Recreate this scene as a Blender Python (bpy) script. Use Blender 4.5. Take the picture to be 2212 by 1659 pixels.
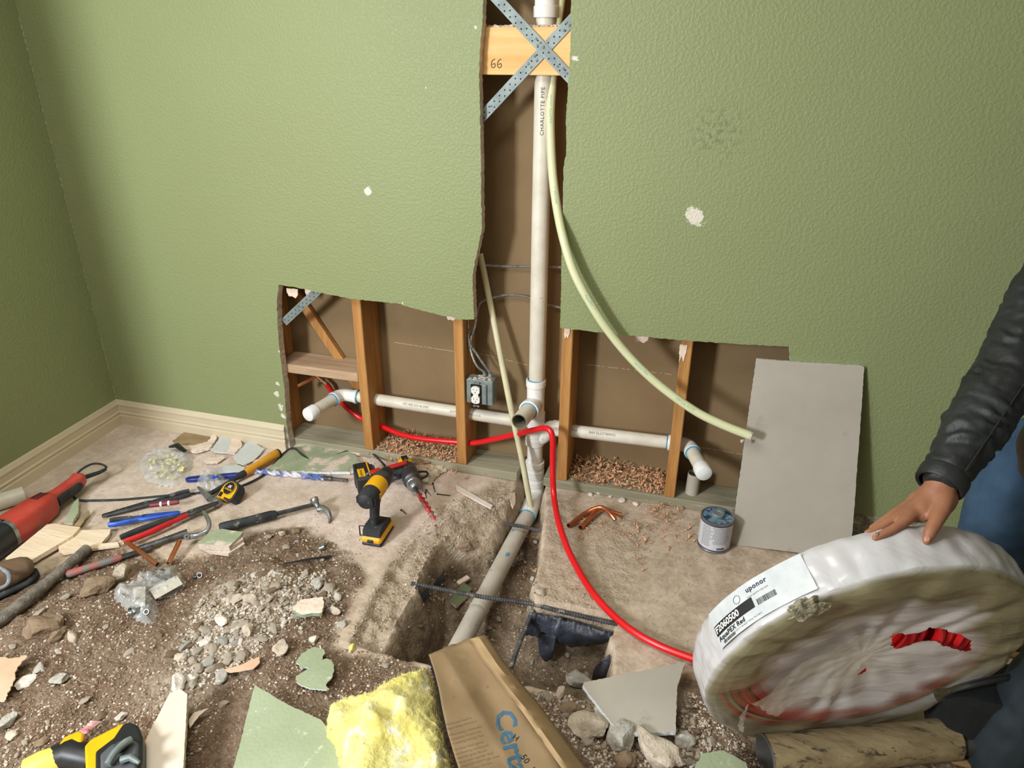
import bpy, math, random
import numpy as np
from mathutils import Vector, Matrix, noise as mnoise
from mathutils.geometry import tessellate_polygon
random.seed(7); rs = np.random.RandomState(7)
SC = bpy.context.scene
for o in list(bpy.data.objects): bpy.data.objects.remove(o)
COL = SC.collection
# ---------------------------------------------------------------- camera
CP = np.array([1.28323, -2.23921, 1.50582]); YAW, PIT, ROL, FPX = 0.279201, 0.430832, 0.00638304, 1525.54
CXP, CYP = 1106.0, 829.5
_cy, _sy = math.cos(YAW), math.sin(YAW)
FW = np.array([-_sy*math.cos(PIT), _cy*math.cos(PIT), -math.sin(PIT)])
_r = np.array([_cy, _sy, 0.0]); _u = np.cross(_r, FW)
RT = _r*math.cos(ROL)+_u*math.sin(ROL); UP = -_r*math.sin(ROL)+_u*math.cos(ROL)
cam = bpy.data.cameras.new('camera'); camo = bpy.data.objects.new('camera', cam); COL.objects.link(camo)
cam.sensor_width = 36.0; cam.sensor_fit = 'HORIZONTAL'; cam.lens = FPX/2212*36.0; cam.clip_start = .02
m = Matrix(((RT[0], UP[0], -FW[0], CP[0]), (RT[1], UP[1], -FW[1], CP[1]), (RT[2], UP[2], -FW[2], CP[2]), (0, 0, 0, 1)))
camo.matrix_world = m; SC.camera = camo
# ---------------------------------------------------------------- light and exposure
SC.view_settings.view_transform = 'Standard'; SC.view_settings.look = 'None'
SC.view_settings.gamma = 1.0; SC.view_settings.use_curve_mapping = False; SC.view_settings.exposure = 1.45
W = bpy.data.worlds.new('daylight'); SC.world = W; W.use_nodes = True
W.node_tree.nodes['Background'].inputs[0].default_value = (.75, .85, 1, 1)
W.node_tree.nodes['Background'].inputs[1].default_value = .6
def area(name, loc, aim, sx, sy, power, col):
    l = bpy.data.lights.new(name, 'AREA'); l.shape = 'RECTANGLE'; l.size = sx; l.size_y = sy; l.energy = power; l.color = col
    o = bpy.data.objects.new(name, l); COL.objects.link(o); o.location = loc
    o.rotation_euler = (Vector(aim)-Vector(loc)).to_track_quat('-Z', 'Y').to_euler(); return o
area('left_key_light', (-.74, -3.15, 1.62), (.75, 0, .72), .35, .6, 38, (.93, .97, 1))  # unseen area light added for the daylight arriving from the left
area('overhead_fill', (.1, -1.55, 2.41), (.1, -1.5, 0), 1.2, .6, 11, (1, .96, .9))  # this and the next: unseen overhead fill lights added to brighten the room
area('overhead_fill', (2.4, -3.4, 2.41), (2.4, -3.3, 0), 1.2, .6, 2.5, (1, .96, .9))
# ---------------------------------------------------------------- pixel -> world
def ray(x, y): return FW+RT*((x-CXP)/FPX)+UP*((CYP-y)/FPX)
def oz(x, y, z=0.0): d = ray(x, y); return CP+d*((z-CP[2])/d[2])
def oy(x, y, Y=0.0): d = ray(x, y); return CP+d*((Y-CP[1])/d[1])
def od(x, y, dep): return CP+ray(x, y)*dep
def ppm(P): return FPX/float((np.asarray(P)-CP) @ FW)
# ---------------------------------------------------------------- materials
def lin(h):
    h = h.lstrip('#'); v = [int(h[i:i+2], 16)/255 for i in (0, 2, 4)]
    return tuple((c/12.92 if c <= .04045 else ((c+.055)/1.055)**2.4) for c in v)+(1,)
def nd(nt, t, **k):
    n = nt.nodes.new(t)
    for a, b in k.items():
        if a.startswith('i_'): n.inputs[int(a[2:]) if a[2:].isdigit() else a[2:].replace('_', ' ')].default_value = b
        else: setattr(n, a, b)
    return n
MT = {}
def mat(name, c1, c2=None, scale=8, rough=.7, bump=0, bscale=None, metal=0, c3=None, c3t=.6, c3s=None, spec=.5, stretch=None, detail=6, trans=0, alpha=1, lo=.35, hi=.65, coat=0, sss=0, bd=.01):
    """noise-mixed colour c1..c2 with spots of c3, and noise relief"""
    if name in MT: return MT[name]
    M = bpy.data.materials.new(name); M.use_nodes = True; nt = M.node_tree; b = nt.nodes['Principled BSDF']
    MT[name] = M; L = nt.links.new
    tc = nd(nt, 'ShaderNodeTexCoord'); mp = nd(nt, 'ShaderNodeMapping')
    if stretch: mp.inputs['Scale'].default_value = stretch
    L(tc.outputs['Object'], mp.inputs[0])
    b.inputs['Roughness'].default_value = rough; b.inputs['Metallic'].default_value = metal
    b.inputs['Specular IOR Level'].default_value = spec
    if coat: b.inputs['Coat Weight'].default_value = coat
    if trans: b.inputs['Transmission Weight'].default_value = trans
    if alpha < 1: b.inputs['Alpha'].default_value = alpha
    if sss: b.inputs['Subsurface Weight'].default_value = sss; b.inputs['Subsurface Radius'].default_value = (.02, .01, .006); b.inputs['Subsurface Scale'].default_value = .5
    out = None
    if c2:
        n = nd(nt, 'ShaderNodeTexNoise', i_Scale=scale, i_Detail=detail, i_Roughness=.6); L(mp.outputs[0], n.inputs['Vector'])
        r = nd(nt, 'ShaderNodeValToRGB'); r.color_ramp.elements[0].position = lo; r.color_ramp.elements[1].position = hi
        r.color_ramp.elements[0].color = lin(c1); r.color_ramp.elements[1].color = lin(c2)
        L(n.outputs['Fac'], r.inputs[0]); out = r.outputs[0]
    if c3:
        n3 = nd(nt, 'ShaderNodeTexNoise', i_Scale=c3s or scale*2.3, i_Detail=5, i_Roughness=.65); L(mp.outputs[0], n3.inputs['Vector'])
        r3 = nd(nt, 'ShaderNodeValToRGB'); r3.color_ramp.elements[0].position = c3t; r3.color_ramp.elements[1].position = min(c3t+.08, 1)
        L(n3.outputs['Fac'], r3.inputs[0]); mx = nd(nt, 'ShaderNodeMix', data_type='RGBA')
        L(r3.outputs[0], mx.inputs[0])
        if out: L(out, mx.inputs[6])
        else: mx.inputs[6].default_value = lin(c1)
        mx.inputs[7].default_value = lin(c3); out = mx.outputs[2]
    if out: L(out, b.inputs['Base Color'])
    else: b.inputs['Base Color'].default_value = lin(c1)
    if bump:
        n2 = nd(nt, 'ShaderNodeTexNoise', i_Scale=bscale or scale*4, i_Detail=4); L(mp.outputs[0], n2.inputs['Vector'])
        bp = nd(nt, 'ShaderNodeBump', i_Strength=bump, i_Distance=bd); L(n2.outputs['Fac'], bp.inputs['Height']); L(bp.outputs[0], b.inputs['Normal'])
    return M
# ---------------------------------------------------------------- mesh building
def nz(p, s=1.0, o=0.0): return mnoise.noise(Vector((p[0]*s+o, p[1]*s+o*.7, p[2]*s-o)))
WM = {}   # world matrix of parts (parts share the frame of their thing)
class MB:
    def __init__(s): s.v = []; s.f = []; s.m = []
    def add(s, V, F, mi=0, M=None):
        k = len(s.v)
        if M is not None: V = [tuple(M @ Vector(v)) for v in V]
        s.v += [tuple(map(float, v)) for v in V]; s.f += [tuple(i+k for i in f) for f in F]; s.m += [mi]*len(F); return s
    def box(s, a, b, M=None, mi=0, bev=0):
        x0, y0, z0 = a; x1, y1, z1 = b
        if bev:
            V = []; e = bev
            for z, ins in ((z0, e), (z0+e, 0), (z1-e, 0), (z1, e)):
                i0 = ins; cx = e if not ins else e
                for (px, py) in ((x0+e, y0+i0), (x1-e, y0+i0), (x1-i0, y0+e), (x1-i0, y1-e), (x1-e, y1-i0), (x0+e, y1-i0), (x0+i0, y1-e), (x0+i0, y0+e)):
                    V.append((px, py, z))
            F = [tuple(range(7, -1, -1)), tuple(range(24, 32))]
            for k in range(3):
                for j in range(8): F.append((k*8+j, k*8+(j+1) % 8, (k+1)*8+(j+1) % 8, (k+1)*8+j))
            return s.add(V, F, mi, M)
        V = [(x0, y0, z0), (x1, y0, z0), (x1, y1, z0), (x0, y1, z0), (x0, y0, z1), (x1, y0, z1), (x1, y1, z1), (x0, y1, z1)]
        return s.add(V, [(0, 3, 2, 1), (4, 5, 6, 7), (0, 1, 5, 4), (1, 2, 6, 5), (2, 3, 7, 6), (3, 0, 4, 7)], mi, M)
    def tube(s, P, R, n=14, caps=True, mi=0, sx=1.0, M=None, up=(0, 0, 1)):
        P = [Vector(p) for p in P]; R = R if hasattr(R, '__len__') else [R]*len(P)
        T = [(P[min(i+1, len(P)-1)]-P[max(i-1, 0)]).normalized() for i in range(len(P))]
        a = T[0].cross(Vector(up))
        if a.length < 1e-3: a = T[0].cross(Vector((0, 1, 0)))
        a.normalize(); V = []; F = []
        for i, p in enumerate(P):
            a = (a-T[i]*a.dot(T[i])).normalized(); b = T[i].cross(a)
            for j in range(n):
                t = 2*math.pi*j/n; V.append(p+a*(math.cos(t)*R[i]*sx)+b*(math.sin(t)*R[i]))
        for i in range(len(P)-1):
            for j in range(n): F.append((i*n+j, i*n+(j+1) % n, (i+1)*n+(j+1) % n, (i+1)*n+j))
        if caps: F.append(tuple(range(n-1, -1, -1))); F.append(tuple((len(P)-1)*n+j for j in range(n)))
        return s.add(V, F, mi, M)
    def lathe(s, prof, n=24, A=(0, 0, 0), B=(0, 0, 1), mi=0, caps=False, M=None):
        """prof: (radius, height) along axis A->B (height in metres)"""
        A = Vector(A); ax = (Vector(B)-A).normalized(); a = ax.cross(Vector((0, 0, 1)))
        if a.length < 1e-3: a = ax.cross(Vector((0, 1, 0)))
        a.normalize(); b = ax.cross(a); V = []; F = []
        for r, h in prof:
            for j in range(n): t = 2*math.pi*j/n; V.append(A+ax*h+a*(r*math.cos(t))+b*(r*math.sin(t)))
        for i in range(len(prof)-1):
            for j in range(n): F.append((i*n+j, i*n+(j+1) % n, (i+1)*n+(j+1) % n, (i+1)*n+j))
        if caps: F.append(tuple(range(n-1, -1, -1))); F.append(tuple((len(prof)-1)*n+j for j in range(n)))
        return s.add(V, F, mi, M)
    def prism(s, pts, h, M=None, mi=0, holes=(), mside=None, bev=0):
        """2-D polygon (x,y) extruded z 0..h"""
        loops = [list(pts)]+[list(hh) for hh in holes]
        tri = tessellate_polygon([[Vector((p[0], p[1], 0)) for p in l] for l in loops])
        flat = [p for l in loops for p in l]; n = len(flat)
        V = [(p[0], p[1], 0) for p in flat]+[(p[0], p[1], h) for p in flat]; F = []
        for t in tri:
            a, b, c = [flat[i] for i in t]
            if (b[0]-a[0])*(c[1]-a[1])-(b[1]-a[1])*(c[0]-a[0]) < 0: t = (t[0], t[2], t[1])
            F.append((t[2], t[1], t[0])); F.append((t[0]+n, t[1]+n, t[2]+n))
        s.add(V, F, mi, M); F = []; k = 0
        for l in loops:
            ar = sum(l[i][0]*l[(i+1) % len(l)][1]-l[(i+1) % len(l)][0]*l[i][1] for i in range(len(l)))
            for i in range(len(l)):
                a, b = k+i, k+(i+1) % len(l); F.append((a, b, b+n, a+n) if (ar > 0) == (l is loops[0]) or (ar > 0 and l is loops[0]) else (b, a, a+n, b+n))
            k += len(l)
        k0 = len(s.v)-2*n; s.f += [tuple(i+k0 for i in f) for f in F]; s.m += [mi if mside is None else mside]*len(F); return s
    def build(s, name, m, parent=None, smooth=True, ang=35, origin=None, fix=False, **tg):
        if origin is None and parent is None and s.v:
            A = np.array(s.v); origin = (A[:, 0].mean(), A[:, 1].mean(), A[:, 2].min())
        o3 = Vector(origin) if origin is not None else Vector((0, 0, 0))
        me = bpy.data.meshes.new(name); V = [(v[0]-o3.x, v[1]-o3.y, v[2]-o3.z) for v in s.v]
        if parent is not None:
            pw = WM.get(parent.name, parent.matrix_world); iv = pw.inverted() if origin is None else Matrix()
            V = [tuple(iv @ Vector(v)) for v in V]
        me.from_pydata(V, [], s.f)
        ms = m if isinstance(m, (list, tuple)) else [m]
        for q in ms: me.materials.append(q)
        if len(ms) > 1: me.polygons.foreach_set('material_index', s.m)
        if fix:
            import bmesh
            bm = bmesh.new(); bm.from_mesh(me); bmesh.ops.recalc_face_normals(bm, faces=bm.faces); bm.to_mesh(me); bm.free()
        if smooth:
            me.polygons.foreach_set('use_smooth', [True]*len(me.polygons)); me.set_sharp_from_angle(angle=math.radians(ang))
        me.update(); o = bpy.data.objects.new(name, me); COL.objects.link(o)
        if parent is None: o.location = o3; o.matrix_world = Matrix.Translation(o3)
        else: o.parent = parent; WM[o.name] = WM.get(parent.name, parent.matrix_world).copy()
        return tag(o, **tg)
def tag(o, label=None, cat=None, group=None, kind=None):
    for k, v in (('label', label), ('category', cat), ('group', group), ('kind', kind)):
        if v: o[k] = v
    return o
def thing(name, loc, label, cat, group=None, M=None):
    """an Empty at a thing's base; M: rotation matrix of its local frame"""
    o = bpy.data.objects.new(name, None); COL.objects.link(o); o.empty_display_size = .05
    mm = Matrix.Translation(Vector(loc)) @ (M.to_4x4() if M is not None else Matrix()); o.matrix_world = mm
    return tag(o, label, cat, group)
def frame(X, Z):
    """rotation with local x along X and local z near Z"""
    x = Vector(X).normalized(); z = Vector(Z); z = (z-x*z.dot(x)).normalized(); y = z.cross(x)
    return Matrix((x, y, z)).transposed()
def spline(P, n=8):
    P = [np.array(p, float) for p in P]; Q = [2*P[0]-P[1]]+P+[2*P[-1]-P[-2]]; out = []
    for i in range(1, len(Q)-2):
        a, b, c, d = Q[i-1:i+3]
        for k in range(n):
            t = k/n; out.append(.5*((2*b)+(-a+c)*t+(2*a-5*b+4*c-d)*t*t+(-a+3*b-3*c+d)*t**3))
    out.append(P[-1]); return out
def ragged(P, step=.01, amp=.0015, seed=0, closed=True):
    """2-D polygon with jittered edges"""
    r = random.Random(seed); out = []; n = len(P)
    for i in range(n if closed else n-1):
        a, b = P[i], P[(i+1) % n]; L = math.hypot(b[0]-a[0], b[1]-a[1]); k = max(1, int(L/step)); nx, ny = -(b[1]-a[1])/(L+1e-9), (b[0]-a[0])/(L+1e-9)
        for j in range(k):
            t = j/k; e = (r.uniform(-amp, amp) if j else 0); out.append((a[0]+(b[0]-a[0])*t+nx*e, a[1]+(b[1]-a[1])*t+ny*e))
    return out
def text_mesh(s, size=.01, bold=False, align='LEFT', res=2, space=1.0):
    """flat lettering: list of verts (x,y) and faces"""
    c = bpy.data.curves.new('t', 'FONT'); c.body = s; c.size = size; c.align_x = align; c.align_y = 'CENTER'; c.resolution_u = res; c.space_character = space
    if bold: c.offset = size*.02
    o = bpy.data.objects.new('t', c); COL.objects.link(o); bpy.context.view_layer.update()
    me = bpy.data.meshes.new_from_object(o.evaluated_get(bpy.context.evaluated_depsgraph_get()))
    V = [tuple(v.co) for v in me.vertices]; F = [tuple(p.vertices) for p in me.polygons]
    bpy.data.objects.remove(o); bpy.data.meshes.remove(me); bpy.data.curves.remove(c); return V, F
def lettering(mb, s, fn, size, mi=0, **k):
    """fn maps (x,y) on the flat text to a 3-D point on a surface"""
    V, F = text_mesh(s, size, **k); mb.add([fn(v[0], v[1]) for v in V], F, mi); return mb
def rockmesh(seed, sub=1, sq=(1, 1, .7), amp=.25, fr=1.3, flat=0):
    import bmesh
    bm = bmesh.new(); bmesh.ops.create_icosphere(bm, subdivisions=sub, radius=1)
    r = random.Random(seed); of = r.uniform(0, 90)
    pl = [(Vector((r.gauss(0, 1), r.gauss(0, 1), r.gauss(0, 1))).normalized(), r.uniform(.55, .85)) for _ in range(7)]
    for v in bm.verts:
        p = v.co.copy()
        for nrm, d in pl:
            q = p.dot(nrm)
            if q > d: p -= nrm*(q-d)*.92
        p *= 1+amp*nz(p, fr, of)
        v.co = Vector((p.x*sq[0], p.y*sq[1], p.z*sq[2]))
    V = [tuple(v.co) for v in bm.verts]; F = [tuple(v.index for v in f.verts) for f in bm.faces]; bm.free(); return V, F
def link_copy(o, parent=None, **tg):
    c = o.copy(); COL.objects.link(c); c.parent = parent
    for ch in [q for q in bpy.data.objects if q.parent == o] if False else CH.get(o.name, []): link_copy(ch, c)
    return tag(c, **tg) if tg else c
CH = {}
# ================================================================ SETTING
T = .034           # drywall thickness (two layers)
ZP = .116          # baseboard height
SX = [.0, .4064, .8128, 1.2192]   # left edges of the four studs
XL = -1.2          # room corner
def poly_img(P, z=0.0): return [tuple(oz(x, y, z)[:2]) for x, y in P]
HOLE = poly_img([(1124, 995), (1119, 1030), (1110, 1062), (1098, 1079), (1066, 1101), (1020, 1117), (982, 1140), (950, 1166), (925, 1200), (908, 1238), (895, 1283), (862, 1340), (822, 1411), (860, 1420), (893, 1427), (960, 1445), (1060, 1470), (1131, 1483), (1182, 1489), (1264, 1509), (1285, 1490), (1274, 1471), (1322, 1456), (1325, 1411), (1318, 1385), (1336, 1345), (1335, 1333), (1270, 1317), (1201, 1301), (1159, 1293), (1151, 1266), (1164, 1228), (1168, 1196), (1172, 1149), (1179, 1104), (1176, 1063), (1184, 1025), (1186, 995)])
ROUGH = poly_img([(1120, 1000), (1085, 1000), (1060, 1045), (1010, 1065), (960, 1105), (915, 1140), (880, 1185), (860, 1230), (868, 1262), (893, 1285), (825, 1411), (775, 1395), (752, 1372), (790, 1300), (832, 1235), (860, 1180), (905, 1140), (960, 1090), (985, 1140), (1100, 1100)])
LEDGE = poly_img([(835, 1236), (757, 1385), (822, 1411), (895, 1283), (925, 1240), (985, 1185), (1090, 1100), (1060, 1080), (980, 1110), (900, 1165)])
SOIL = poly_img([(225, 1180), (330, 1205), (450, 1195), (545, 1150), (640, 1135), (700, 1160), (765, 1205), (790, 1250), (770, 1300), (742, 1345), (722, 1400), (800, 1408), (893, 1427), (1000, 1455), (1131, 1483), (1264, 1509), (1320, 1560), (1400, 1590), (1470, 1500), (1475, 1440), (1520, 1475), (1640, 1600), (2300, 1560), (2300, 1760), (-500, 1760), (-500, 1350), (-60, 1290), (100, 1230)])
PALE = poly_img([(440, 1290), (560, 1240), (640, 1270), (640, 1330), (560, 1390), (470, 1480), (380, 1560), (300, 1540), (380, 1400)])
RROUGH = poly_img([(1186, 1040), (1250, 1100), (1440, 1130), (1392, 1165), (1378, 1260), (1350, 1340), (1335, 1345), (1201, 1313), (1157, 1304), (1150, 1266), (1168, 1196), (1176, 1063)])
DARKPIT = poly_img([(822, 1411), (895, 1283), (960, 1260), (1010, 1330), (960, 1445)])
def pdist(X, Y, P):
    """signed distance (inside positive)"""
    d = np.full(X.shape, 1e9); ins = np.zeros(X.shape, bool); n = len(P)
    for i in range(n):
        (x0, y0), (x1, y1) = P[i], P[(i+1) % n]; dx, dy = x1-x0, y1-y0; L = dx*dx+dy*dy+1e-12
        t = np.clip(((X-x0)*dx+(Y-y0)*dy)/L, 0, 1); d = np.minimum(d, np.hypot(X-x0-t*dx, Y-y0-t*dy))
        c = ((y0 > Y) != (y1 > Y)) & (X < dx*(Y-y0)/(dy if abs(dy) > 1e-12 else 1e-12)+x0); ins ^= c
    return np.where(ins, d, -d)
def vnoise(X, Y, fr, seed):
    """smooth value noise on a lattice"""
    r = np.random.RandomState(seed).rand(257, 257); x = X*fr+40.3; y = Y*fr+70.7
    i = np.floor(x).astype(int); j = np.floor(y).astype(int); a = x-i; b = y-j; a = a*a*(3-2*a); b = b*b*(3-2*b); i %= 256; j %= 256
    return (r[i, j]*(1-a)+r[i+1, j]*a)*(1-b)+(r[i, j+1]*(1-a)+r[i+1, j+1]*a)*b-.5
def sstep(a, b, x): t = np.clip((x-a)/(b-a), 0, 1); return t*t*(3-2*t)
GX0, GX1, GY0, GY1, GS = -1.22, 2.75, -1.80, .22, .0075
gx = np.arange(GX0, GX1, GS); gy = np.arange(GY0, GY1, GS); GXX, GYY = np.meshgrid(gx, gy, indexing='ij')
_w = .006*vnoise(GXX, GYY, 45, 1)+.009*vnoise(GXX, GYY, 16, 2)
dh = pdist(GXX, GYY, HOLE)+_w; ds = pdist(GXX, GYY, SOIL)+_w*4; dr = pdist(GXX, GYY, ROUGH)+_w; dl = pdist(GXX, GYY, LEDGE)+_w*.4
drr = pdist(GXX, GYY, RROUGH)+_w; dp = pdist(GXX, GYY, PALE)+_w*6; dk = pdist(GXX, GYY, DARKPIT)
n1, n2, n3, n4 = vnoise(GXX, GYY, 9, 3), vnoise(GXX, GYY, 28, 4), vnoise(GXX, GYY, 70, 5), vnoise(GXX, GYY, 3.2, 6)
soilm = sstep(-.01, .03, ds); roughm = np.maximum(sstep(-.02, .03, dr), .8*sstep(-.02, .02, drr)*0)
h = .0012*n2+.0010*n3
h += sstep(0, .25, ds)*(.022+.028*n1+.03*n4)+soilm*(.010*n2+.007*n3)
h += roughm*(.008*n1+.014*n2+.008*n3-.006)
h += sstep(-.005, .012, dl)*(-.022+.012*n2+.005*n3)
h += sstep(0, .02, drr)*(.005*n2+.004*n3)
# trench: steep saw-cut edges, chipped edges sloping on the left
depth = .17+.05*sstep(-.45, -.65, GYY)+.05*sstep(0, .06, dk)+.02*n1+.02*n2+.006*n3
depth = depth*np.where(GYY > -.15, .75, 1.0)
slope = 7.0-5.2*sstep(-.50, -.34, GYY)*sstep(.74, .66, GXX)+2*n1
lp = sstep(.66, .58, GXX)*sstep(-.42, -.50, GYY)
d0 = np.maximum(dh, 0); prof = np.minimum(d0*slope, (1-lp)*9+lp*(np.minimum(d0*7, .035)+np.maximum(d0-.005, 0)*2.2))
hin = -np.minimum(depth, prof)+.008*n2*sstep(0, .03, dh)+.006*n3*sstep(0, .02, dh)
h = np.where(dh > 0, hin+np.minimum(h, 0)*.5, h*sstep(0, .012, -dh)+0*h)
holem = sstep(.004, .03, dh)
pl_ = (GYY > T-.004); h = np.where(pl_ & (dh <= 0), 0.0, h)
HG = h
def H(x, y):
    fx = np.clip((x-GX0)/GS, 0, len(gx)-1.001); fy = np.clip((y-GY0)/GS, 0, len(gy)-1.001); i, j = int(fx), int(fy); a, b = fx-i, fy-j
    return float((HG[i, j]*(1-a)+HG[i+1, j]*a)*(1-b)+(HG[i, j+1]*(1-a)+HG[i+1, j+1]*a)*b)
def gp(u, v, dz=0.0):
    """point of the ground seen at a pixel of the photograph, lifted by dz"""
    P = oz(u, v, 0.0)
    for _ in range(6): P = .4*P+.6*oz(u, v, max(min(H(P[0], P[1]), .1), -.3))
    return np.array([P[0], P[1], H(P[0], P[1])+dz])
def ground_material():
    M = bpy.data.materials.new('ground'); M.use_nodes = True; nt = M.node_tree; b = nt.nodes['Principled BSDF']; L = nt.links.new
    tc = nd(nt, 'ShaderNodeTexCoord')
    def nc(sc, lo, hi, c1, c2, det=7, st=None, ro=.62):
        v = tc.outputs['Object']
        if st: mp = nd(nt, 'ShaderNodeMapping'); mp.inputs['Scale'].default_value = st; mp.inputs['Rotation'].default_value = (0, 0, .6); L(v, mp.inputs[0]); v = mp.outputs[0]
        n = nd(nt, 'ShaderNodeTexNoise', i_Scale=sc, i_Detail=det, i_Roughness=ro); L(v, n.inputs['Vector'])
        r = nd(nt, 'ShaderNodeValToRGB'); r.color_ramp.elements[0].position = lo; r.color_ramp.elements[1].position = hi
        r.color_ramp.elements[0].color = lin(c1); r.color_ramp.elements[1].color = lin(c2); L(n.outputs['Fac'], r.inputs[0]); return r.outputs[0]
    def mix(f, a, c):
        x = nd(nt, 'ShaderNodeMix', data_type='RGBA'); L(f, x.inputs[0]); L(a, x.inputs[6]); L(c, x.inputs[7]); return x.outputs[2]
    def at(n): a = nd(nt, 'ShaderNodeAttribute', attribute_name=n); return a.outputs['Fac']
    slab = mix(nc(14, .42, .62, '#000000', '#ffffff'), nc(60, .3, .7, '#a08d7a', '#c3b09b'), nc(45, .3, .7, '#b9a592', '#dac7b4'))
    slab = mix(nc(150, .60, .66, '#000000', '#ffffff', st=(1, 3, 1)), slab, nc(40, .3, .7, '#c2b29e', '#d8cab8'))
    dust = mix(nc(22, .4, .6, '#000000', '#ffffff'), nc(60, .3, .7, '#d2beb1', '#e3d3c8'), nc(80, .3, .7, '#bda99c', '#d4c2b6'))
    rough = mix(nc(25, .35, .65, '#000000', '#ffffff'), nc(70, .3, .7, '#98866f', '#b8a68e'), nc(60, .3, .7, '#ab9a85', '#cbb9a4'))
    soil = mix(nc(9, .38, .62, '#000000', '#ffffff'), nc(90, .3, .7, '#54402f', '#7f6653'), nc(120, .3, .72, '#705b49', '#a08b77'))
    soil = mix(nc(190, .6, .68, '#000000', '#ffffff', det=3), soil, nc(30, .3, .7, '#a3917d', '#c4b5a4'))
    pale = mix(nc(60, .4, .6, '#000000', '#ffffff'), nc(100, .3, .7, '#8a7865', '#a7957f'), nc(90, .3, .7, '#ab9a86', '#cbbdad'))
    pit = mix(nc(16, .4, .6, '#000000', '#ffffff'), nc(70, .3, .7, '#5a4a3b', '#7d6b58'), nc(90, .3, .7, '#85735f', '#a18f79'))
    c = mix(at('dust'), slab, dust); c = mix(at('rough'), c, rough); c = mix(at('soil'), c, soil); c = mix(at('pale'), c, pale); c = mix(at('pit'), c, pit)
    L(c, b.inputs['Base Color']); b.inputs['Roughness'].default_value = .93; b.inputs['Specular IOR Level'].default_value = .2
    n2 = nd(nt, 'ShaderNodeTexNoise', i_Scale=120, i_Detail=6, i_Roughness=.7); L(tc.outputs['Object'], n2.inputs['Vector'])
    v2 = nd(nt, 'ShaderNodeTexVoronoi', i_Scale=95); L(tc.outputs['Object'], v2.inputs['Vector'])
    ad = nd(nt, 'ShaderNodeMath', operation='MULTIPLY_ADD'); L(v2.outputs['Distance'], ad.inputs[0]); ad.inputs[1].default_value = -.7; L(n2.outputs['Fac'], ad.inputs[2])
    mm = nd(nt, 'ShaderNodeMath', operation='MAXIMUM'); L(at('soil'), mm.inputs[0]); L(at('rough'), mm.inputs[1]); m3 = nd(nt, 'ShaderNodeMath', operation='MAXIMUM'); L(mm.outputs[0], m3.inputs[0]); L(at('pit'), m3.inputs[1])
    m4 = nd(nt, 'ShaderNodeMath', operation='MULTIPLY_ADD'); L(m3.outputs[0], m4.inputs[0]); m4.inputs[1].default_value = .75; m4.inputs[2].default_value = .22
    bp = nd(nt, 'ShaderNodeBump', i_Distance=.006); L(m4.outputs[0], bp.inputs['Strength']); L(ad.outputs[0], bp.inputs['Height']); L(bp.outputs[0], b.inputs['Normal'])
    return M
def build_floor():
    nx, ny = len(gx), len(gy); V = np.stack([GXX, GYY, HG], -1).reshape(-1, 3)
    # chipped undercut wobble on steep faces
    k = (np.abs(np.gradient(HG, GS, axis=0))+np.abs(np.gradient(HG, GS, axis=1))).reshape(-1); k = np.clip(k/4, 0, 1)
    V[:, 0] += k*.008*(vnoise(V[:, 1], V[:, 2], 60, 11)); V[:, 1] += k*.008*(vnoise(V[:, 0], V[:, 2], 60, 12))
    I = (np.arange(nx-1)[:, None]*ny+np.arange(ny-1)[None, :]).reshape(-1); F = np.stack([I, I+ny, I+ny+1, I+1], -1)
    # coarse floor of the rest of the room, welded on as outer quads
    ex = [(-1.6, -5.2), (4.3, -5.2), (4.3, .4), (-1.6, .4)]; inn = [(GX0, GY0), (gx[-1], GY0), (gx[-1], gy[-1]), (GX0, gy[-1])]
    n0 = len(V); V = np.vstack([V, [(x, y, 0.0) for x, y in ex+inn]]); F = [tuple(int(q) for q in f) for f in F]
    for a in range(4): F.append((n0+a, n0+(a+1) % 4, n0+4+(a+1) % 4, n0+4+a))
    me = bpy.data.meshes.new('floor'); me.from_pydata(V.tolist(), [], F)
    def A(name, a):
        at = me.attributes.new(name, 'FLOAT', 'POINT'); d = np.zeros(len(V), np.float32); d[:n0] = a.reshape(-1); at.data.foreach_set('value', d)
    left = sstep(1.0, .2, GXX)*sstep(-.75, -.35, GYY+.2*GXX*0)
    A('dust', np.clip(left*(.75+.9*n1), 0, 1)); A('soil', soilm*(1-.0*n1)); A('rough', np.clip(roughm+sstep(0, .01, dh)+sstep(0, .02, drr)*.55+sstep(0, .02, dl)*.8, 0, 1))
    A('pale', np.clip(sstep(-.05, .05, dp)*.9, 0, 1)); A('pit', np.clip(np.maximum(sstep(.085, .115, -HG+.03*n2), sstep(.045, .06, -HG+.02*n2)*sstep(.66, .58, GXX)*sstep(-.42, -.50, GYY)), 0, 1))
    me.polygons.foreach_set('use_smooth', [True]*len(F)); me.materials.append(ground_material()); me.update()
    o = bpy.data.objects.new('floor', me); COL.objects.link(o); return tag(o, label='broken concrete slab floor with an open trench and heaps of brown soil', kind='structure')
floor = build_floor()

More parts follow.
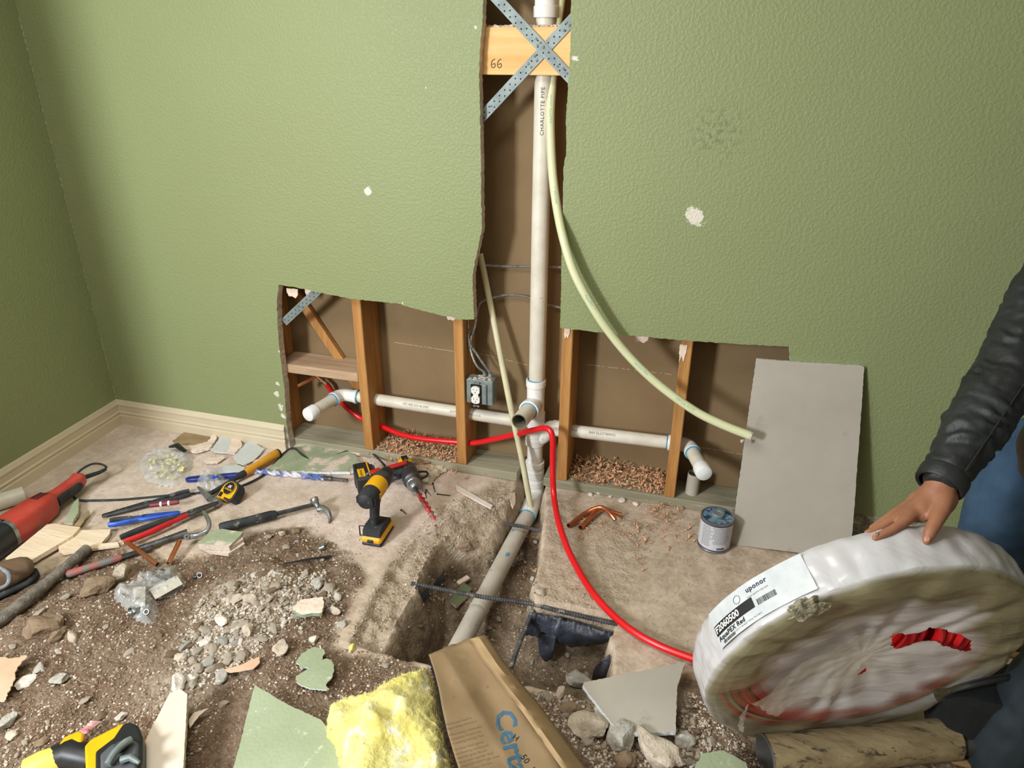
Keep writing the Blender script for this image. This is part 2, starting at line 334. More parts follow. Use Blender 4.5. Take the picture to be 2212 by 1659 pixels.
# ---- painted, orange-peel drywall: paint stops where the baseboard was
def wall_paint(name, axis_mark=True):
    M = bpy.data.materials.new(name); M.use_nodes = True; nt = M.node_tree; b = nt.nodes['Principled BSDF']; L = nt.links.new
    tc = nd(nt, 'ShaderNodeTexCoord'); g = nd(nt, 'ShaderNodeNewGeometry')
    n = nd(nt, 'ShaderNodeTexNoise', i_Scale=2.2, i_Detail=4); L(g.outputs['Position'], n.inputs['Vector'])
    r = nd(nt, 'ShaderNodeValToRGB'); r.color_ramp.elements[0].color = lin('#858d62'); r.color_ramp.elements[1].color = lin('#8b9469'); L(n.outputs['Fac'], r.inputs[0])
    # chipped paint flecks
    n3 = nd(nt, 'ShaderNodeTexNoise', i_Scale=38, i_Detail=8, i_Roughness=.72); L(g.outputs['Position'], n3.inputs['Vector'])
    n4 = nd(nt, 'ShaderNodeTexNoise', i_Scale=3.1, i_Detail=2); L(g.outputs['Position'], n4.inputs['Vector'])
    ml = nd(nt, 'ShaderNodeMath', operation='MULTIPLY'); L(n3.outputs['Fac'], ml.inputs[0]); L(n4.outputs['Fac'], ml.inputs[1])
    r3 = nd(nt, 'ShaderNodeValToRGB'); r3.color_ramp.elements[0].position = .455; r3.color_ramp.elements[1].position = .48; L(ml.outputs[0], r3.inputs[0])
    # white patches where plaster shows: (x, z, radius)
    s = nd(nt, 'ShaderNodeSeparateXYZ'); L(g.outputs['Position'], s.inputs[0]); prev = r3.outputs[0]
    for (px, py, rad, dense) in ([(1502, 468, .064, 1), (795, 412, .030, 1), (604, 760, .02, .7), (598, 850, .034, .75), (612, 900, .03, .8), (1245, 125, .03, .62), (608, 880, .045, .66), (600, 830, .03, .6), (1026, 60, .022, .6), (990, 245, .02, .55), (920, 190, .01, .6), (870, 655, .02, .6), (1175, 745, .02, .6)] if axis_mark else []):
        P = oy(px, py, 0); cb = nd(nt, 'ShaderNodeCombineXYZ'); L(s.outputs['X'], cb.inputs[0]); L(s.outputs['Z'], cb.inputs[1])
        d = nd(nt, 'ShaderNodeVectorMath', operation='DISTANCE'); L(cb.outputs[0], d.inputs[0]); d.inputs[1].default_value = (P[0], P[2], 0)
        mr = nd(nt, 'ShaderNodeMapRange'); L(d.outputs['Value'], mr.inputs[0]); mr.inputs[1].default_value = 0; mr.inputs[2].default_value = rad; mr.inputs[3].default_value = .42*dense; mr.inputs[4].default_value = -.25
        a = nd(nt, 'ShaderNodeMath', operation='ADD'); L(mr.outputs[0], a.inputs[0]); L(n3.outputs['Fac'], a.inputs[1])
        r4 = nd(nt, 'ShaderNodeValToRGB'); r4.color_ramp.elements[0].position = .62; r4.color_ramp.elements[1].position = .66; L(a.outputs[0], r4.inputs[0])
        mx = nd(nt, 'ShaderNodeMath', operation='MAXIMUM'); L(prev, mx.inputs[0]); L(r4.outputs[0], mx.inputs[1]); prev = mx.outputs[0]
    mxc = nd(nt, 'ShaderNodeMix', data_type='RGBA'); L(prev, mxc.inputs[0]); L(r.outputs[0], mxc.inputs[6]); mxc.inputs[7].default_value = lin('#d8d2c4'); col = mxc.outputs[2]
    if axis_mark:
        # grey scuff smudge
        P = oy(1550, 290, 0); cb = nd(nt, 'ShaderNodeCombineXYZ'); L(s.outputs['X'], cb.inputs[0]); L(s.outputs['Z'], cb.inputs[1])
        d = nd(nt, 'ShaderNodeVectorMath', operation='DISTANCE'); L(cb.outputs[0], d.inputs[0]); d.inputs[1].default_value = (P[0], P[2], 0)
        mr = nd(nt, 'ShaderNodeMapRange'); L(d.outputs['Value'], mr.inputs[0]); mr.inputs[1].default_value = .02; mr.inputs[2].default_value = .11; mr.inputs[3].default_value = .35; mr.inputs[4].default_value = 0
        n5 = nd(nt, 'ShaderNodeTexNoise', i_Scale=60, i_Detail=6); L(g.outputs['Position'], n5.inputs['Vector']); r5 = nd(nt, 'ShaderNodeValToRGB'); r5.color_ramp.elements[0].position = .5; r5.color_ramp.elements[1].position = .6; L(n5.outputs['Fac'], r5.inputs[0])
        m5 = nd(nt, 'ShaderNodeMath', operation='MULTIPLY'); L(mr.outputs[0], m5.inputs[0]); L(r5.outputs[0], m5.inputs[1])
        mc = nd(nt, 'ShaderNodeMix', data_type='RGBA'); L(m5.outputs[0], mc.inputs[0]); L(col, mc.inputs[6]); mc.inputs[7].default_value = lin('#3c4230'); col = mc.outputs[2]
        # bare paper below the old baseboard line, with glue
        ng = nd(nt, 'ShaderNodeTexNoise', i_Scale=30, i_Detail=6, i_Roughness=.7); L(g.outputs['Position'], ng.inputs['Vector'])
        az = nd(nt, 'ShaderNodeMath', operation='MULTIPLY_ADD'); L(ng.outputs['Fac'], az.inputs[0]); az.inputs[1].default_value = .02; L(s.outputs['Z'], az.inputs[2])
        lt = nd(nt, 'ShaderNodeMath', operation='LESS_THAN'); L(az.outputs[0], lt.inputs[0]); lt.inputs[1].default_value = ZP+.008
        rg = nd(nt, 'ShaderNodeValToRGB'); rg.color_ramp.elements[0].position = .45; rg.color_ramp.elements[1].position = .6; rg.color_ramp.elements[0].color = lin('#75705f'); rg.color_ramp.elements[1].color = lin('#b9b6a6'); L(ng.outputs['Fac'], rg.inputs[0])
        mc = nd(nt, 'ShaderNodeMix', data_type='RGBA'); L(lt.outputs[0], mc.inputs[0]); L(col, mc.inputs[6]); L(rg.outputs[0], mc.inputs[7]); col = mc.outputs[2]
    L(col, b.inputs['Base Color']); b.inputs['Roughness'].default_value = .5; b.inputs['Specular IOR Level'].default_value = .35
    nb = nd(nt, 'ShaderNodeTexNoise', i_Scale=110, i_Detail=3, i_Roughness=.5, i_Distortion=.3); L(g.outputs['Position'], nb.inputs['Vector'])
    rb = nd(nt, 'ShaderNodeValToRGB'); rb.color_ramp.elements[0].position = .42; rb.color_ramp.elements[1].position = .62; L(nb.outputs['Fac'], rb.inputs[0])
    bp = nd(nt, 'ShaderNodeBump', i_Strength=.3, i_Distance=.003); L(rb.outputs[0], bp.inputs['Height']); L(bp.outputs[0], b.inputs['Normal'])
    return M
m_green = wall_paint('green_paint'); m_green2 = wall_paint('green_paint_left', False)
m_gyp = mat('gypsum', '#b9a896', '#d9cbbd', scale=40, rough=.95, bump=.5, bscale=120, c3='#8d7f72', c3t=.62)
m_brown = mat('brown_paper', '#7e6849', '#866f4f', scale=5, rough=.85, bump=.08, bscale=150, c3='#a58e73', c3t=.72, c3s=4)
m_stud = mat('stud_wood', '#a06c35', '#bd8a4e', scale=9, rough=.7, bump=.25, bscale=40, stretch=(4, 4, .35), c3='#6d4420', c3t=.68, c3s=9)
m_plate = mat('plate_wood', '#85806a', '#a29b84', scale=6, rough=.85, bump=.25, stretch=(.35, 4, 4), c3='#b6ab98', c3t=.6)
m_pine = mat('pine', '#d9a866', '#e9bf82', scale=5, rough=.7, bump=.12, stretch=(.5, 4, 6), c3='#b67f45', c3t=.66, c3s=7)
m_white = mat('cream_trim', '#c9bb9f', '#d0c2a7', scale=4, rough=.45)
m_ceil = mat('ceiling_white', '#d8d6cf', rough=.9)
I_ = lambda P: [oy(x, y, 0)[[0, 2]] for x, y in P]
LEFT = I_([(1045, -60), (1043, 20), (1041, 60), (1036, 110), (1035, 180), (1038, 300), (1039, 420), (1041, 492), (1034, 530), (1026, 562), (1021, 600), (1022, 650), (1024, 690), (985, 690), (975, 684), (955, 682), (900, 668), (860, 656), (760, 646), (700, 634), (640, 621), (602, 615), (598, 651), (599, 700), (604, 757), (609, 800), (614, 833), (619, 917)])
eb = oy(622, 970, 0); LP = [(XL-.01, 2.44), (LEFT[0][0], 2.44)]+ragged([tuple(p) for p in LEFT]+[(LEFT[-1][0]+.005, 0)], .009, .0016, 3, closed=False)+[(LEFT[-1][0]+.005, -.01), (XL-.01, -.01)]
RIGHT = I_([(1235, -60), (1233, 60), (1232, 110), (1228, 170), (1222, 262), (1223, 330), (1217, 362), (1216, 440), (1213, 560), (1212, 640), (1210, 708), (1260, 714), (1330, 722), (1400, 728), (1470, 735), (1590, 743), (1706, 749), (1707, 790)])
xr = RIGHT[-1][0]; RP = [(4.2, 2.44), (4.2, -.01), (xr+.004, -.01)]+ragged([(xr+.004, 0)]+[tuple(p) for p in RIGHT[::-1]], .009, .0014, 5, closed=False)+[tuple(RIGHT[0]), (RIGHT[0][0], 2.44)]
MXZ = Matrix(((1, 0, 0, 0), (0, 0, 1, 0), (0, 1, 0, 0), (0, 0, 0, 1)))   # (x,z,depth) -> world
b1 = MB(); b1.prism(LP, T, M=MXZ, mi=0, mside=1); b1.prism(RP, T, M=MXZ, mi=0, mside=1)
wb = b1.build('wall_back', [m_green, m_gyp], smooth=False, origin=(0, 0, 0), fix=True, label='green orange-peel drywall back wall with cut-out cavity', kind='structure')
TD = T+.14
cv = MB(); cv.box((XL, TD, -.4), (4.2, TD+.016, 2.44)).build('wall_cavity', m_brown, origin=(0, 0, 0), smooth=False, label='brown paper back of the drywall on the far side of the cavity', kind='structure')
# creases and taped seams on the brown paper
sm = MB()
for x0, z0, x1, z1 in ((.10, .47, .37, .46), (.42, .47, .72, .43), (.05, .19, .37, .18), (.43, .19, .6, .18), (.86, .47, 1.2, .47), (1.27, .19, 1.6, .18)):
    P = ragged([(x0, z0), (x1, z1)], .006, .0012, int(x0*99), closed=False); n_ = len(P)
    for i in range(n_-1):
        if random.random() < .75: sm.box((P[i][0], TD-.0007, P[i][1]), (P[i+1][0], TD, P[i][1]+.0014))
so = sm.build('score_line', mat('gyp_dust', '#c9b79e'), parent=cv and bpy.data.objects['wall_cavity'], smooth=False)
tag(so, kind='stuff')
# left wall (a few degrees off square), right wall, front wall, ceiling
dlx, dly = -.0755, -1.0   # direction of the left wall
def rbox(a, b, th, z0, z1, name, m, **k):
    a, b = Vector((a[0], a[1], 0)), Vector((b[0], b[1], 0)); t = (b-a).normalized(); n = Vector((-t.y, t.x, 0))
    q = MB(); c = [a, b, b+n*th, a+n*th]; V = [(p.x, p.y, z0) for p in c]+[(p.x, p.y, z1) for p in c]
    q.add(V, [(0, 3, 2, 1), (4, 5, 6, 7), (0, 1, 5, 4), (1, 2, 6, 5), (2, 3, 7, 6), (3, 0, 4, 7)]); return q.build(name, m, origin=(0, 0, 0), smooth=False, fix=True, kind='structure', **k)
lw = lambda s: (XL+dlx*-s*-1, -s)     # point on the left wall s metres from the corner
lw = lambda s: (XL+.0755*s*-1*-1, -s)
WIN0, WIN1, WZ0, WZ1 = 1.75, 3.35, .75, 2.1
q = MB()
def lwbox(s0, s1, z0, z1):
    (x0, y0), (x1, y1) = lw(s0), lw(s1); t = .14
    V = [(x0-t, y0, z0), (x0, y0, z0), (x1, y1, z0), (x1-t, y1, z0), (x0-t, y0, z1), (x0, y0, z1), (x1, y1, z1), (x1-t, y1, z1)]
    q.add(V, [(0, 3, 2, 1), (4, 5, 6, 7), (0, 1, 5, 4), (1, 2, 6, 5), (2, 3, 7, 6), (3, 0, 4, 7)])
lwbox(-.02, WIN0, -.01, 2.44); lwbox(WIN1, 5.15, -.01, 2.44); lwbox(WIN0, WIN1, -.01, WZ0); lwbox(WIN0, WIN1, WZ1, 2.44)
q.build('wall_left', m_green2, origin=(0, 0, 0), smooth=False, fix=True, kind='structure', label='green painted left wall')
rbox((4.2, -5.1), (4.2, .3), .1, -.01, 2.44, 'wall_right', m_green2, label='green painted right wall')
rbox((-1.6, -5.1), (4.3, -5.1), .1, -.01, 2.44, 'wall_front', m_green2, label='green painted wall behind the viewer')
MB().box((-1.7, -5.2, 2.44), (4.4, .3, 2.5)).build('ceiling', m_ceil, origin=(0, 0, 2.44), smooth=False, kind='structure', label='white ceiling')
# caulk line in the room corner
ck = MB()
for i in range(70):
    z = .12+i*.023
    if random.random() < .8: ck.tube([(XL+.001, -.001, z), (XL+.001, -.001, z+random.uniform(.008, .02))], random.uniform(.0006, .0015), 5)
ck.build('trim_1', mat('caulk', '#a9ac8c'), origin=(XL, 0, .12), kind='structure', label='pale crack of old caulk in the room corner')
# ---- baseboard with two mouldings
BP = [(0, 0), (-.015, 0), (-.015, .042), (-.0125, .046), (-.0125, .052), (-.0148, .056), (-.0148, .060), (-.0105, .064), (-.0105, .088), (-.0125, .092), (-.0125, .097), (-.009, .104), (-.006, .112), (-.003, ZP), (0, ZP)]
def baseboard(name, A, B, c0, c1, lab):
    """profile swept from A to B on the wall face; c0/c1 mitre offsets along the run per unit of depth"""
    A, B = Vector(A), Vector(B); t = (B-A).normalized(); n = Vector((t.y, -t.x, 0)); V = []; F = []; k = len(BP)
    for P, c in ((A, c0), (B, c1)):
        for d, z in BP: V.append(P+n*(-d)+t*(-d*c)+Vector((0, 0, z)))
    for i in range(k-1): F.append((i, i+1, k+i+1, k+i))
    F += [tuple(range(k-1, -1, -1)), tuple(range(k, 2*k))]
    q = MB(); q.add(V, F); return q.build(name, m_white, origin=tuple(A), smooth=False, fix=True, kind='structure', label=lab)
xe = float(oy(619, 940, 0)[0])
baseboard('baseboard_back', (XL, 0, 0), (xe-.002, 0, 0), 1, 0, 'cream moulded baseboard along the back wall, cut off at the opening')
a_, b_ = lw(5.1), lw(0)
baseboard('baseboard_left', (a_[0], a_[1], 0), (b_[0], b_[1], 0), 0, -1, 'cream moulded baseboard along the left wall')
# ---- framing
def stud(x, z0, z1, lab, w=.0381, lean=0.0):
    b = MB(); b.box((x, T, z0), (x+w, T+.138, z1), bev=.0025)
    b.v = [(v[0]+lean*v[2], v[1], v[2]) for v in b.v]
    return b.build('wall_stud', m_stud, label=lab, cat='stud', group='exposed wall studs')
PX = .7065    # axis of the riser
for x, l in zip(SX, ('wide-faced wooden stud with dark knots left of the red pipe hole, left opening', 'wooden stud carrying the metal outlet box', 'split wooden stud just right of the white riser pipe', 'narrow stud beside the white elbow pipe with a strip of torn paper on top')):
    stud(x, .0385, 2.40, l)
stud(-.4064, .0385, 2.40, 'stud half hidden behind the left edge of the opening')
stud(1.6256, .0385, 2.40, 'stud in the dark behind the leaning grey panel')
def plate(x0, x1, lab):
    b = MB(); b.box((x0, T-.001, .0005), (x1, T+.139, .0381), bev=.003)
    for i, v in enumerate(b.v): b.v[i] = (v[0], v[1], v[2])
    return b.build('bottom_plate', m_plate, label=lab, cat='timber')
plate(-1.15, .655, 'dusty bottom plate timber under the studs left of the riser')
plate(.76, 3.9, 'greyish bottom plate timber right of the riser')
# fire block between studs behind the brace, fire block shelf on the left
z0 = float(oy(1100, 162, T)[2]); z1 = float(oy(1100, 58, T)[2])
b = MB(); b.box((SX[1]+.0385, T+.0015, z0), (SX[2]-.0005, T+.038, z1), bev=.002)
blk = b.build('blocking', m_pine, label='clean pine block between the studs with handwritten 66', cat='timber')
V66 = MB(); P0 = oy(1071, 138, T); rr = .009
for dx in (-.009, .011):
    s66 = [(P0[0]+dx+.006, T+.001, P0[2]+.014), (P0[0]+dx-.003, T+.001, P0[2]+.008), (P0[0]+dx-.006, T+.001, P0[2]-.004), (P0[0]+dx-.001, T+.001, P0[2]-.011), (P0[0]+dx+.006, T+.001, P0[2]-.007), (P0[0]+dx+.005, T+.001, P0[2]+.001), (P0[0]+dx-.003, T+.001, P0[2]-.002)]
    V66.tube(spline(s66, 5), .0011, 6)
m_black = mat('black_ink', '#141414', rough=.6)
V66.build('lettering', m_black, parent=blk, label='handwritten black 66')
jg = MB()   # torn paper and foam along its top
r_ = random.Random(5)
for i in range(60):
    x = SX[1]+.04+i*.0061; jg.add(*rockmesh(i, 0, (.006, .006, .003+.004*r_.random())), 0, Matrix.Translation((x, T+.006+.01*r_.random(), z1+.002)))
jg.build('torn_paper', m_gyp, parent=blk, label='crumbled gypsum along the top edge', kind='stuff')
A = oy(625, 797, T); bz = float(A[2])
m_oldwood = mat('old_wood', '#a5886b', '#c0a386', scale=8, rough=.85, bump=.3, stretch=(.4, 4, 4), c3='#6b4d35', c3t=.66)
b = MB(); b.box((SX[0]-.365, T+.001, bz-.019), (SX[0]-.0015, T+.137, bz+.019), bev=.003)
b.build('blocking', m_oldwood, label='dusty horizontal block level with the outlet, left of the first stud', cat='timber')
# diagonal timber behind
A = oy(655, 655, T+.125); B = oy(775, 835, T+.125); mdir = (Vector(B)-Vector(A)).normalized()
Mx = Matrix.Translation(Vector(A)) @ frame(mdir, (0, -1, 0)).to_4x4(); L_ = (Vector(B)-Vector(A)).length
b = MB(); b.box((-.12, -.019, -.012), (L_+.10, .019, .012), M=Mx, bev=.002)
b.build('wall_brace', m_stud, label='diagonal wooden brace in the far left stud bay', cat='timber', origin=tuple(A))

# unseen tall box by the left wall, added to shade the room corner
shade_box = thing('corner_shade_box', (-1.08, -1.6, 0), 'unseen tall cream box by the left wall, added to shade the room corner', 'light blocker')
b = MB(); b.box((-1.05, -1.85, .002), (-.885, -1.40, 2.1), bev=.004); b.build('body', m_white, parent=shade_box)
b = MB(); b.box((-.885, -1.84, .03), (-.87, -1.41, 2.07), bev=.003); dr_ = b.build('box_front', m_white, parent=shade_box)
b = MB(); b.tube([(-.87, -1.8, 1.0), (-.845, -1.8, 1.0), (-.845, -1.8, 1.12), (-.87, -1.8, 1.12)], .005, 8); b.build('handle', mat('steel', '#8d8f90', '#a8aaab', scale=20, rough=.35, metal=.8), parent=dr_)
# ================================================================ PLUMBING AND WIRING
V_ = lambda *a: Vector(a)
m_pvc = mat('pvc', '#cfc8b8', '#ded8ca', scale=14, rough=.42, c3='#a39a88', c3t=.66, c3s=30, spec=.4)
m_pvcw = mat('pvc_fitting', '#e6e4de', '#efeeea', scale=10, rough=.3, c3='#cfc9bd', c3t=.66, c3s=20)
m_pvcg = mat('pvc_dusty', '#aaa295', '#bfb8ab', scale=10, rough=.6, c3='#8f8778', c3t=.62, c3s=26)
m_prim = mat('pipe_primer', '#2f7fa8', '#57a3c4', scale=40, rough=.4)
m_in = mat('pipe_inside', '#77705f', rough=.9)
def curve_frames(P):
    P = [Vector(p) for p in P]; S = [0]
    for i in range(1, len(P)): S.append(S[-1]+(P[i]-P[i-1]).length)
    return P, S
def path_text(mb, P, r, s, size, s0, tilt=0.0, flip=False, mi=0, **k):
    """lettering wrapped on a tube of radius r along path P, on the side facing the viewer"""
    P, S = curve_frames(P); cp = Vector(CP)
    def fn(x, y):
        d = min(max(s0+(-x if flip else x), 0), S[-1]-1e-6); i = max(j for j in range(len(S)-1) if S[j] <= d) if len(S) > 2 else 0
        t = (d-S[i])/(S[i+1]-S[i]+1e-9); p = P[i].lerp(P[i+1], t); T_ = (P[i+1]-P[i]).normalized()
        v = (cp-p); v = (v-T_*v.dot(T_)).normalized(); w = v.cross(T_)
        a = (y*(-1 if flip else 1))/r+tilt; return p+(v*math.cos(a)+w*math.sin(a))*(r+.0004)
    return lettering(mb, s, fn, size, mi, **k)
def pipe(P, r, wall=.004, n=28, open0=False, open1=False):
    b = MB(); b.tube(P, r, n, caps=not (open0 or open1))
    def mouth(Pa, Pb):
        A = Vector(Pa); B = Vector(Pb); d = (A-B).normalized()
        q_ = min(.09, r*2.2); b.lathe([(r, 0), (r-wall, 0), (r-wall, -q_), (0, -q_)], n, A, A+d, mi=1)
    if open0: mouth(P[0], P[1])
    if open1: mouth(P[-1], P[-2])
    return b
def collar(b, A, B, r, L, mi=0, n=28, lip=.0035):
    """hub along A->B starting at A, length L"""
    b.lathe([(r-.001, 0), (r+lip, .001), (r+lip+.0006, .004), (r+lip, .012), (r+.002, .014), (r+.002, L-.002), (r-.001, L)], n, A, B, mi)
yp = .1
# ---- riser stack: one glued assembly
st = thing('drain_stack', (.707, yp, -.1), 'tall white riser pipe with tee fittings rising through the open cavity', 'pipe')
zt, zr = float(oy(1160, 819, yp)[2]), float(oy(1178, 39, yp)[2])
rise = pipe([(.7095, yp, zt-.02), (.7095, yp, (zt+zr)/2), (.7115, yp, zr+.02)], .0302)
rp = rise.build('riser_pipe', m_pvc, parent=st)
tx = MB(); path_text(tx, [(.7095, yp, zt), (.7115, yp, zr+.1)], .0302, 'CHARLOTTE PIPE', .017, .865, tilt=.1, space=1.1)
path_text(tx, [(.7095, yp, zt), (.7115, yp, zr+.1)], .0302, 'PVC', .015, 1.12, tilt=.1)
tx.build('lettering', m_black, parent=rp, smooth=False)
# top wye
b = MB(); ax = V_(.7115, yp, zr); b.lathe([(.0302, 0), (.0375, .001), (.0378, .03), (.0345, .034), (.034, .055), (.041, .085), (.043, .13), (.043, .3)], 32, ax, ax+V_(0, 0, 1))
b.tube([ax+V_(.0, 0, .09), ax+V_(-.05, 0, .16), ax+V_(-.1, 0, .25)], .034, 20); b.build('wye_fitting', m_pvcw, parent=st)
# sanitary tee with open branch pointing at the viewer
zb = .322; b = MB(); C0 = V_(.706, yp, zb)
b.lathe([(.0302, .098), (.037, .097), (.0375, .095), (.0375, .072), (.0345, .069), (.0335, .04), (.0335, -.035), (.0345, -.038), (.0375, -.04), (.0375, -.062), (.0302, -.064)], 32, C0, C0+V_(0, 0, 1))
E0 = V_(*oz(1122, 911, zb)); dbr = (E0-C0).normalized()
b.lathe([(.030, .0), (.034, .015), (.036, .045), (.0385, .052), (.0385, .074), (.0302, .076)], 30, C0, E0); b.build('sanitary_tee', m_pvcw, parent=st)
pipe([C0+dbr*.06, E0], .0302, open1=True).build('branch_pipe', [m_pvc, m_in], parent=st, label='short open pipe stub pointing at the viewer')
b = MB()
b = None
for A_, ax_ in ((C0+V_(0, 0, .098), V_(0, 0, 1)), (C0+V_(0, 0, -.064), V_(0, 0, 1)), (V_(.709, yp, .018), V_(0, 0, 1)), (V_(.713, yp, -.052), V_(0, 0, 1)), (V_(.708, yp, .165), V_(0, 0, 1)), (C0+dbr*.0765, dbr)):
    b = MB(); b.lathe([(.0303, -.002), (.0335, -.0015), (.0335, .0015), (.0303, .002)], 30, A_, A_+ax_); b.build('primer_ring', m_prim, parent=st)
# lower fittings
b = MB(); b.lathe([(.0335, .26), (.0335, .258), (.037, .255), (.037, .228), (.033, .225), (.033, .215)], 30, V_(.7065, yp, 0), V_(.7065, yp, 1)); b.build('coupling', m_pvcw, parent=st)
b = MB(); b.lathe([(.0302, .262), (.032, .225), (.034, .215), (.0345, .175), (.0375, .172), (.0375, .145), (.034, .142), (.0315, .14)], 30, V_(.707, yp, 0), V_(.707, yp, 1))
b.tube(spline([(.72, yp, .165), (.745, yp, .185), (.765, yp, .222), (.79, yp, .226)], 5), [.027]*16, 20); b.build('double_tee', m_pvcw, parent=st, label='milky side inlet fitting')
b = pipe([(.708, yp, .15), (.708, yp, .02)], .0302); b.build('short_pipe', m_pvcw, parent=st)
t_ = MB(); path_text(t_, [(.708, yp, .02), (.708, yp, .15)], .0302, 'SJ-AH', .016, .03, tilt=.35); t_.build('lettering', mat('red_ink', '#b5594c'), parent=bpy.data.objects['short_pipe'], smooth=False)
b = MB(); b.lathe([(.0302, .055), (.0375, .054), (.0375, .032), (.0345, .03), (.0345, .018), (.0375, .016), (.0375, -.012), (.034, -.016), (.034, -.028), (.0375, -.03), (.0375, -.052), (.0302, -.055)], 30, V_(.709, yp, .012), V_(.709, yp, 1)); b.build('coupling', m_pvcw, parent=st)
D0 = V_(*oz(1138, 1117, -.095)); D1 = V_(*oz(1090, 1220, -.105)); D2 = V_(*oz(1022, 1335, -.115)); D3 = V_(*oz(990, 1400, -.118)); D1 = D0.lerp(D3, .38); D2 = D0.lerp(D3, .78); D4 = D3+(D3-D2)*3
b = MB(); b.tube(spline([V_(.711, yp, -.035), V_(.713, yp, -.06), V_(.716, yp-.03, -.09), D0], 6), .0345, 28); b.build('elbow', m_pvcw, parent=st)
pipe([D0, D0.lerp(D3, .5), D3, D3+(D3-D0)*.5], .031).build('drain_pipe', m_pvcg, parent=st, label='dusty grey drain pipe running out along the trench')
b = MB(); dd = (D1-D0).normalized(); b.lathe([(.0312, -.002), (.0350, -.001), (.0350, .002), (.0312, .003)], 28, D0, D0+dd)
for p0, s in ((D1+V_(.01, -.005, .0305), .008), (D0.lerp(D1, .5)+V_(-.012, 0, .029), .004), (D1.lerp(D2, .35)+V_(-.014, 0, .028), .0035)): b.add(*rockmesh(3, 1, (s, s*1.8, .0012)), 0, Matrix.Translation(p0))
b.build('primer_smear', m_prim, parent=st, kind='stuff')
dx_ = (D2-D1).normalized(); b = MB(); b.lathe([(.0312, -.006), (.0322, -.005), (.0322, .005), (.0312, .006)], 28, D1.lerp(D2, .93), D2); b.build('joint_band', m_pvcg, parent=st)
# ---- left horizontal run with elbow and cap
def hrun(nm, xs, zs, corner, capc, lab, lablet, flip, s0, size, side):
    t = thing(nm, (xs[0], yp, zs[0]), lab, 'pipe')
    A_, B_ = V_(xs[0], yp, zs[0]), V_(xs[1], yp, zs[1]); p = pipe([A_, B_], .0241).build('pipe', m_pvc, parent=t)
    q = MB()
    for s_, x_, tl in lablet: path_text(q, [A_, B_], .0241, s_, size, x_, tilt=tl, flip=flip)
    q.build('lettering', m_black, parent=p, smooth=False)
    Cc, K = V_(*corner), V_(*capc); d = (K-Cc).normalized(); ax_ = (B_-A_).normalized()*side
    q = MB(); P = spline([Cc-ax_*.072, Cc-ax_*.05, Cc-ax_*.018, Cc+d*.018, Cc+d*.05], 6); q.tube(P, [.0262]*len(P), 28)
    collar(q, Cc-ax_*.075, Cc, .0262, .02, lip=.003); collar(q, Cc+d*.055, Cc, .0262, .02, lip=.003); q.build('elbow', m_pvcw, parent=t)
    pipe([Cc+d*.045, K-d*.02], .0241).build('stub_pipe', m_pvc, parent=t)
    q = MB(); q.lathe([(.0245, -.042), (.028, -.0415), (.0285, -.03), (.0285, -.006), (.026, -.001), (.018, .003), (0, .0045)], 30, K, K+d); q.build('end_cap', mat('cap_white', '#e9ebea', rough=.35), parent=t, label='round white end cap')
    q = MB(); q.lathe([(.0245, -.002), (.0283, -.0015), (.0283, .0015), (.0245, .002)], 28, Cc+d*.0585, K); q.build('primer_ring', m_prim, parent=t); q = MB(); q.lathe([(.0245, -.002), (.0283, -.0015), (.0283, .0015), (.0245, .002)], 28, Cc-ax_*.077, Cc); q.build('primer_ring', m_prim, parent=t)
    return t
cl = V_(*oy(738, 848, yp)); cl.z = .243; kl = V_(*oz(664, 897, .238))
hrun('drain_pipe', (.665, -.06), (.232, .243), (cl.x, yp, .243), kl, 'long white horizontal pipe left of the riser with elbow and end cap', [('PIPE CELL CORE PVC-DWV', .045, .15), ('ASTM F891 MADE IN U.S.A.', .30, .1), ('PVC PIPE SCH 40 DWV', .50, .05)], True, 0, .011, 1)
cr = V_(*oy(1488, 958, yp)); cr.z = .232; kr = V_(*oz(1522, 1024, .232))
hrun('drain_pipe', (.775, cr.x-.06), (.222, .231), (cr.x, yp, .232), kr, 'white horizontal pipe right of the riser ending in an elbow and round cap', [('CHARLOTTE PIPE', .245, .15), ('PVC-DWV', .10, .2)], True, 0, .013, 1)
# reducer bush with paper tag at the tee
b = MB(); b.lathe([(.0265, 0), (.031, .002), (.031, .03), (.0265, .034)], 24, V_(.775, yp, .225), V_(.9, yp, .225)); b.build('reducer_bush', m_pvcw, parent=st)
# ---- stub standing on the plate, pipe stub far left foreground
P = V_(*oz(1494, 1064, .039)); b = pipe([P, P+V_(.002, 0, .085)], .0241, open1=True); b.build('pipe_stub', [m_pvcg, m_in], label='short grey pipe stub standing on the bottom plate under the white cap', cat='pipe')
# ---- cream CPVC line leaning out of the wall into the trench
m_cpvc = mat('cream_cpvc', '#c9c3a0', '#d6d0ae', scale=12, rough=.4, c3='#a39a78', c3t=.66)
A_ = V_(*oy(1037, 548, .135)); B_ = V_(*oy(1150, 1118, -.03)); Mid = A_.lerp(B_, .55); Mid = V_(*oy(1103, 880, .035))
P = spline([A_, V_(*oy(1066, 690, .10)), Mid, V_(*oy(1128, 995, .0)), B_], 10)
b = MB(); b.tube(P, .0112, 16); cp_ = b.build('supply_pipe', m_cpvc, label='thin cream pipe slanting out of the cavity down into the trench', cat='pipe', origin=tuple(B_))
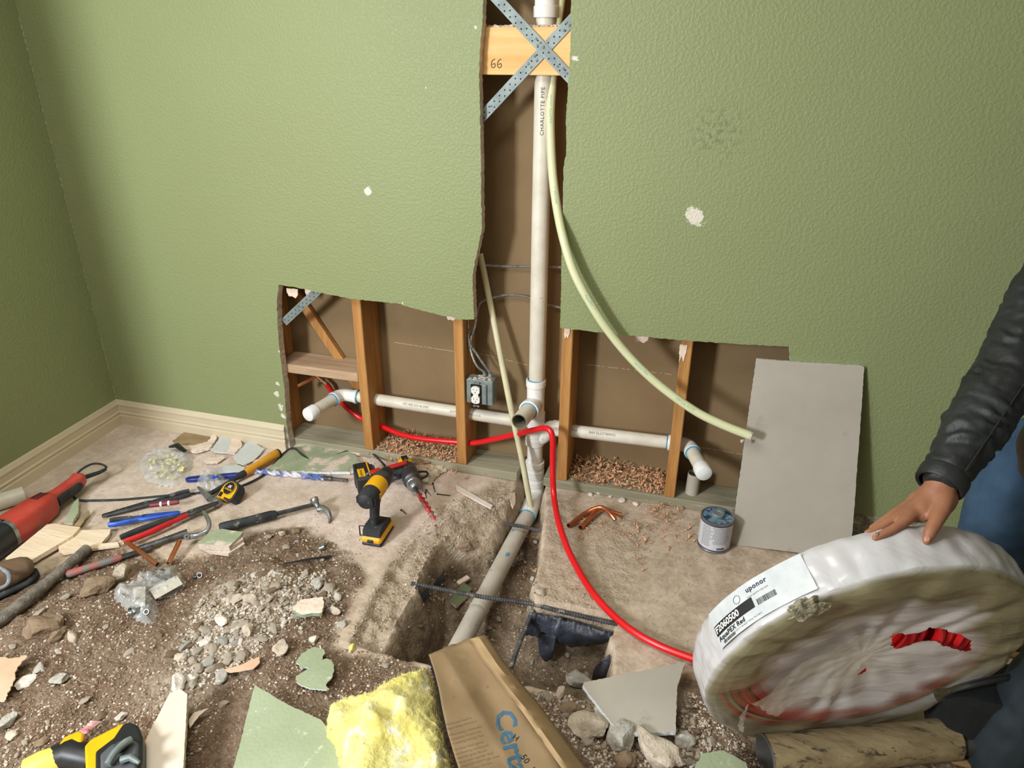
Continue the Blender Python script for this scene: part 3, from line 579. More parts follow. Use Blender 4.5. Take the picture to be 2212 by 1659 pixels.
# ---- natural PEX hanging out of the wall
m_pex = mat('natural_pex', '#cfd2a6', '#d9dbb4', scale=6, rough=.35, sss=.15)
pxl = [(1216, -60, .12), (1211, 0, .12), (1203, 60, .115), (1194, 165, .10), (1189, 250, .075), (1192, 350, .05), (1200, 430, .015), (1216, 512, -.035), (1240, 588, -.055), (1275, 655, -.06), (1312, 712, -.06), (1362, 773, -.06), (1424, 832, -.07), (1500, 887, -.085), (1562, 918, -.10), (1620, 941, -.115)]
P = spline([oy(*q_) for q_ in pxl], 6); b = pipe(P, .0141, wall=.003, n=18, open1=True)
px_ = b.build('pex_tube', [m_pex, m_in], label='thick pale green-white flexible tube curving out of the cavity across the wall', cat='pipe', origin=tuple(P[-1]))
q = MB(); PS = [tuple(p) for p in P]
for s_, d_ in (('uponor AquaPEX', .34), ('1" PEX5006', .62), ('AquaPEX 1"', .98), ('uponor PEX', 1.26), ('NSF-pw ASTM', 1.44)):
    path_text(q, PS, .0141, s_, .011, d_, tilt=0, space=1.1)
q.build('lettering', mat('blue_print', '#7fb0a8'), parent=px_, smooth=False)
q = MB(); E_ = Vector(P[-1]); q.lathe([(.0139, 0), (.0139, .006), (.009, .008)], 14, E_, E_+(E_-Vector(P[-3]))); q.add(*rockmesh(8, 1, (.009, .006, .01)), 0, Matrix.Translation(E_+V_(-.02, -.002, -.022))); q.build('torn_tape', m_gyp, parent=px_, label='torn scrap of tape on the tube end')
# ---- red PEX
m_red = mat('red_pex', '#d1121a', '#dc1a22', scale=4, rough=.3, spec=.5)
def rg(u, v, dz): p = gp(u, v); return oz(u, v, p[2]+dz)
rl = [oy(706, 830, .125), oy(722, 852, .14), oy(748, 880, .145), oy(782, 905, .14), oy(820, 919, .115), oy(862, 937, .09), oy(905, 947, .075), oy(950, 952, .07), oy(988, 955, .07), oy(1022, 957, .07), oy(1062, 950, .055), oy(1105, 940, .03), oy(1145, 931, -.005), oy(1172, 925, -.03), oy(1188, 930, -.045), oy(1194, 950, -.055), oy(1194, 985, -.065)]
rl += [oy(1194, 1025, -.085), oy(1197, 1075, -.12), oz(1206, 1125, .05), oz(1222, 1175, .035), oz(1244, 1222, .024), oz(1275, 1273, .02), oz(1315, 1320, .018), oz(1365, 1362, .02), oz(1422, 1394, .022), oz(1485, 1419, .025), oz(1540, 1436, .03), oz(1600, 1450, .04)]
P = spline(rl, 6); b = MB(); b.tube(P, .0108, 16)
b.build('pex_tube', m_red, label='bright red flexible tube looping from the left bay through the studs to the wrapped coil', cat='pipe', origin=tuple(P[-1]))
m_cu = mat('copper', '#c97a50', '#de9468', scale=18, rough=.32, metal=.9, c3='#7c4026', c3t=.62)
m_crimp = mat('steel', '#8d8f90', '#a8aaab', scale=20, rough=.35, metal=.8)
tcp = thing('copper_tee', oy(680, 812, .115), 'copper stubs under the wooden block in the far left bay', 'pipe')
b = MB(); K = V_(*oy(684, 812, .12)); b.tube([K, V_(*oy(643, 834, .05))], .0078, 14); b.build('stub', m_cu, parent=tcp)
b = MB(); b.tube([K, V_(*oy(706, 830, .125))], .0085, 14); b.build('stub', m_cu, parent=tcp)
b = MB()
for k in (.45, .75): A2 = K.lerp(V_(*oy(706, 830, .125)), k); b.lathe([(.0085, 0), (.0105, .001), (.0105, .006), (.0085, .007)], 14, A2, V_(*oy(706, 830, .125)))
b.build('crimp_ring', m_crimp, parent=tcp)
# ---- galvanised straps
m_galv = mat('galvanised', '#6d7878', '#8a9594', scale=22, rough=.55, metal=.25, c3='#6d7677', c3t=.62, c3s=9)
m_hole = mat('hole_dark', '#161412', rough=1)
def strap(pa, pb, y, ext0, ext1, lab, nails=(), w=.0315):
    A2, B2 = V_(*oy(*pa, y)), V_(*oy(*pb, y)); d = (B2-A2).normalized(); A2 = A2-d*ext0; B2 = B2+d*ext1; L_ = (B2-A2).length
    Mx = Matrix.Translation(A2) @ frame(d, (0, -1, 0)).to_4x4(); t = thing('brace_strap', A2, lab, 'strap')
    q = MB(); q.box((0, -w/2, 0), (L_, w/2, .0013), M=Mx); o = q.build('band', m_galv, parent=t, smooth=False)
    q = MB(); k = 0; s = .012
    while s < L_-.01:
        q.lathe([(.0024, 0), (.0024, .0016), (0, .0016)], 8, Mx @ V_(s, (-.0062 if k % 2 else .0062)-.0015, 0), Mx @ V_(s, (-.0062 if k % 2 else .0062)-.0015, 1)); k += 1; s += .0118
    q.build('punched_hole', m_hole, parent=o, kind='stuff', smooth=False)
    for s, yy in nails:
        q = MB(); c = Mx @ V_(s, yy, .0012); q.lathe([(.0042, 0), (.004, .0012), (.0025, .0024), (0, .0028)], 10, c, c+V_(0, -1, 0)); q.build('nail_head', m_galv, parent=t)
    return t
strap((1076, 0), (1226, 162), T-.0036, .06, .035, 'punched metal strap running from top left to lower right over the pine block', [(.217, .005), (.233, -.006), (.234, .006), (.25, .004), (.317, -.004), (.335, .004), (.352, .002)])
strap((1048, 245), (1231, 48), T-.0016, .035, .035, 'punched metal strap running from lower left up across the other strap', [(.065, .002), (.235, -.006), (.235, .006), (.262, -.005), (.265, .007), (.375, -.004), (.395, -.006), (.395, .006), (.42, -.004), (.42, .006)])
strap((620, 690), (684, 630), T-.002, .02, .03, 'punched metal strap in the top corner of the far left bay')
# ---- outlet box
ob = thing('outlet_box', oy(1035, 878, T), 'galvanised outlet box with white duplex receptacle on the second stud', 'outlet')
a2, b2 = oy(1006.5, 819, T-.006), oy(1064, 878, T-.006); x0, x1, zz0, zz1 = a2[0], b2[0], b2[2], a2[2]; cx, cz = (x0+x1)/2, (zz0+zz1)/2
b = MB(); b.box((x0, T-.004, zz0), (x1, T+.048, zz1), bev=.003); b.build('box', m_galv, parent=ob)
b = MB(); b.box((x0+.012, T-.012, zz0+.004), (x1-.022, T-.0041, zz1-.012), bev=.003); b.build('cover_ring', m_galv, parent=ob)
cx = x0+.042
b = MB(); b.box((cx-.021, T-.0145, cz-.045), (cx+.021, T-.0121, cz+.036)); b.build('opening', m_hole, parent=ob, smooth=False)
b = MB()
for dz in (-.0235, .0155):
    ov = [(cx+.0165*max(-1, min(1, 1.25*math.cos(t)))*.98, cz+dz+.0155*math.sin(t)) for t in [k*math.pi/10 for k in range(20)]]
    b.prism(ov, .012, M=Matrix(((1, 0, 0, 0), (0, 0, -1, T-.012), (0, 1, 0, 0), (0, 0, 0, 1))))
b.box((cx-.010, T-.02, cz-.012), (cx+.010, T-.012, cz+.004)); rc = b.build('receptacle', mat('outlet_white', '#e8e6df', rough=.4), parent=ob, fix=True)
b = MB()
for dz in (-.0235, .0155):
    for dx in (-.0065, .0065): b.box((cx+dx-.0008, T-.0246, cz+dz), (cx+dx+.0008, T-.0238, cz+dz+.008))
    b.lathe([(.0022, 0), (.0022, .0004), (0, .0004)], 8, V_(cx, T-.0241, cz+dz-.007), V_(cx, T-1, cz+dz-.007))
b.build('slot', m_hole, parent=rc, smooth=False)
for sz in (-.052, .043):
    b = MB()
    for dx in (-.008, .008): b.lathe([(.003, 0), (.003, .002), (.0045, .002), (.0045, 0)], 10, V_(cx+dx, T-.0145, cz+sz), V_(cx+dx, T-1, cz+sz))
    b.box((cx-.01, T-.0155, cz+sz-.002), (cx+.01, T-.0145, cz+sz+.002)); b.build('mounting_ear', m_galv, parent=ob)
b = MB(); r_ = random.Random(2)
for i in range(40): b.add(*rockmesh(i, 0, (.007, .006, .003)), 0, Matrix.Translation((r_.uniform(x0+.01, x1-.01), r_.uniform(T, T+.04), zz1+.001)))
b.build('plaster_crumbs', m_gyp, parent=ob, kind='stuff')
b = MB()
for dx in (.062, .084): b.lathe([(.0085, 0), (.0085, .012), (.007, .014), (.007, .022)], 12, V_(x0+dx, T+.03, zz1), V_(x0+dx, T+.03, 9))
b.build('cable_connector', m_galv, parent=ob)
m_mc = mat('armour', '#87898a', '#b0b2b2', scale=60, rough=.35, metal=.7)
def cable(pts, lab, clamps=()):
    P = spline(pts, 24); Q, S = curve_frames(P); L_ = S[-1]; n_ = int(L_/.0022); PP = []; j = 0
    for k in range(n_):
        d = L_*k/n_
        while S[j+1] < d: j += 1
        PP.append(Q[j].lerp(Q[j+1], (d-S[j])/(S[j+1]-S[j])))
    b = MB(); b.tube(PP, [.0052 if k % 2 else .0041 for k in range(len(PP))], 8); o = b.build('armoured_cable', m_mc, label=lab, cat='cable', smooth=False, origin=tuple(PP[0]))
    for c in clamps:
        q = MB(); c = V_(*c); q.box(c-V_(.008, .008, .006), c+V_(.008, .006, .006), bev=.002); q.build('clamp', m_galv, parent=o)
    return o
cable([oy(1018, 570, .15), oy(1040, 572, .15), oy(1090, 575, .15), oy(1142, 576, .15), oy(1180, 576, .15), oy(1222, 578, .15)], 'upper metal-clad cable crossing the cavity almost level')
cable([V_(x0+.084, T+.03, zz1+.02), oy(1047, 790, .075), oy(1030, 765, .08), oy(1017, 740, .085), oy(1027, 700, .1), oy(1031, 672, .12), oy(1040, 652, .135), oy(1065, 643, .145), oy(1100, 637, .15), oy(1140, 642, .15), oy(1180, 657, .15), oy(1222, 667, .15)], 'arched metal-clad cable from the outlet box across the cavity behind the riser')
cable([V_(x0+.062, T+.03, zz1+.02), oy(1030, 790, .07), oy(1018, 762, .075), oy(1013, 735, .08), oy(1011, 700, .08), oy(1011, 660, .08), oy(1011, 600, .08)], 'metal-clad cable running straight up the second stud from the outlet box', [oy(1012, 715, .08), oy(1016, 747, .078)])
# ================================================================ TOOLS AND SCRAPS ON THE FLOOR
def GM(u0, v0, u1, v1, z0=0.0, z1=0.0, up=(0, 0, 1)):
    A, B = gp(u0, v0, z0), gp(u1, v1, z1); return Matrix.Translation(Vector(A)) @ frame(Vector(B)-Vector(A), up).to_4x4(), float(np.linalg.norm(B-A))
def GT(name, u0, v0, u1, v1, label, cat, group=None, z0=0.0, z1=0.0, up=(0, 0, 1)):
    Mx, L = GM(u0, v0, u1, v1, z0, z1, up); t = bpy.data.objects.new(name, None); COL.objects.link(t); t.empty_display_size = .03; t.matrix_world = Mx; tag(t, label, cat, group); return t, Mx, L
def plane_img(pts, dz=0.0, zs=None):
    """pixels -> points on the plane that best fits the ground under them"""
    G = np.array([gp(*p) for p in pts])
    if zs is None:
        A = np.c_[G[:, :2], np.ones(len(G))]; c = np.linalg.lstsq(A, G[:, 2], rcond=None)[0]; c[:2] *= .6; c[2] = (G[:, 2]-G[:, :2] @ c[:2]).mean()+dz
    else:
        A = np.c_[G[:, :2], np.ones(len(G))]; c = np.linalg.lstsq(A, np.array(zs), rcond=None)[0]
    out = []
    for u, v in pts: d = ray(u, v); t = (c[0]*CP[0]+c[1]*CP[1]+c[2]-CP[2])/(d[2]-c[0]*d[0]-c[1]*d[1]); out.append(CP+d*t)
    return out, c
def flake(name, pts, th, mts, label, cat='scrap', group=None, dz=.002, zs=None, step=.006, amp=.0015, seed=0, bend=0.0):
    W_, c = plane_img(pts, dz, zs); P = ragged([(w[0], w[1]) for w in W_], step, amp, seed); b = MB()
    b.prism(P, th, mi=0, mside=1); mx_, my_ = np.mean([p[0] for p in P]), np.mean([p[1] for p in P])
    b.v = [(x, y, z+c[0]*x+c[1]*y+c[2]+bend*((x-mx_)**2+(y-my_)**2)*1.0) for x, y, z in b.v]
    return b.build(name, mts, smooth=False, fix=True, label=label, cat=cat, group=group)
m_gpaint = mat('green_paint_chip', '#97a283', '#a3ad8f', scale=6, rough=.6, bump=.35, bscale=110, c3='#c9cdb4', c3t=.64, c3s=24, bd=.004)
m_gdust = mat('green_paint_dusty', '#8f9b7c', '#a5ad92', scale=10, rough=.8, bump=.4, bscale=90, c3='#d9c6b8', c3t=.53, c3s=13, bd=.005)
m_core = mat('gypsum_core', '#cdb9a8', '#e2d3c6', scale=60, rough=.95, bump=.5)
m_wcore = mat('white_core', '#d3dbe0', '#e6ebee', scale=40, rough=.9, bump=.2)
m_gray = mat('grey_paper', '#a9a296', '#b4ada1', scale=3, rough=.85, c3='#9a9388', c3t=.62, c3s=5, bump=.03, bscale=200)
m_brk = mat('torn_brown_paper', '#8b7455', '#a48b68', scale=12, rough=.9)
m_pinkp = mat('torn_pale_paper', '#dcc3b0', '#ecdccf', scale=16, rough=.9, bump=.4, c3='#b78f74', c3t=.64)
m_board = mat('board', '#d6bfa0', '#e6d3b8', scale=6, rough=.8, bump=.2, stretch=(.6, 5, 5), c3='#a9855f', c3t=.66, c3s=8)
m_rubber = mat('rubber', '#1d1f20', '#33363a', scale=30, rough=.7, c3='#7d786f', c3t=.62, c3s=25, bump=.15)
m_blk = mat('black_plastic', '#17181a', '#222427', scale=20, rough=.45, c3='#6b6862', c3t=.66, c3s=18)
m_yel = mat('yellow_plastic', '#e0a006', '#ecb211', scale=12, rough=.4, c3='#8d7a3a', c3t=.68, c3s=20)
m_steel = mat('tool_steel', '#77797a', '#a5a7a7', scale=24, rough=.38, metal=.75, c3='#4b4743', c3t=.6, c3s=14)
m_dsteel = mat('dark_steel', '#38383a', '#5d5d5e', scale=24, rough=.5, metal=.6, c3='#8d877d', c3t=.62)
m_redp = mat('red_plastic', '#b3181c', '#c52326', scale=16, rough=.45, c3='#7d5a50', c3t=.66)
m_blue = mat('blue_plastic', '#1b3f9c', '#2a55bd', scale=14, rough=.4, c3='#7c8cb0', c3t=.66)
m_redd = mat('milled_red', '#b33a30', '#bf4a3e', scale=10, rough=.5, c3='#8d6f62', c3t=.58, c3s=16)
# ---- red corded tool far left
t, M_, L_ = GT('corded_power_tool', 22, 1178, 196, 1052, 'large red corded power tool with black nose and power cord, by the left edge', 'power tool', z0=.0, z1=.0)
zc = .05
b = MB(); sec = [(-.115, .042, .046), (-.10, .05, .052), (-.05, .054, .056), (-.012, .052, .054), (-.008, .048, .05)]
def hull(b, sec, zc_, n=12, mi=0, M=None, sup=3.0, y0=0.0):
    V = []
    for x, ry, rz in sec:
        for j in range(n*2):
            a = math.pi*j/n; c, s = math.cos(a), math.sin(a); V.append((x, y0+ry*math.copysign(abs(c)**(2/sup), c), zc_+rz*math.copysign(abs(s)**(2/sup), s)))
    k = n*2; F = [(i*k+j, i*k+(j+1) % k, (i+1)*k+(j+1) % k, (i+1)*k+j) for i in range(len(sec)-1) for j in range(k)]
    F += [tuple(range(k-1, -1, -1)), tuple((len(sec)-1)*k+j for j in range(k))]; return b.add(V, F, mi, M)
hull(b, sec, zc, M=M_); b.build('nose_guard', m_blk, parent=t, label='black nose')
b = MB(); hull(b, [(-.008, .05, .052), (.006, .05, .052)], zc, M=M_); cr_ = b.build('collar', m_steel, parent=t)
b = MB()
for k in range(8): a = .5+k*.3; b.box((-.006, -.0035, -.0015), (.004, .0035, .0015), M=M_ @ Matrix.Translation((0, .051*math.cos(a), zc+.053*math.sin(a))) @ Matrix.Rotation(a-math.pi/2, 4, 'X'))
b.build('vent_slot', m_hole, parent=cr_, kind='stuff')
b = MB(); hull(b, [(.006, .047, .049), (.03, .05, .05), (.13, .046, .048), (.175, .04, .044), (.195, .028, .034)], zc, M=M_, sup=4); bd_ = b.build('motor_body', m_redd, parent=t, label='red dusty motor body')
b = MB()
for k in range(7): b.box((.135+k*.0068, -.012, zc+.0435-k*.0006), (.138+k*.0068, .02, zc+.0485-k*.0006), M=M_)
b.build('vent_slot', m_hole, parent=bd_, kind='stuff')
b = MB(); hull(b, [(.19, .024, .03), (.22, .02, .024), (.30, .021, .025), (.325, .026, .03), (.34, .02, .022)], zc+.008, M=M_); b.build('handle', m_redd, parent=t)
b = MB(); hull(b, [(.20, .0245, .022), (.24, .022, .022), (.30, .022, .022), (.315, .02, .016)], zc-.004, M=M_, y0=-.006); b.build('grip', m_rubber, parent=t)
b = MB(); b.tube([M_ @ V_(.335, 0, zc+.008), oz(214, 1021, .055), oz(228, 1014, .05)], [.009, .0075, .006], 10); b.build('cord_boot', m_rubber, parent=t)
b = MB(); b.tube(spline([oz(226, 1015, .05), oz(229, 1008, .05), oz(215, 1002, .06), oz(197, 1003, .06), oz(175, 1015, .05), oz(160, 1033, .04), oz(154, 1052, .03), oz(156, 1068, .015), oz(170, 1080, .006), oz(215, 1081, .005), oz(268, 1079, .005), oz(345, 1072, .005), oz(425, 1065, .006), oz(500, 1056, .006), oz(556, 1034, .008), oz(588, 1008, .008), oz(612, 980, .012), oz(634, 968, .03), oz(655, 984, .018), oz(676, 996, .01), oz(706, 993, .01), oz(742, 977, .014), oz(775, 971, .02), oz(805, 980, .02), oz(832, 1006, .02)], 8), .0042, 8)
b.build('power_cord', m_rubber, parent=t, label='long black power cord')
# ---- white pipe end at the left edge
A_, B_ = gp(-70, 1122, .03), gp(58, 1082, .03); b = pipe([A_, B_], .0302, open1=True); b.build('pipe_stub', [m_pvc, m_in], label='short off-white pipe lying behind the red power tool at the left edge', cat='pipe')
# ---- boards and shards
flake('board_scrap', [(15, 1214), (104, 1141), (120, 1139), (176, 1147), (160, 1165), (50, 1231)], .016, [m_board, m_board], 'pale pine board offcut in front of the red power tool', 'board', dz=.012, amp=.0006)
flake('board_scrap', [(127, 1188), (160, 1152), (241, 1149), (238, 1160), (222, 1178), (190, 1184)], .012, [m_board, m_board], 'smaller pale board offcut right of the large pine one', 'board', dz=.006, amp=.0006)
flake('board_scrap', [(128, 1193), (140, 1187), (255, 1176), (258, 1182), (138, 1199)], .01, [m_board, m_board], 'thin pale wooden lath below the small offcut', 'board', dz=.012, amp=.0005)
flake('drywall_shard', [(140, 1138), (160, 1092), (171, 1081), (171, 1112), (158, 1135)], .012, [m_gpaint, m_core], 'pointed green drywall shard beside the red power tool', dz=.012)
flake('paper_scrap', [(150, 1146), (190, 1103), (194, 1108), (172, 1140)], .002, [m_brk, m_brk], 'narrow brown paper curl right of the pointed green shard', dz=.014)
flake('board_scrap', [(258, 1175), (300, 1150), (350, 1138), (345, 1148), (300, 1165), (263, 1183)], .01, [m_board, m_board], 'pale lath under the red and black pliers', 'board', dz=.002, amp=.0006)
for i, (pts, lb) in enumerate((([(432, 1186), (436, 1176), (478, 1172), (522, 1170), (530, 1180), (494, 1202), (455, 1197)], 'lowest of the stacked drywall squares under the hammer grip'), ([(430, 1176), (445, 1166), (520, 1160), (527, 1170), (497, 1190), (440, 1187)], 'middle of the stacked drywall squares under the hammer grip'), ([(428, 1180), (452, 1157), (480, 1148), (526, 1155), (520, 1163), (496, 1186)], 'topmost green face of the stacked drywall squares under the hammer grip'))):
    flake('drywall_square', pts, .011, [m_gdust if i == 2 else m_core, m_core], lb, dz=.004+.012*i, amp=.0005, seed=i)
# ---- pliers family
def plier(u0, v0, u1, v1, label, mh1, mh2=None, head=.10, op=.014, z=.012, w=.009, mhead=None, Ltot=None, angle=0.0, mgrip=None):
    """two handles from the pivot towards (u0,v0); jaws towards (u1,v1)"""
    t, M_, L = GT('pliers', u0, v0, u1, v1, label, 'pliers', z0=z, z1=z); mhead = mhead or m_dsteel; px = L*(1-head/L if head < L else .4); px = L-head
    for s, mh in ((1, mh1), (-1, mh2 or mh1)):
        b = MB(); b.tube(spline([M_ @ V_(.0, s*op*1.5, 0), M_ @ V_(px*.3, s*op*1.8, 0), M_ @ V_(px*.7, s*op*1.1, 0), M_ @ V_(px, s*.004, 0)], 6), [w*.9]+[w]*12+[w*.8]*6, 10, sx=.75); b.build('handle', mh, parent=t)
    b = MB(); hull(b, [(px-.01, .008, .007), (px+.012, .017, .009), (px+.03, .016, .008), (px+head*.6, .013, .007), (L-.004, .009, .0055), (L, .005, .004)], 0, M=M_, sup=2.6); j = b.build('jaws', mhead, parent=t)
    b = MB(); b.lathe([(.007, 0), (.007, .003), (.004, .004), (0, .004)], 12, M_ @ V_(px+.015, 0, .008), M_ @ V_(px+.015, 0, 1)); b.build('pivot', m_steel, parent=t)
    return t
plier(412, 1070, 222, 1122, 'black long-handled groove pliers, farthest back of the tools on the floor', m_rubber, head=.16, op=.009, z=.014, w=.008)
plier(240, 1145, 392, 1122, 'blue and black handled pliers between the black pliers and the red ones', m_rubber, m_blue, head=.13, op=.008, z=.03, mhead=m_blue, w=.010)
plier(268, 1182, 474, 1100, 'red and black handled pliers with black jaws pointing at the hammer', m_rubber, m_redp, head=.11, op=.011, z=.03, w=.011)
t, M_, L_ = GT('marker', 328, 1112, 391, 1104, 'dark maroon marker pen lying across the black pliers', 'marker', z0=.04, z1=.04)
b = MB(); b.lathe([(.004, 0), (.0085, .002), (.009, L_*.5), (.009, L_*.9), (.0075, L_), (0, L_)], 12, M_ @ V_(0, 0, 0), M_ @ V_(1, 0, 0)); b.build('barrel', mat('maroon', '#6d2430', '#86333e', scale=20, rough=.5), parent=t)
b = MB()
for k in (.35, .62): b.lathe([(.0092, 0), (.0094, .001), (.0094, .006), (.0092, .007)], 12, M_ @ V_(L_*k, 0, 0), M_ @ V_(1, 0, 0))
b.build('band', m_pvcw, parent=t)
# pipe wrench with hook jaw
t, M_, L_ = GT('basin_wrench', 300, 1196, 408, 1162, 'grey steel wrench with a bright curved hook jaw', 'wrench', z0=.02, z1=.024)
b = MB(); b.tube([M_ @ V_(0, 0, 0), M_ @ V_(L_*.6, 0, 0), M_ @ V_(L_, 0, 0)], [.008, .009, .011], 12, sx=1.3); b.build('handle', m_dsteel, parent=t)
b = MB(); b.tube(spline([oz(404, 1160, .03), oz(428, 1156, .035), oz(447, 1146, .045), oz(452, 1130, .06), oz(444, 1112, .07), oz(438, 1104, .074)], 6), [.011]*6+[.009]*6+[.0075]*12+[.006]*4+[.003]*3, 10); b.build('hook_jaw', m_crimp, parent=t)
b = MB(); b.lathe([(.004, 0), (.009, 0), (.009, .004), (.004, .004)], 14, Vector(oz(403, 1159, .040)), Vector(oz(403, 1159, 1.0))); b.build('pivot', m_steel, parent=t)
# long tool with dusty red grip, dusty pole
t, M_, L_ = GT('pry_bar', 145, 1252, 330, 1192, 'long bar with a dusty red ribbed grip, in front of the lath', 'bar', z0=.018, z1=.018)
b = MB(); b.tube([M_ @ V_(k*L_, 0, 0) for k in (.0, .03, .3, .6, .64)], [.009, .0125, .011, .0125, .009], 12); b.build('grip', mat('dusty_red', '#9b4743', '#a85a52', scale=20, rough=.7, c3='#77736f', c3t=.5, c3s=14), parent=t)
b = MB(); b.tube([M_ @ V_(.6*L_, 0, 0), M_ @ V_(L_, 0, 0)], [.007, .006], 8, sx=1.5); b.build('shaft', m_dsteel, parent=t)
P = [gp(-60, 1395, .022), gp(30, 1335, .022), gp(110, 1270, .024), gp(192, 1200, .026)]
b = MB(); b.tube(spline(P, 5), [.02]*5+[.019]*5+[.017]*5+[.018], 14); b.build('pole', mat('dusty_pole', '#5b554d', '#857d72', scale=12, rough=.85, bump=.3, stretch=(3, 3, 3), c3='#a39a8c', c3t=.6), label='thick dusty grey round pole running out of the left edge', cat='pole')
# copper offcuts
for u0, v0, u1, v1, z, lb in ((278, 1186, 342, 1226, .03, 'copper tube offcut leaning down from the red pliers'), (366, 1224, 393, 1189, .012, 'short copper tube offcut standing up beside the longer one')):
    A_, B_ = gp(u0, v0, z if u0 < 300 else .012), gp(u1, v1, .012 if u0 < 300 else .04); b = pipe([A_, B_], .0079, wall=.0012, n=14, open0=True, open1=True); b.build('copper_offcut', [m_cu, m_in], label=lb, cat='pipe')
# ---- claw hammer
t, M_, L_ = GT('claw_hammer', 477, 1157, 690, 1098, 'black handled claw hammer with worn steel head', 'hammer', z0=.03, z1=.022)
b = MB(); b.tube([M_ @ V_(k*L_, 0, 0) for k in (0, .02, .1, .3, .5, .56)], [.015, .0195, .0195, .0175, .0185, .014], 14, sx=.85); b.build('grip', m_rubber, parent=t, label='black rubber grip')
b = MB(); b.tube([M_ @ V_(k*L_, 0, 0) for k in (.5, .6, .9, 1.0)], [.010, .0088, .008, .009], 12, sx=.8); b.build('shaft', m_dsteel, parent=t)
b = MB(); Hc = Vector(oz(688, 1097, .024)); F1 = Vector(oz(675, 1072, .055)); b.lathe([(.010, -.012), (.0095, .012), (.012, .022), (.0148, .026), (.0152, .038), (.0135, .041), (0, .042)], 16, Hc, Hc+(F1-Hc).normalized())
P = spline([Hc, Vector(oz(699, 1098, .026)), Vector(oz(709, 1106, .022)), Vector(oz(713, 1120, .010)), Vector(oz(711, 1130, .004))], 6); b.tube(P, [.011-.0085*k/len(P) for k in range(len(P))], 10, sx=1.35); b.build('head', m_steel, parent=t)
# ---- yellow handled hammer
t, M_, L_ = GT('claw_hammer', 603, 992, 452, 1080, 'hammer with yellow handle and black neck behind the tape measure', 'hammer', z0=.03, z1=.022)
b = MB(); b.tube([M_ @ V_(k*L_, 0, 0) for k in (0.0, .02, .06, .25, .45, .5)], [.015, .020, .020, .0165, .0175, .014], 14, sx=.85); b.build('grip', mat('amber_grip', '#c98a1b', '#d79a2c', scale=18, rough=.55, c3='#a57a3a', c3t=.64), parent=t, label='amber yellow grip')
b = MB(); b.lathe([(.0168, -.004), (.0175, -.003), (.0165, .012)], 14, M_ @ V_(0, 0, 0), M_ @ V_(1, 0, 0)); b.build('butt_cap', m_rubber, parent=t)
b = MB(); b.tube([M_ @ V_(k*L_, 0, 0) for k in (.47, .55, .62, .9, 1.0)], [.013, .015, .0095, .009, .010], 12, sx=.85); b.build('neck', m_rubber, parent=t)
b = MB(); Hc = Vector(oz(455, 1078, .024)); F1 = Vector(oz(478, 1090, .02)); b.lathe([(.011, -.01), (.010, .012), (.013, .02), (.0155, .024), (.0155, .04), (.014, .043), (0, .044)], 14, Hc, F1)
P = spline([Hc, Vector(oz(446, 1070, .026)), Vector(oz(436, 1060, .022)), Vector(oz(428, 1052, .012))], 6); b.tube(P, [.011-.0075*k/len(P) for k in range(len(P))], 10, sx=1.3); b.build('head', m_steel, parent=t)
# ---- tape measure
t, M_, L_ = GT('tape_measure', 484, 1078, 528, 1062, 'yellow and black tape measure with 30 printed on its round badge', 'tape measure', z0=.0, z1=.0)
M_ = Matrix.Translation(Vector(gp(506, 1080))) @ Matrix.Rotation(-.25, 4, 'Z') @ Matrix.Translation((0, 0, .036)) @ Matrix.Rotation(-.95, 4, 'X')
def dshape(w, h, n=10): return [(w*math.cos(a), h*math.sin(a)) for a in [math.pi*k/n for k in range(n+1)]]+[(-w, -h*.75), (-w*.8, -h), (w*.8, -h), (w, -h*.75)]
MY = M_ @ Matrix(((1, 0, 0, 0), (0, 0, -1, 0), (0, 1, 0, 0), (0, 0, 0, 1)))
b = MB(); b.prism(dshape(.039, .037), .040, M=MY @ Matrix.Translation((0, 0, -.020))); b.build('case', m_rubber, parent=t, fix=True)
b = MB(); b.prism(dshape(.033, .031), .046, M=MY @ Matrix.Translation((0, 0, -.023))); b.build('side_plate', m_yel, parent=t, fix=True)
b = MB(); b.box((-.036, -.0225, -.041), (-.002, .016, -.012), M=M_, bev=.003); b.build('foot', m_yel, parent=t)
b = MB(); b.box((-.03, -.0235, -.036), (-.014, -.02, -.018), M=M_); b.build('lock_button', m_blk, parent=t)
b = MB(); b.lathe([(.0255, 0), (.0255, .0255), (.0245, .0262), (0, .0262)], 28, MY @ V_(0, .004, 0), MY @ V_(0, .004, 1)); bdg = b.build('badge', m_blk, parent=t)
b = MB(); b.lathe([(.024, 0), (.0247, .0005), (.0255, 0)], 28, MY @ V_(0, .004, .0263), MY @ V_(0, .004, 1)); b.build('rim', m_yel, parent=bdg)
m_wp = mat('white_print', '#e8e6df'); b = MB(); lettering(b, "30'", lambda x, y: MY @ V_(-(x)+.0, -y+.011, .0265), .015, align='CENTER', bold=True); b.build('lettering', m_wp, parent=bdg, smooth=False)
b = MB(); lettering(b, "FATMAX", lambda x, y: MY @ V_(-x, -y-.001, .0265), .0095, align='CENTER', bold=True); b.build('lettering', m_yel, parent=bdg, smooth=False)
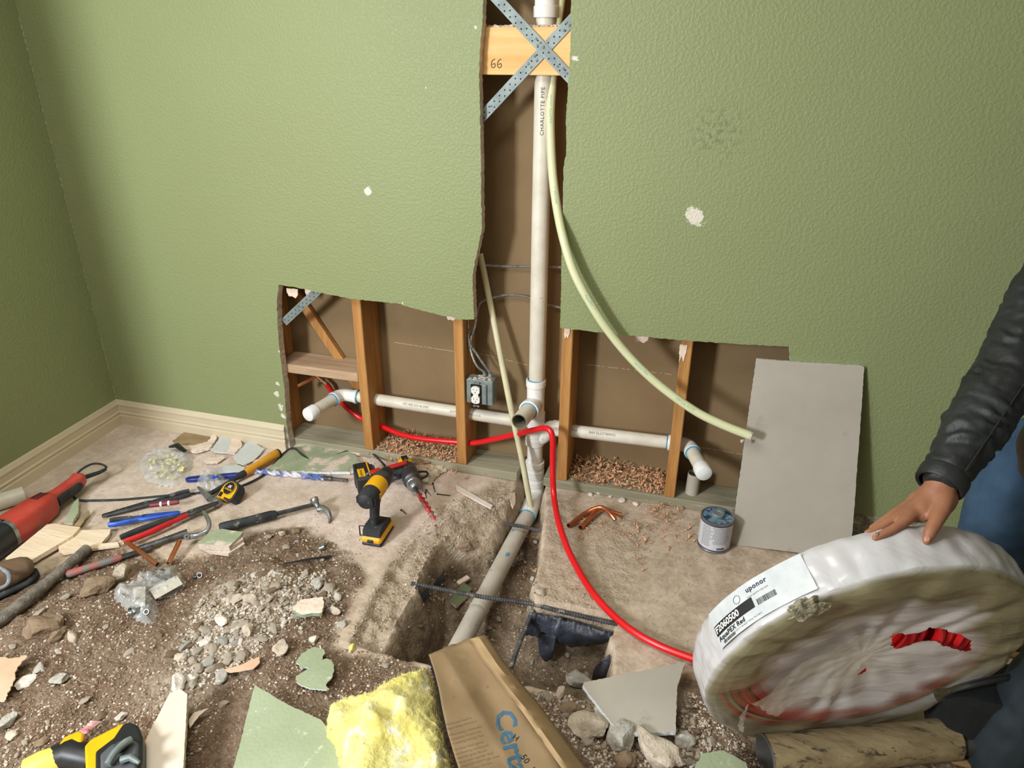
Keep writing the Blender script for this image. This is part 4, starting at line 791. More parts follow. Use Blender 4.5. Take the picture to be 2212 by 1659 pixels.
# ---- blue level / chalk strip and auger bit
t, M_, L_ = GT('torpedo_level', 403, 1042, 524, 1031, 'royal blue plastic strip half under the crumpled clear bag', 'level', z0=.0, z1=.0)
b = MB(); hull(b, [(0, .006, .007), (.01, .013, .009), (.04, .014, .01), (L_-.03, .012, .01), (L_, .009, .008)], .012, M=M_); b.build('body', mat('royal_blue', '#14226d', '#1d2f86', scale=9, rough=.35), parent=t)
def twist(b, A, B, r, pitch, w=.35, n=90, M=None, L=None, taper=0.0, mi=0):
    """two-flute spiral"""
    A, B = Vector(A), Vector(B); L = (B-A).length; Mx = Matrix.Translation(A) @ frame(B-A, (0, 0, 1)).to_4x4(); V = []; F = []; k = 12
    for i in range(n+1):
        x = L*i/n; a0 = 2*math.pi*x/pitch; rr = r*(1-taper*max(0, (i/n-.8)/.2))
        for j in range(k):
            a = 2*math.pi*j/k; e = abs(math.cos(a)); q = rr*(w+(1-w)*e**1.5); V.append((x, q*math.cos(a+a0), q*math.sin(a+a0)))
    for i in range(n):
        for j in range(k): F.append((i*k+j, i*k+(j+1) % k, (i+1)*k+(j+1) % k, (i+1)*k+j))
    F += [tuple(range(k-1, -1, -1)), tuple(n*k+j for j in range(k))]; return b.add(V, F, mi, Mx)
t, M_, L_ = GT('auger_bit', 545, 1023, 752, 1044, 'dusty blue spiral auger bit with a steel shank', 'drill bit', z0=.014, z1=.014)
b = MB(); twist(b, M_ @ V_(0, 0, 0), M_ @ V_(L_*.76, 0, 0), .0125, .085, n=70); b.build('spiral', mat('dusty_blue', '#38529c', '#5f74ad', scale=12, rough=.6, c3='#d3d2da', c3t=.48, c3s=9), parent=t)
b = MB(); b.lathe([(.006, L_*.74), (.0095, L_*.76), (.0095, L_*.84), (.006, L_*.85), (.006, L_), (0, L_)], 8, M_ @ V_(0, 0, 0), M_ @ V_(1, 0, 0)); b.build('shank', m_dsteel, parent=t)
# ---- cordless drills
def drill(M_, label, big):
    t = bpy.data.objects.new('cordless_drill', None); COL.objects.link(t); t.matrix_world = M_; tag(t, label, 'drill')
    XZ = M_ @ Matrix(((1, 0, 0, 0), (0, 0, -1, 0), (0, 1, 0, 0), (0, 0, 0, 1)))   # (x,z) outline, thickness along -y
    def sil(P, w, name, m, parent=t, **k): b = MB(); b.prism(P, w, M=XZ @ Matrix.Translation((0, 0, -w/2))); return b.build(name, m, parent=parent, fix=True, **k)
    bt = MB()
    if big:
        bt.box((-.062, -.040, -.012), (.062, .040, .05), M=M_, bev=.009); bo = bt.build('battery', m_blk, parent=t, label='large black battery pack')
        q = MB(); q.box((.002, .0395, .004), (.046, .0412, .02), M=M_); q.box((-.062, -.041, .036), (.05, .041, .041), M=M_); lb = q.build('badge', m_yel, parent=bo)
        q = MB(); q.box((-.05, -.0405, -.008), (-.008, .041, -.0132), M=M_)
        for k in range(5): q.box((-.0635, -.03, -.006+k*.007), (-.061, .03, -.003+k*.007), M=M_)
        q.build('rib', m_rubber, parent=bo, kind='stuff')
    else:
        bt.box((-.058, -.037, .012), (.066, .037, .036), M=M_, bev=.007); bo = bt.build('battery', m_yel, parent=t, label='slim yellow battery pack')
        q = MB(); q.box((-.055, -.035, 0), (.063, .035, .013), M=M_, bev=.004); q.build('battery_base', m_blk, parent=bo)
        q = MB(); q.box((-.0645, -.010, .020), (-.057, .010, .031), M=M_, bev=.002); q.build('release_button', m_blk, parent=bo)
    sil([(-.05, .034), (-.045, .058), (-.026, .066), (.02, .064), (.05, .052), (.052, .034)], .062, 'foot', m_rubber)
    q = MB(); P = spline([M_ @ V_(-.012, 0, .055), M_ @ V_(-.010, 0, .09), M_ @ V_(-.002, 0, .13), M_ @ V_(.002, 0, .165)], 5); q.tube(P, [.021, .0205, .02, .0195, .0195, .0195, .02, .02, .0205, .021, .0215, .022, .023, .024, .025, .026], 14, sx=.8, up=(0, 1, 0) if not big else (0, 0, 1)); q.build('grip', m_rubber, parent=t)
    ax_, az = M_ @ V_(0, 0, .19), M_ @ V_(1, 0, .19)
    q = MB(); q.lathe([(0, -.078), (.018, -.077), (.027, -.07), (.0315, -.05), (.033, -.02), (.033, .03), (.031, .05)], 20, ax_, az); q.build('motor_housing', m_rubber if not big else m_yel, parent=t)
    q = MB(); q.lathe([(.0335, -.015), (.0345, -.012), (.0345, .028), (.0335, .048)], 20, ax_, az); q.box((-.03, -.0345, .172), (.03, .0345, .2), M=M_, bev=.006); yb = q.build('side_panel', m_yel if not big else m_dsteel, parent=t)
    q = MB()
    for k in range(4): q.box((-.062+k*.009, -.034, .176), (-.058+k*.009, .034, .2), M=M_)
    q.build('vent_slot', m_blk, parent=yb, kind='stuff')
    q = MB(); q.lathe([(.034, .045), (.0345, .052), (.034, .078), (.028, .084)], 20, ax_, az); q.build('clutch_ring', m_dsteel, parent=t)
    q = MB(); q.lathe([(.027, .08), (.027, .1), (.0245, .103), (.024, .118), (.019, .128), (.013, .134), (.0, .134)], 18, ax_, az); q.build('chuck', m_steel if big else m_blk, parent=t)
    q = MB(); q.tube(spline([M_ @ V_(.018, 0, .165), M_ @ V_(.034, 0, .15), M_ @ V_(.03, 0, .132), M_ @ V_(.014, 0, .122)], 4), .009, 8); q.build('trigger', m_blk, parent=t)
    if big:
        q = MB(); q.box((.008, -.0405, .0), (.048, -.0402, .016), M=M_); q.box((-.005, .0, .0), (-.004, .001, .001), M=M_)
    return t, bo, XZ
Ub, Uf = Vector(oz(797, 1066, .19)), Vector(oz(838, 1012, .19)); g0 = Vector(gp(816, 1160, 0)); fx = (Uf-Ub); fx.z = 0
Mdr = Matrix.Translation(g0) @ frame(fx, (0, 0, 1)).to_4x4()
t, bo, XZ = drill(Mdr, 'black and yellow cordless drill standing upright on a yellow battery', False)
b = MB(); b.tube([Mdr @ V_(x, y, z) for x, y, z in ((-.028, .034, .06), (-.03, .05, .06), (-.03, .05, .02), (-.028, .036, .022))], .0025, 6); b.build('belt_hook', m_blk, parent=t)
A_ = Vector(oz(772, 1050, .045)); Bm = Vector(oz(862, 1014, .045)); R0, R1 = Vector(oz(868, 985, .045)), Vector(oz(908, 1080, .045))
zx = (R1-R0).normalized(); zz_ = (Bm-A_); zz_ = (zz_-zx*zz_.dot(zx)).normalized(); yy = zz_.cross(zx); axm = R0.lerp(R1, .42)
Mr = Matrix((zx, yy, zz_)).transposed().to_4x4(); Md2 = Matrix.Translation(axm-zz_*.19-zx*.02) @ Mr
t, bo, XZ = drill(Md2, 'worn yellow and grey cordless drill lying on its side behind the upright one', True)
sgn = 1 if (Md2.to_3x3() @ V_(0, 1, 0)).z > 0 else -1
b = MB(); b.box((-.008, sgn*.0395, -.004), (.05, sgn*.0412, .022), M=Md2); lp = b.build('nameplate', m_yel, parent=bo)
b = MB(); lettering(b, 'DEWALT', lambda x, y: Md2 @ V_(.021-x*(1), sgn*.0416, .009-y), .0135, align='CENTER', bold=True); b.build('lettering', m_blk, parent=lp, smooth=False)
b = MB(); c0, c1 = Md2 @ V_(.13, 0, .19), Vector(oz(941, 1123, .02)); b.tube([c0, c0.lerp(c1, .25)], .006, 8); b.build('bit_shank', m_dsteel, parent=t)
b = MB(); twist(b, c0.lerp(c1, .2), c1, .0115, .055, w=.3, n=50, taper=.8); b.build('auger_bit', mat('red_bit', '#b3121a', '#c2202a', scale=14, rough=.4, c3='#6d6866', c3t=.52, c3s=16), parent=t, label='red spiral auger bit')
b = MB(); b.tube(spline([Md2 @ V_(.02, 0, .222), Md2 @ V_(.03, 0, .255), Md2 @ V_(.06, 0, .252), Md2 @ V_(.075, 0, .222)], 5), .0045, 8); b.build('hook', m_blk, parent=t)
# ---- red marking tools lying on the drill
for u0, v0, u1, v1, sx, lb in ((836, 1011, 878, 999, 1, 'square red carpenter pencil lying on the drill handle'), (801, 1021, 822, 1014, 1.2, 'red capped marker with its tip towards the cord, on the drill')):
    A_, B_ = Vector(oz(u0, v0, .088)), Vector(oz(u1, v1, .09)); Mx = Matrix.Translation(A_) @ frame(B_-A_, (0, 0, 1)).to_4x4(); L_ = (B_-A_).length
    b = MB(); b.box((0, -.0085*sx, -.006), (L_, .0085*sx, .006), M=Mx, bev=.003); o = b.build('red_marker', m_redp, label=lb, cat='marker')
    b = MB(); b.box((-.018, -.005, -.004), (0, .005, .004), M=Mx, bev=.002); b.build('tip', m_crimp, parent=o)
# ---- beige glove or rag
def cloth(name, pts, m, label, cat, bump=.012, seed=1, th=.003, dz=.004, n=26, fr=28):
    """crumpled sheet filling a pixel outline"""
    W_, c = plane_img(pts, dz); P = [(w[0], w[1]) for w in W_]; xs = [p[0] for p in P]; ys = [p[1] for p in P]; x0, x1, y0, y1 = min(xs), max(xs), min(ys), max(ys)
    X, Y = np.meshgrid(np.linspace(x0, x1, n), np.linspace(y0, y1, n), indexing='ij'); D = pdist(X, Y, P); r = random.Random(seed); idx = {}; V = []; F = []
    def vid(i, j):
        if (i, j) not in idx:
            x, y = X[i, j], Y[i, j]; e = max(D[i, j], 0); z = H(x, y)+dz+bump*(abs(nz((x, y, 0), fr, seed))*2)*min(e/.012, 1)+.3*bump*min(e/.006, 1); idx[(i, j)] = len(V); V.append((x, y, z))
        return idx[(i, j)]
    for i in range(n-1):
        for j in range(n-1):
            if D[i, j]+D[i+1, j+1] > -.002: F.append((vid(i, j), vid(i+1, j), vid(i+1, j+1), vid(i, j+1)))
    b = MB(); b.add(V, F); o = b.build(name, m, label=label, cat=cat); s = o.modifiers.new('s', 'SOLIDIFY'); s.thickness = th; u = o.modifiers.new('u', 'SUBSURF'); u.levels = 1; u.render_levels = 1; return o
cloth('work_glove', [(905, 996), (925, 993), (945, 1000), (955, 1002), (968, 1008), (966, 1018), (957, 1022), (945, 1030), (932, 1047), (912, 1040), (904, 1020)], mat('beige_cloth', '#b7ab92', '#c9bda4', scale=25, rough=.95, c3='#a5765a', c3t=.64, c3s=12), 'crumpled beige cloth glove right of the lying drill', 'glove', bump=.016)
# ---- nails
m_nail = mat('nail', '#2b2624', rough=.6, metal=.4)
def nail(u0, v0, u1, v1, lb, r=.0018):
    A_, B_ = Vector(gp(u0, v0, .004)), Vector(gp(u1, v1, .003)); b = MB(); b.tube([A_, B_], [r, r*.8], 6); b.lathe([(.0042, -.0015), (.0042, 0), (0, .0003)], 8, A_, B_); return b.build('nail', m_nail, label=lb, cat='nail', group='dark nails by the drill bit')
NL = ['upright-looking dark nail right of the drill chuck', 'dark nail lying level, rightmost of the nails by the drill', 'dark nail crossing another beside the red bit', 'dark nail with its head against the red bit', 'tiny dark nail alone between the two drills and the slab edge']
for ni, a in enumerate(((935, 1047, 940, 1064), (945, 1069, 973, 1072), (921, 1061, 930, 1071), (919, 1066, 921, 1078), (867, 1104, 877, 1112))): nail(*a, NL[ni])
# ---- white stick, brush hair strip etc.
flake('wood_strip', [(984, 1050), (992, 1053), (1064, 1094), (1060, 1101), (1040, 1090), (986, 1060)], .006, [mat('white_strip', '#d8cfc4', '#e8e1d8', scale=14, rough=.8), m_pinkp], 'narrow white splinter lying on the broken slab edge', 'splinter', dz=.006, amp=.0004)
flake('wood_strip', [(1100, 1070), (1112, 1066), (1114, 1085), (1108, 1100), (1103, 1090)], .006, [m_pinkp, m_pinkp], 'small upright pinkish splinter near the slanting pipe foot', 'splinter', dz=.02, amp=.0008)
# zip tie, fittings
b = MB(); b.tube([gp(615, 1223, .008), gp(670, 1214, .012), gp(716, 1207, .01)], [.0022, .003, .0035], 6, sx=1.6); b.build('cable_tie', m_blk, label='thin black plastic strip lying on the rubble left of the trench', cat='strip')
def ring(u, v, r, L, d, lb, m=m_crimp, dz=None):
    A_ = Vector(gp(u, v, r if dz is None else dz)); b = MB(); d = Vector(d).normalized(); b.lathe([(r*.78, 0), (r, 0), (r, L), (r*.78, L), (r*.78, 0)], 14, A_, A_+d); return b.build('crimp_ring', m, label=lb, cat='fitting')
ring(691, 1190, .009, .018, (1, .6, .4), 'shiny hexagonal fitting above the black strip'); ring(700, 1184, .007, .012, (-.3, 1, .1), 'small chrome ring by the hexagonal fitting')
ring(434, 1246, .0085, .008, (.3, -1, .6), 'open steel crimp ring lying right of the clear bags'); ring(420, 1250, .007, .012, (1, .2, .1), 'small dark crimp ring left of the open one', m_dsteel)
# ---- copper elbows on the right
for pts, lb in (([(1228, 1136, .012), (1262, 1110, .012), (1290, 1097, .03), (1305, 1098, .035), (1320, 1112, .03), (1329, 1123, .02)], 'bright bent copper tube on the dusty slab right of the trench'), ([(1254, 1140, .01), (1275, 1118, .012), (1292, 1101, .02), (1310, 1101, .022), (1326, 1107, .016), (1342, 1112, .012)], 'darker bent copper tube lying under the bright one')):
    P = [oz(u, v, z+.002) for u, v, z in pts]; b = pipe(spline(P, 6), .0079, wall=.0015, n=14, open1=True); b.build('copper_elbow', [m_cu, m_in], label=lb, cat='pipe')
# ---- primer can
C0 = Vector(gp(1541, 1176, .001)); t = thing('cement_can', C0, 'pipe primer can with blue-stained lid in front of the leaning grey panel', 'can'); rc_, hc_ = .0535, .118
b = MB(); b.lathe([(0, 0), (rc_-.002, 0), (rc_+.001, .001), (rc_+.001, .005), (rc_-.001, .007), (rc_-.001, hc_-.007), (rc_+.001, hc_-.005), (rc_+.001, hc_), (rc_-.003, hc_), (rc_-.004, hc_-.004), (0, hc_-.004)], 40, C0, C0+V_(0, 0, 1)); cb = b.build('can_body', m_steel, parent=t)
b = MB(); b.lathe([(rc_-.0005, .012), (rc_, .0125), (rc_, hc_-.012), (rc_-.0005, hc_-.0115)], 40, C0, C0+V_(0, 0, 1)); lbw = b.build('paper_label', mat('label_white', '#c6c6cc', '#d2d2d6', scale=5, rough=.5), parent=cb)
va = math.atan2(CP[1]-C0.y, CP[0]-C0.x)
def canw(x, y, dr=.0006): a = va+x/rc_; return V_(C0.x+(rc_+dr)*math.cos(a), C0.y+(rc_+dr)*math.sin(a), C0.z+y)
b = MB(); r_ = random.Random(4)
for s_ in range(17):
    x = -.045; y = hc_-.018-s_*.0048
    while x < .043:
        w_ = r_.uniform(.004, .012)
        if abs(x+.013) > .0035 and not (s_ > 13 and x > -.01): b.add([canw(x, y), canw(x+w_, y), canw(x+w_, y+.0017), canw(x, y+.0017)], [(0, 1, 2, 3)])
        x += w_+.0016
b.build('fine_print', mat('grey_print', '#77777c'), parent=lbw, kind='stuff', smooth=False)
b = MB(); x = .012
while x < .036: w_ = r_.choice((.0006, .0010, .0016)); b.add([canw(x, .016), canw(x+w_, .016), canw(x+w_, .024), canw(x, .024)], [(0, 1, 2, 3)]); x += w_+.0009
b.build('barcode', m_black, parent=lbw, kind='stuff', smooth=False)
b = MB(); b.lathe([(rc_+.0012, 0), (rc_+.0018, .001), (rc_+.0012, .002)], 40, C0+V_(0, 0, .0095), C0+V_(0, 0, 1)); b.build('blue_line', mat('navy', '#1d1f6d'), parent=lbw)
b = MB(); b.lathe([(rc_+.0012, 0), (rc_+.0018, .001), (rc_+.0012, .002)], 40, C0+V_(0, 0, hc_-.0115), C0+V_(0, 0, 1)); b.build('blue_line', mat('navy', '#1d1f6d'), parent=lbw)
b = MB(); b.lathe([(rc_-.002, hc_-.003), (rc_-.006, hc_-.0032), (.019, hc_-.002), (0, hc_-.002)], 36, C0, C0+V_(0, 0, 1)); b.build('lid', mat('stained_lid', '#5f7e8f', '#7b98a3', scale=22, rough=.35, c3='#12306b', c3t=.5, c3s=26), parent=t, label='lid splashed with blue primer')
b = MB(); b.lathe([(.0205, hc_-.003), (.0215, hc_), (.0215, hc_+.010), (.0195, hc_+.013), (.011, hc_+.0125), (.009, hc_+.0105), (0, hc_+.0105)], 28, C0, C0+V_(0, 0, 1)); b.build('cap', m_galv, parent=t)
# ---- leaning panel
PB0, PB1 = gp(1578, 1176, .001), gp(1835, 1209, .001); PT0, PT1 = oy(1634, 776, -.014), oy(1868, 791, -.014)
u_ = Vector(PT1-PT0); n_ = Vector(PT0-PB0); nn = u_.cross(n_).normalized()
def on_plane(u, v): d = Vector(ray(u, v)); t = (Vector(PB0)-Vector(CP)).dot(nn)/d.dot(nn); return Vector(CP)+d*t
ex = u_.normalized(); ey = nn.cross(ex); Mp = Matrix.Translation(Vector(PB0)) @ Matrix((ex, ey, nn)).transposed().to_4x4()
loc = [Mp.inverted() @ on_plane(u, v) for u, v in ((1578, 1176), (1710, 1192), (1836, 1209), (1845, 1104), (1856, 950), (1867, 793), (1862, 791), (1740, 784), (1634, 775), (1608, 960))]
b = MB(); b.prism(ragged([(p.x, p.y) for p in loc], .008, .0008, 4), -.0127, M=Mp, mi=0, mside=1)
b.build('leaning_drywall', [m_gray, m_wcore], smooth=False, fix=True, label='grey drywall panel leaning against the wall right of the opening', cat='panel')
# ---- torn drywall and paper along the left
SCR = [([(372, 957), (398, 936), (430, 932), (456, 938), (448, 962), (420, 966), (385, 968)], .003, [m_brk, m_pinkp], 'flat brown paper scrap nearest the left baseboard'),
 ([(385, 968), (420, 966), (450, 958), (462, 940), (470, 950), (455, 972), (424, 982), (400, 975)], .010, [m_pinkp, m_pinkp], 'torn pinkish gypsum scrap below the brown paper scrap'),
 ([(455, 974), (478, 944), (500, 944), (505, 955), (494, 982), (470, 980)], .003, [mat('bluish_paper', '#c0c4c4', '#cdd0cf', scale=6, rough=.9), m_pinkp], 'bluish white paper scrap left of the larger one'),
 ([(492, 982), (503, 950), (520, 955), (524, 968), (508, 985)], .012, [m_pinkp, m_core], 'crumbled gypsum scrap between the bluish paper pieces'),
 ([(503, 988), (530, 962), (545, 956), (571, 972), (560, 985), (548, 998), (528, 1008), (512, 1003)], .003, [mat('bluish_paper', '#c0c4c4'), m_pinkp], 'largest bluish white paper sheet in front of the baseboard end'),
 ([(440, 998), (448, 992), (478, 988), (488, 990), (470, 1002), (446, 1003)], .004, [m_pinkp, m_core], 'small pinkish gypsum flake on the dust behind the hammer'),
 ([(462, 1018), (480, 1008), (512, 1006), (530, 1012), (520, 1024), (480, 1028)], .004, [mat('bluish_paper', '#c0c4c4'), m_core], 'whitish paper flake just behind the blue strip'),
 ([(540, 1010), (552, 996), (566, 994), (562, 1008), (548, 1014)], .006, [m_pinkp, m_core], 'little white gypsum flake beside the amber hammer handle')]
for i, (p, th, ms, lb) in enumerate(SCR): flake('paper_scrap', p, th, ms, lb, dz=.003+.002*(i % 3), seed=i, bend=.6, amp=.0022)
flake('drywall_sheet', [(578, 1022), (600, 1000), (625, 982), (642, 962), (660, 950), (672, 944), (700, 937), (703, 948), (697, 958), (700, 968), (742, 964), (744, 974), (770, 990), (777, 1003), (782, 1016), (756, 1025), (700, 1025), (640, 1024)], .012, [m_gdust, m_wcore], 'large dusty green drywall sheet lying behind the blue auger bit', 'drywall', dz=.004, amp=.002, seed=7)
for i, (p, lb) in enumerate((([(702, 968), (706, 950), (730, 948), (760, 958), (790, 972), (786, 985), (760, 984), (735, 972)], 'pinkish torn gypsum sheet between the green sheet and the plate'), ([(648, 950), (655, 935), (690, 925), (700, 932), (670, 944)], 'torn pinkish gypsum strip inside the far left bay'), ([(700, 940), (715, 932), (750, 945), (790, 950), (792, 962), (740, 955)], 'crumbled gypsum piece against the first stud foot'))):
    flake('gypsum_scrap', p, .01, [m_pinkp, m_core], lb, dz=.004, amp=.003, seed=30+i)
# curled paper piece on the rubble, membrane etc.
flake('drywall_shard', [(632, 1322), (650, 1302), (698, 1296), (700, 1312), (696, 1330), (650, 1334)], .012, [m_pinkp, m_gpaint], 'curled drywall shard with green edge on the rubble', dz=.012, amp=.002)
flake('drywall_shard', [(972, 1302), (1000, 1262), (1018, 1275), (1010, 1292), (985, 1315)], .010, [mat('dirty_green', '#5f6a4a', '#6d7857', scale=12, rough=.8), m_core], 'dirty green drywall shard down in the trench left of the drain pipe', dz=.012, amp=.0008)
flake('drywall_shard', [(986, 1260), (1008, 1246), (1015, 1252), (992, 1266)], .008, [m_pinkp, m_core], 'small pale shard above the dirty green one in the trench', dz=.012, amp=.0005)
flake('drywall_flake', [(640, 1462), (668, 1446), (648, 1444), (640, 1430), (655, 1412), (676, 1400), (697, 1403), (703, 1412), (694, 1428), (706, 1424), (718, 1432), (722, 1448), (714, 1470), (704, 1482), (712, 1490), (700, 1492), (670, 1490), (644, 1478)], .0035, [m_gpaint, m_wcore], 'jagged pale green paint flake lying on the brown soil', 'drywall', dz=.02, amp=.0025, seed=3)
flake('drywall_piece', [(552, 1488), (625, 1532), (692, 1562), (735, 1610), (800, 1700), (495, 1700), (514, 1640)], .014, [m_gpaint, m_wcore], 'big pointed pale green drywall piece in the foreground left of the insulation', 'drywall', dz=.035, amp=.001, seed=4)
flake('drywall_strip', [(392, 1501), (408, 1512), (398, 1700), (270, 1700), (318, 1612), (370, 1510)], .02, [mat('cream_paper', '#cdbfae', '#d8cbbb', scale=5, rough=.8), m_board], 'cream tapering drywall strip in the foreground beside the yellow saw', 'drywall', zs=[.07, .07, .05, .05, .05, .07], amp=.0006)
flake('paper_scrap', [(408, 1556), (420, 1540), (452, 1530), (430, 1548), (410, 1574)], .002, [m_pinkp, m_brk], 'pinkish paper curl right of the cream drywall strip', dz=.02, amp=.001)
flake('kraft_scrap', [(-40, 1416), (25, 1424), (60, 1418), (38, 1442), (28, 1478), (10, 1516), (-40, 1520)], .003, [mat('peach_paper', '#c9a184', '#d8b498', scale=8, rough=.85), m_pinkp], 'torn peach brown paper sheet at the left edge of the foreground', 'paper', dz=.03, amp=.003)
flake('kraft_scrap', [(475, 1450), (520, 1438), (560, 1420), (562, 1432), (548, 1446), (500, 1454)], .003, [mat('peach_paper', '#c9a184'), m_pinkp], 'curled strip of peach brown paper on the soil left of the paint flake', 'paper', dz=.012, amp=.001)
flake('drywall_piece', [(1258, 1488), (1262, 1481), (1480, 1437), (1462, 1490), (1459, 1560), (1459, 1588), (1338, 1593)], .012, [m_gray, m_wcore], 'grey-faced broken drywall piece with white cut edge in front of the trench', 'drywall', zs=[.03]*7, amp=.0009, seed=9)
flake('drywall_piece', [(1500, 1665), (1515, 1636), (1560, 1628), (1610, 1655), (1640, 1720), (1480, 1720)], .012, [m_gpaint, m_core], 'small green drywall piece at the bottom edge left of the rusty pipe', 'drywall', dz=.03, amp=.0015, seed=2)
# bits of paper left hanging from the drywall edges
for u, v, w_, h_, sd in ((1225, 716, .02, .03, 1), (1476, 752, .024, .05, 2), (1385, 730, .05, .02, 3), (632, 630, .05, .03, 4), (975, 686, .035, .012, 5), (672, 632, .05, .015, 6)):
    P = oy(u, v, T-.002); r = random.Random(sd); pts = [(-w_/2, .012), (w_/2, .012), (w_/2*.9, -h_*.3), (w_*.2, -h_*r.uniform(.8, 1)), (-w_*.1, -h_*.6), (-w_*.35, -h_*r.uniform(.6, 1.1)), (-w_/2, -h_*.2)]
    b = MB(); b.prism(ragged(pts, .004, .001, sd), .0016, M=Matrix.Translation((P[0], P[1], P[2])) @ MXZ @ Matrix.Translation((0, 0, -.001)))
    b.build('torn_paper', m_pinkp, fix=True, label={1: 'torn gypsum tag at the corner above the third stud', 2: 'ragged paper tag hanging over the narrow fourth stud', 3: 'torn paper hanging under the right drywall edge mid-bay', 4: 'torn gypsum paper in the top left corner of the left opening', 5: 'crumbled gypsum lip above the outlet box stud', 6: 'torn paper edge beside the strap in the left opening'}[sd], cat='paper')
# ================================================================ COIL, INSULATION, REBAR, BAGS, SAW
# ---- wrapped coil of red tube, standing on its edge and leaning at the viewer
qC = np.array([1.708, -.965, .339]); qy, qt, qR, qw = .406, -.272, .352, .115
cn = np.array([math.cos(qt)*math.sin(qy), -math.cos(qt)*math.cos(qy), math.sin(qt)]); ca = np.cross(cn, [0, 0, 1]); ca /= np.linalg.norm(ca); cb_ = np.cross(ca, cn)
if cb_[2] < 0: cb_ = -cb_
Cw = Matrix((Vector(ca), Vector(cb_), Vector(cn))).transposed().to_4x4(); Cw = Matrix.Translation(Vector(qC)) @ Cw   # local x,y in the disc, z towards the viewer (front face z=0)
coil = bpy.data.objects.new('tube_coil', None); COL.objects.link(coil); coil.matrix_world = Cw; tag(coil, 'big coil of red tube in torn milky plastic, standing on edge under the hand', 'coil')
Ci = Cw.inverted(); vc = Ci @ Vector(CP)
def c_on(u, v, z=-.018):
    d = Ci.to_3x3() @ Vector(ray(u, v)); t = (z-vc.z)/d.z; p = vc+d*t; return p
def wrapmat():
    M = bpy.data.materials.new('milky_plastic'); M.use_nodes = True; nt = M.node_tree; b = nt.nodes['Principled BSDF']; L = nt.links.new
    tc = nd(nt, 'ShaderNodeTexCoord'); s = nd(nt, 'ShaderNodeSeparateXYZ'); L(tc.outputs['Object'], s.inputs[0])
    ln = nd(nt, 'ShaderNodeVectorMath', operation='LENGTH'); cb = nd(nt, 'ShaderNodeCombineXYZ'); L(s.outputs['X'], cb.inputs[0]); L(s.outputs['Y'], cb.inputs[1]); sb = nd(nt, 'ShaderNodeVectorMath', operation='SUBTRACT'); L(cb.outputs[0], sb.inputs[0]); sb.inputs[1].default_value = (.03, -.125, 0); sc2 = nd(nt, 'ShaderNodeVectorMath', operation='MULTIPLY'); L(sb.outputs[0], sc2.inputs[0]); sc2.inputs[1].default_value = (.34, 1, 1); L(sc2.outputs[0], ln.inputs[0])
    n = nd(nt, 'ShaderNodeTexNoise', i_Scale=7, i_Detail=5); mp = nd(nt, 'ShaderNodeMapping'); mp.inputs['Scale'].default_value = (1, 3.2, 1); mp.inputs['Rotation'].default_value = (0, 0, .25); L(tc.outputs['Object'], mp.inputs[0]); L(mp.outputs[0], n.inputs['Vector'])
    r = nd(nt, 'ShaderNodeValToRGB'); r.color_ramp.elements[0].position = .35; r.color_ramp.elements[1].position = .7; r.color_ramp.elements[0].color = lin('#87805f'); r.color_ramp.elements[1].color = lin('#a09979'); L(n.outputs['Fac'], r.inputs[0])
    # the rim carries several layers of film and reads whiter
    mr = nd(nt, 'ShaderNodeMapRange'); L(s.outputs['Z'], mr.inputs[0]); mr.inputs[1].default_value = -.002; mr.inputs[2].default_value = -.012; mr.inputs[3].default_value = 0; mr.inputs[4].default_value = 1
    mx = nd(nt, 'ShaderNodeMix', data_type='RGBA'); L(mr.outputs[0], mx.inputs[0]); L(r.outputs[0], mx.inputs[6]); mx.inputs[7].default_value = lin('#dcdcdd'); L(mx.outputs[2], b.inputs['Base Color'])
    b.inputs['Roughness'].default_value = .3; b.inputs['Specular IOR Level'].default_value = .45; b.inputs['Coat Weight'].default_value = .3; b.inputs['Coat Roughness'].default_value = .15
    # film thins over the open middle of the coil
    al = nd(nt, 'ShaderNodeMapRange'); L(ln.outputs['Value'], al.inputs[0]); al.inputs[1].default_value = .06; al.inputs[2].default_value = .17; al.inputs[3].default_value = .14; al.inputs[4].default_value = .97
    ad = nd(nt, 'ShaderNodeMath', operation='MULTIPLY_ADD'); L(n.outputs['Fac'], ad.inputs[0]); ad.inputs[1].default_value = 1.3; ad.inputs[2].default_value = -.60
    a2 = nd(nt, 'ShaderNodeMath', operation='ADD', use_clamp=True); L(al.outputs[0], a2.inputs[0]); L(ad.outputs[0], a2.inputs[1])
    a3 = nd(nt, 'ShaderNodeMath', operation='MAXIMUM'); L(a2.outputs[0], a3.inputs[0]); L(mr.outputs[0], a3.inputs[1]); tl = nd(nt, 'ShaderNodeBsdfTranslucent'); L(mx.outputs[2], tl.inputs[0]); m1 = nd(nt, 'ShaderNodeMixShader'); m1.inputs[0].default_value = .3; L(b.outputs[0], m1.inputs[1]); L(tl.outputs[0], m1.inputs[2])
    tr = nd(nt, 'ShaderNodeBsdfTransparent'); m2 = nd(nt, 'ShaderNodeMixShader'); L(a3.outputs[0], m2.inputs[0]); L(tr.outputs[0], m2.inputs[1]); L(m1.outputs[0], m2.inputs[2]); L(m2.outputs[0], nt.nodes['Material Output'].inputs[0])
    wv = nd(nt, 'ShaderNodeTexNoise', i_Scale=7, i_Detail=3, i_Distortion=1.5); L(mp.outputs[0], wv.inputs['Vector']); bp = nd(nt, 'ShaderNodeBump', i_Strength=.45, i_Distance=.008); L(wv.outputs['Fac'], bp.inputs['Height']); L(bp.outputs[0], b.inputs['Normal'])
    return M
m_wrap = wrapmat()
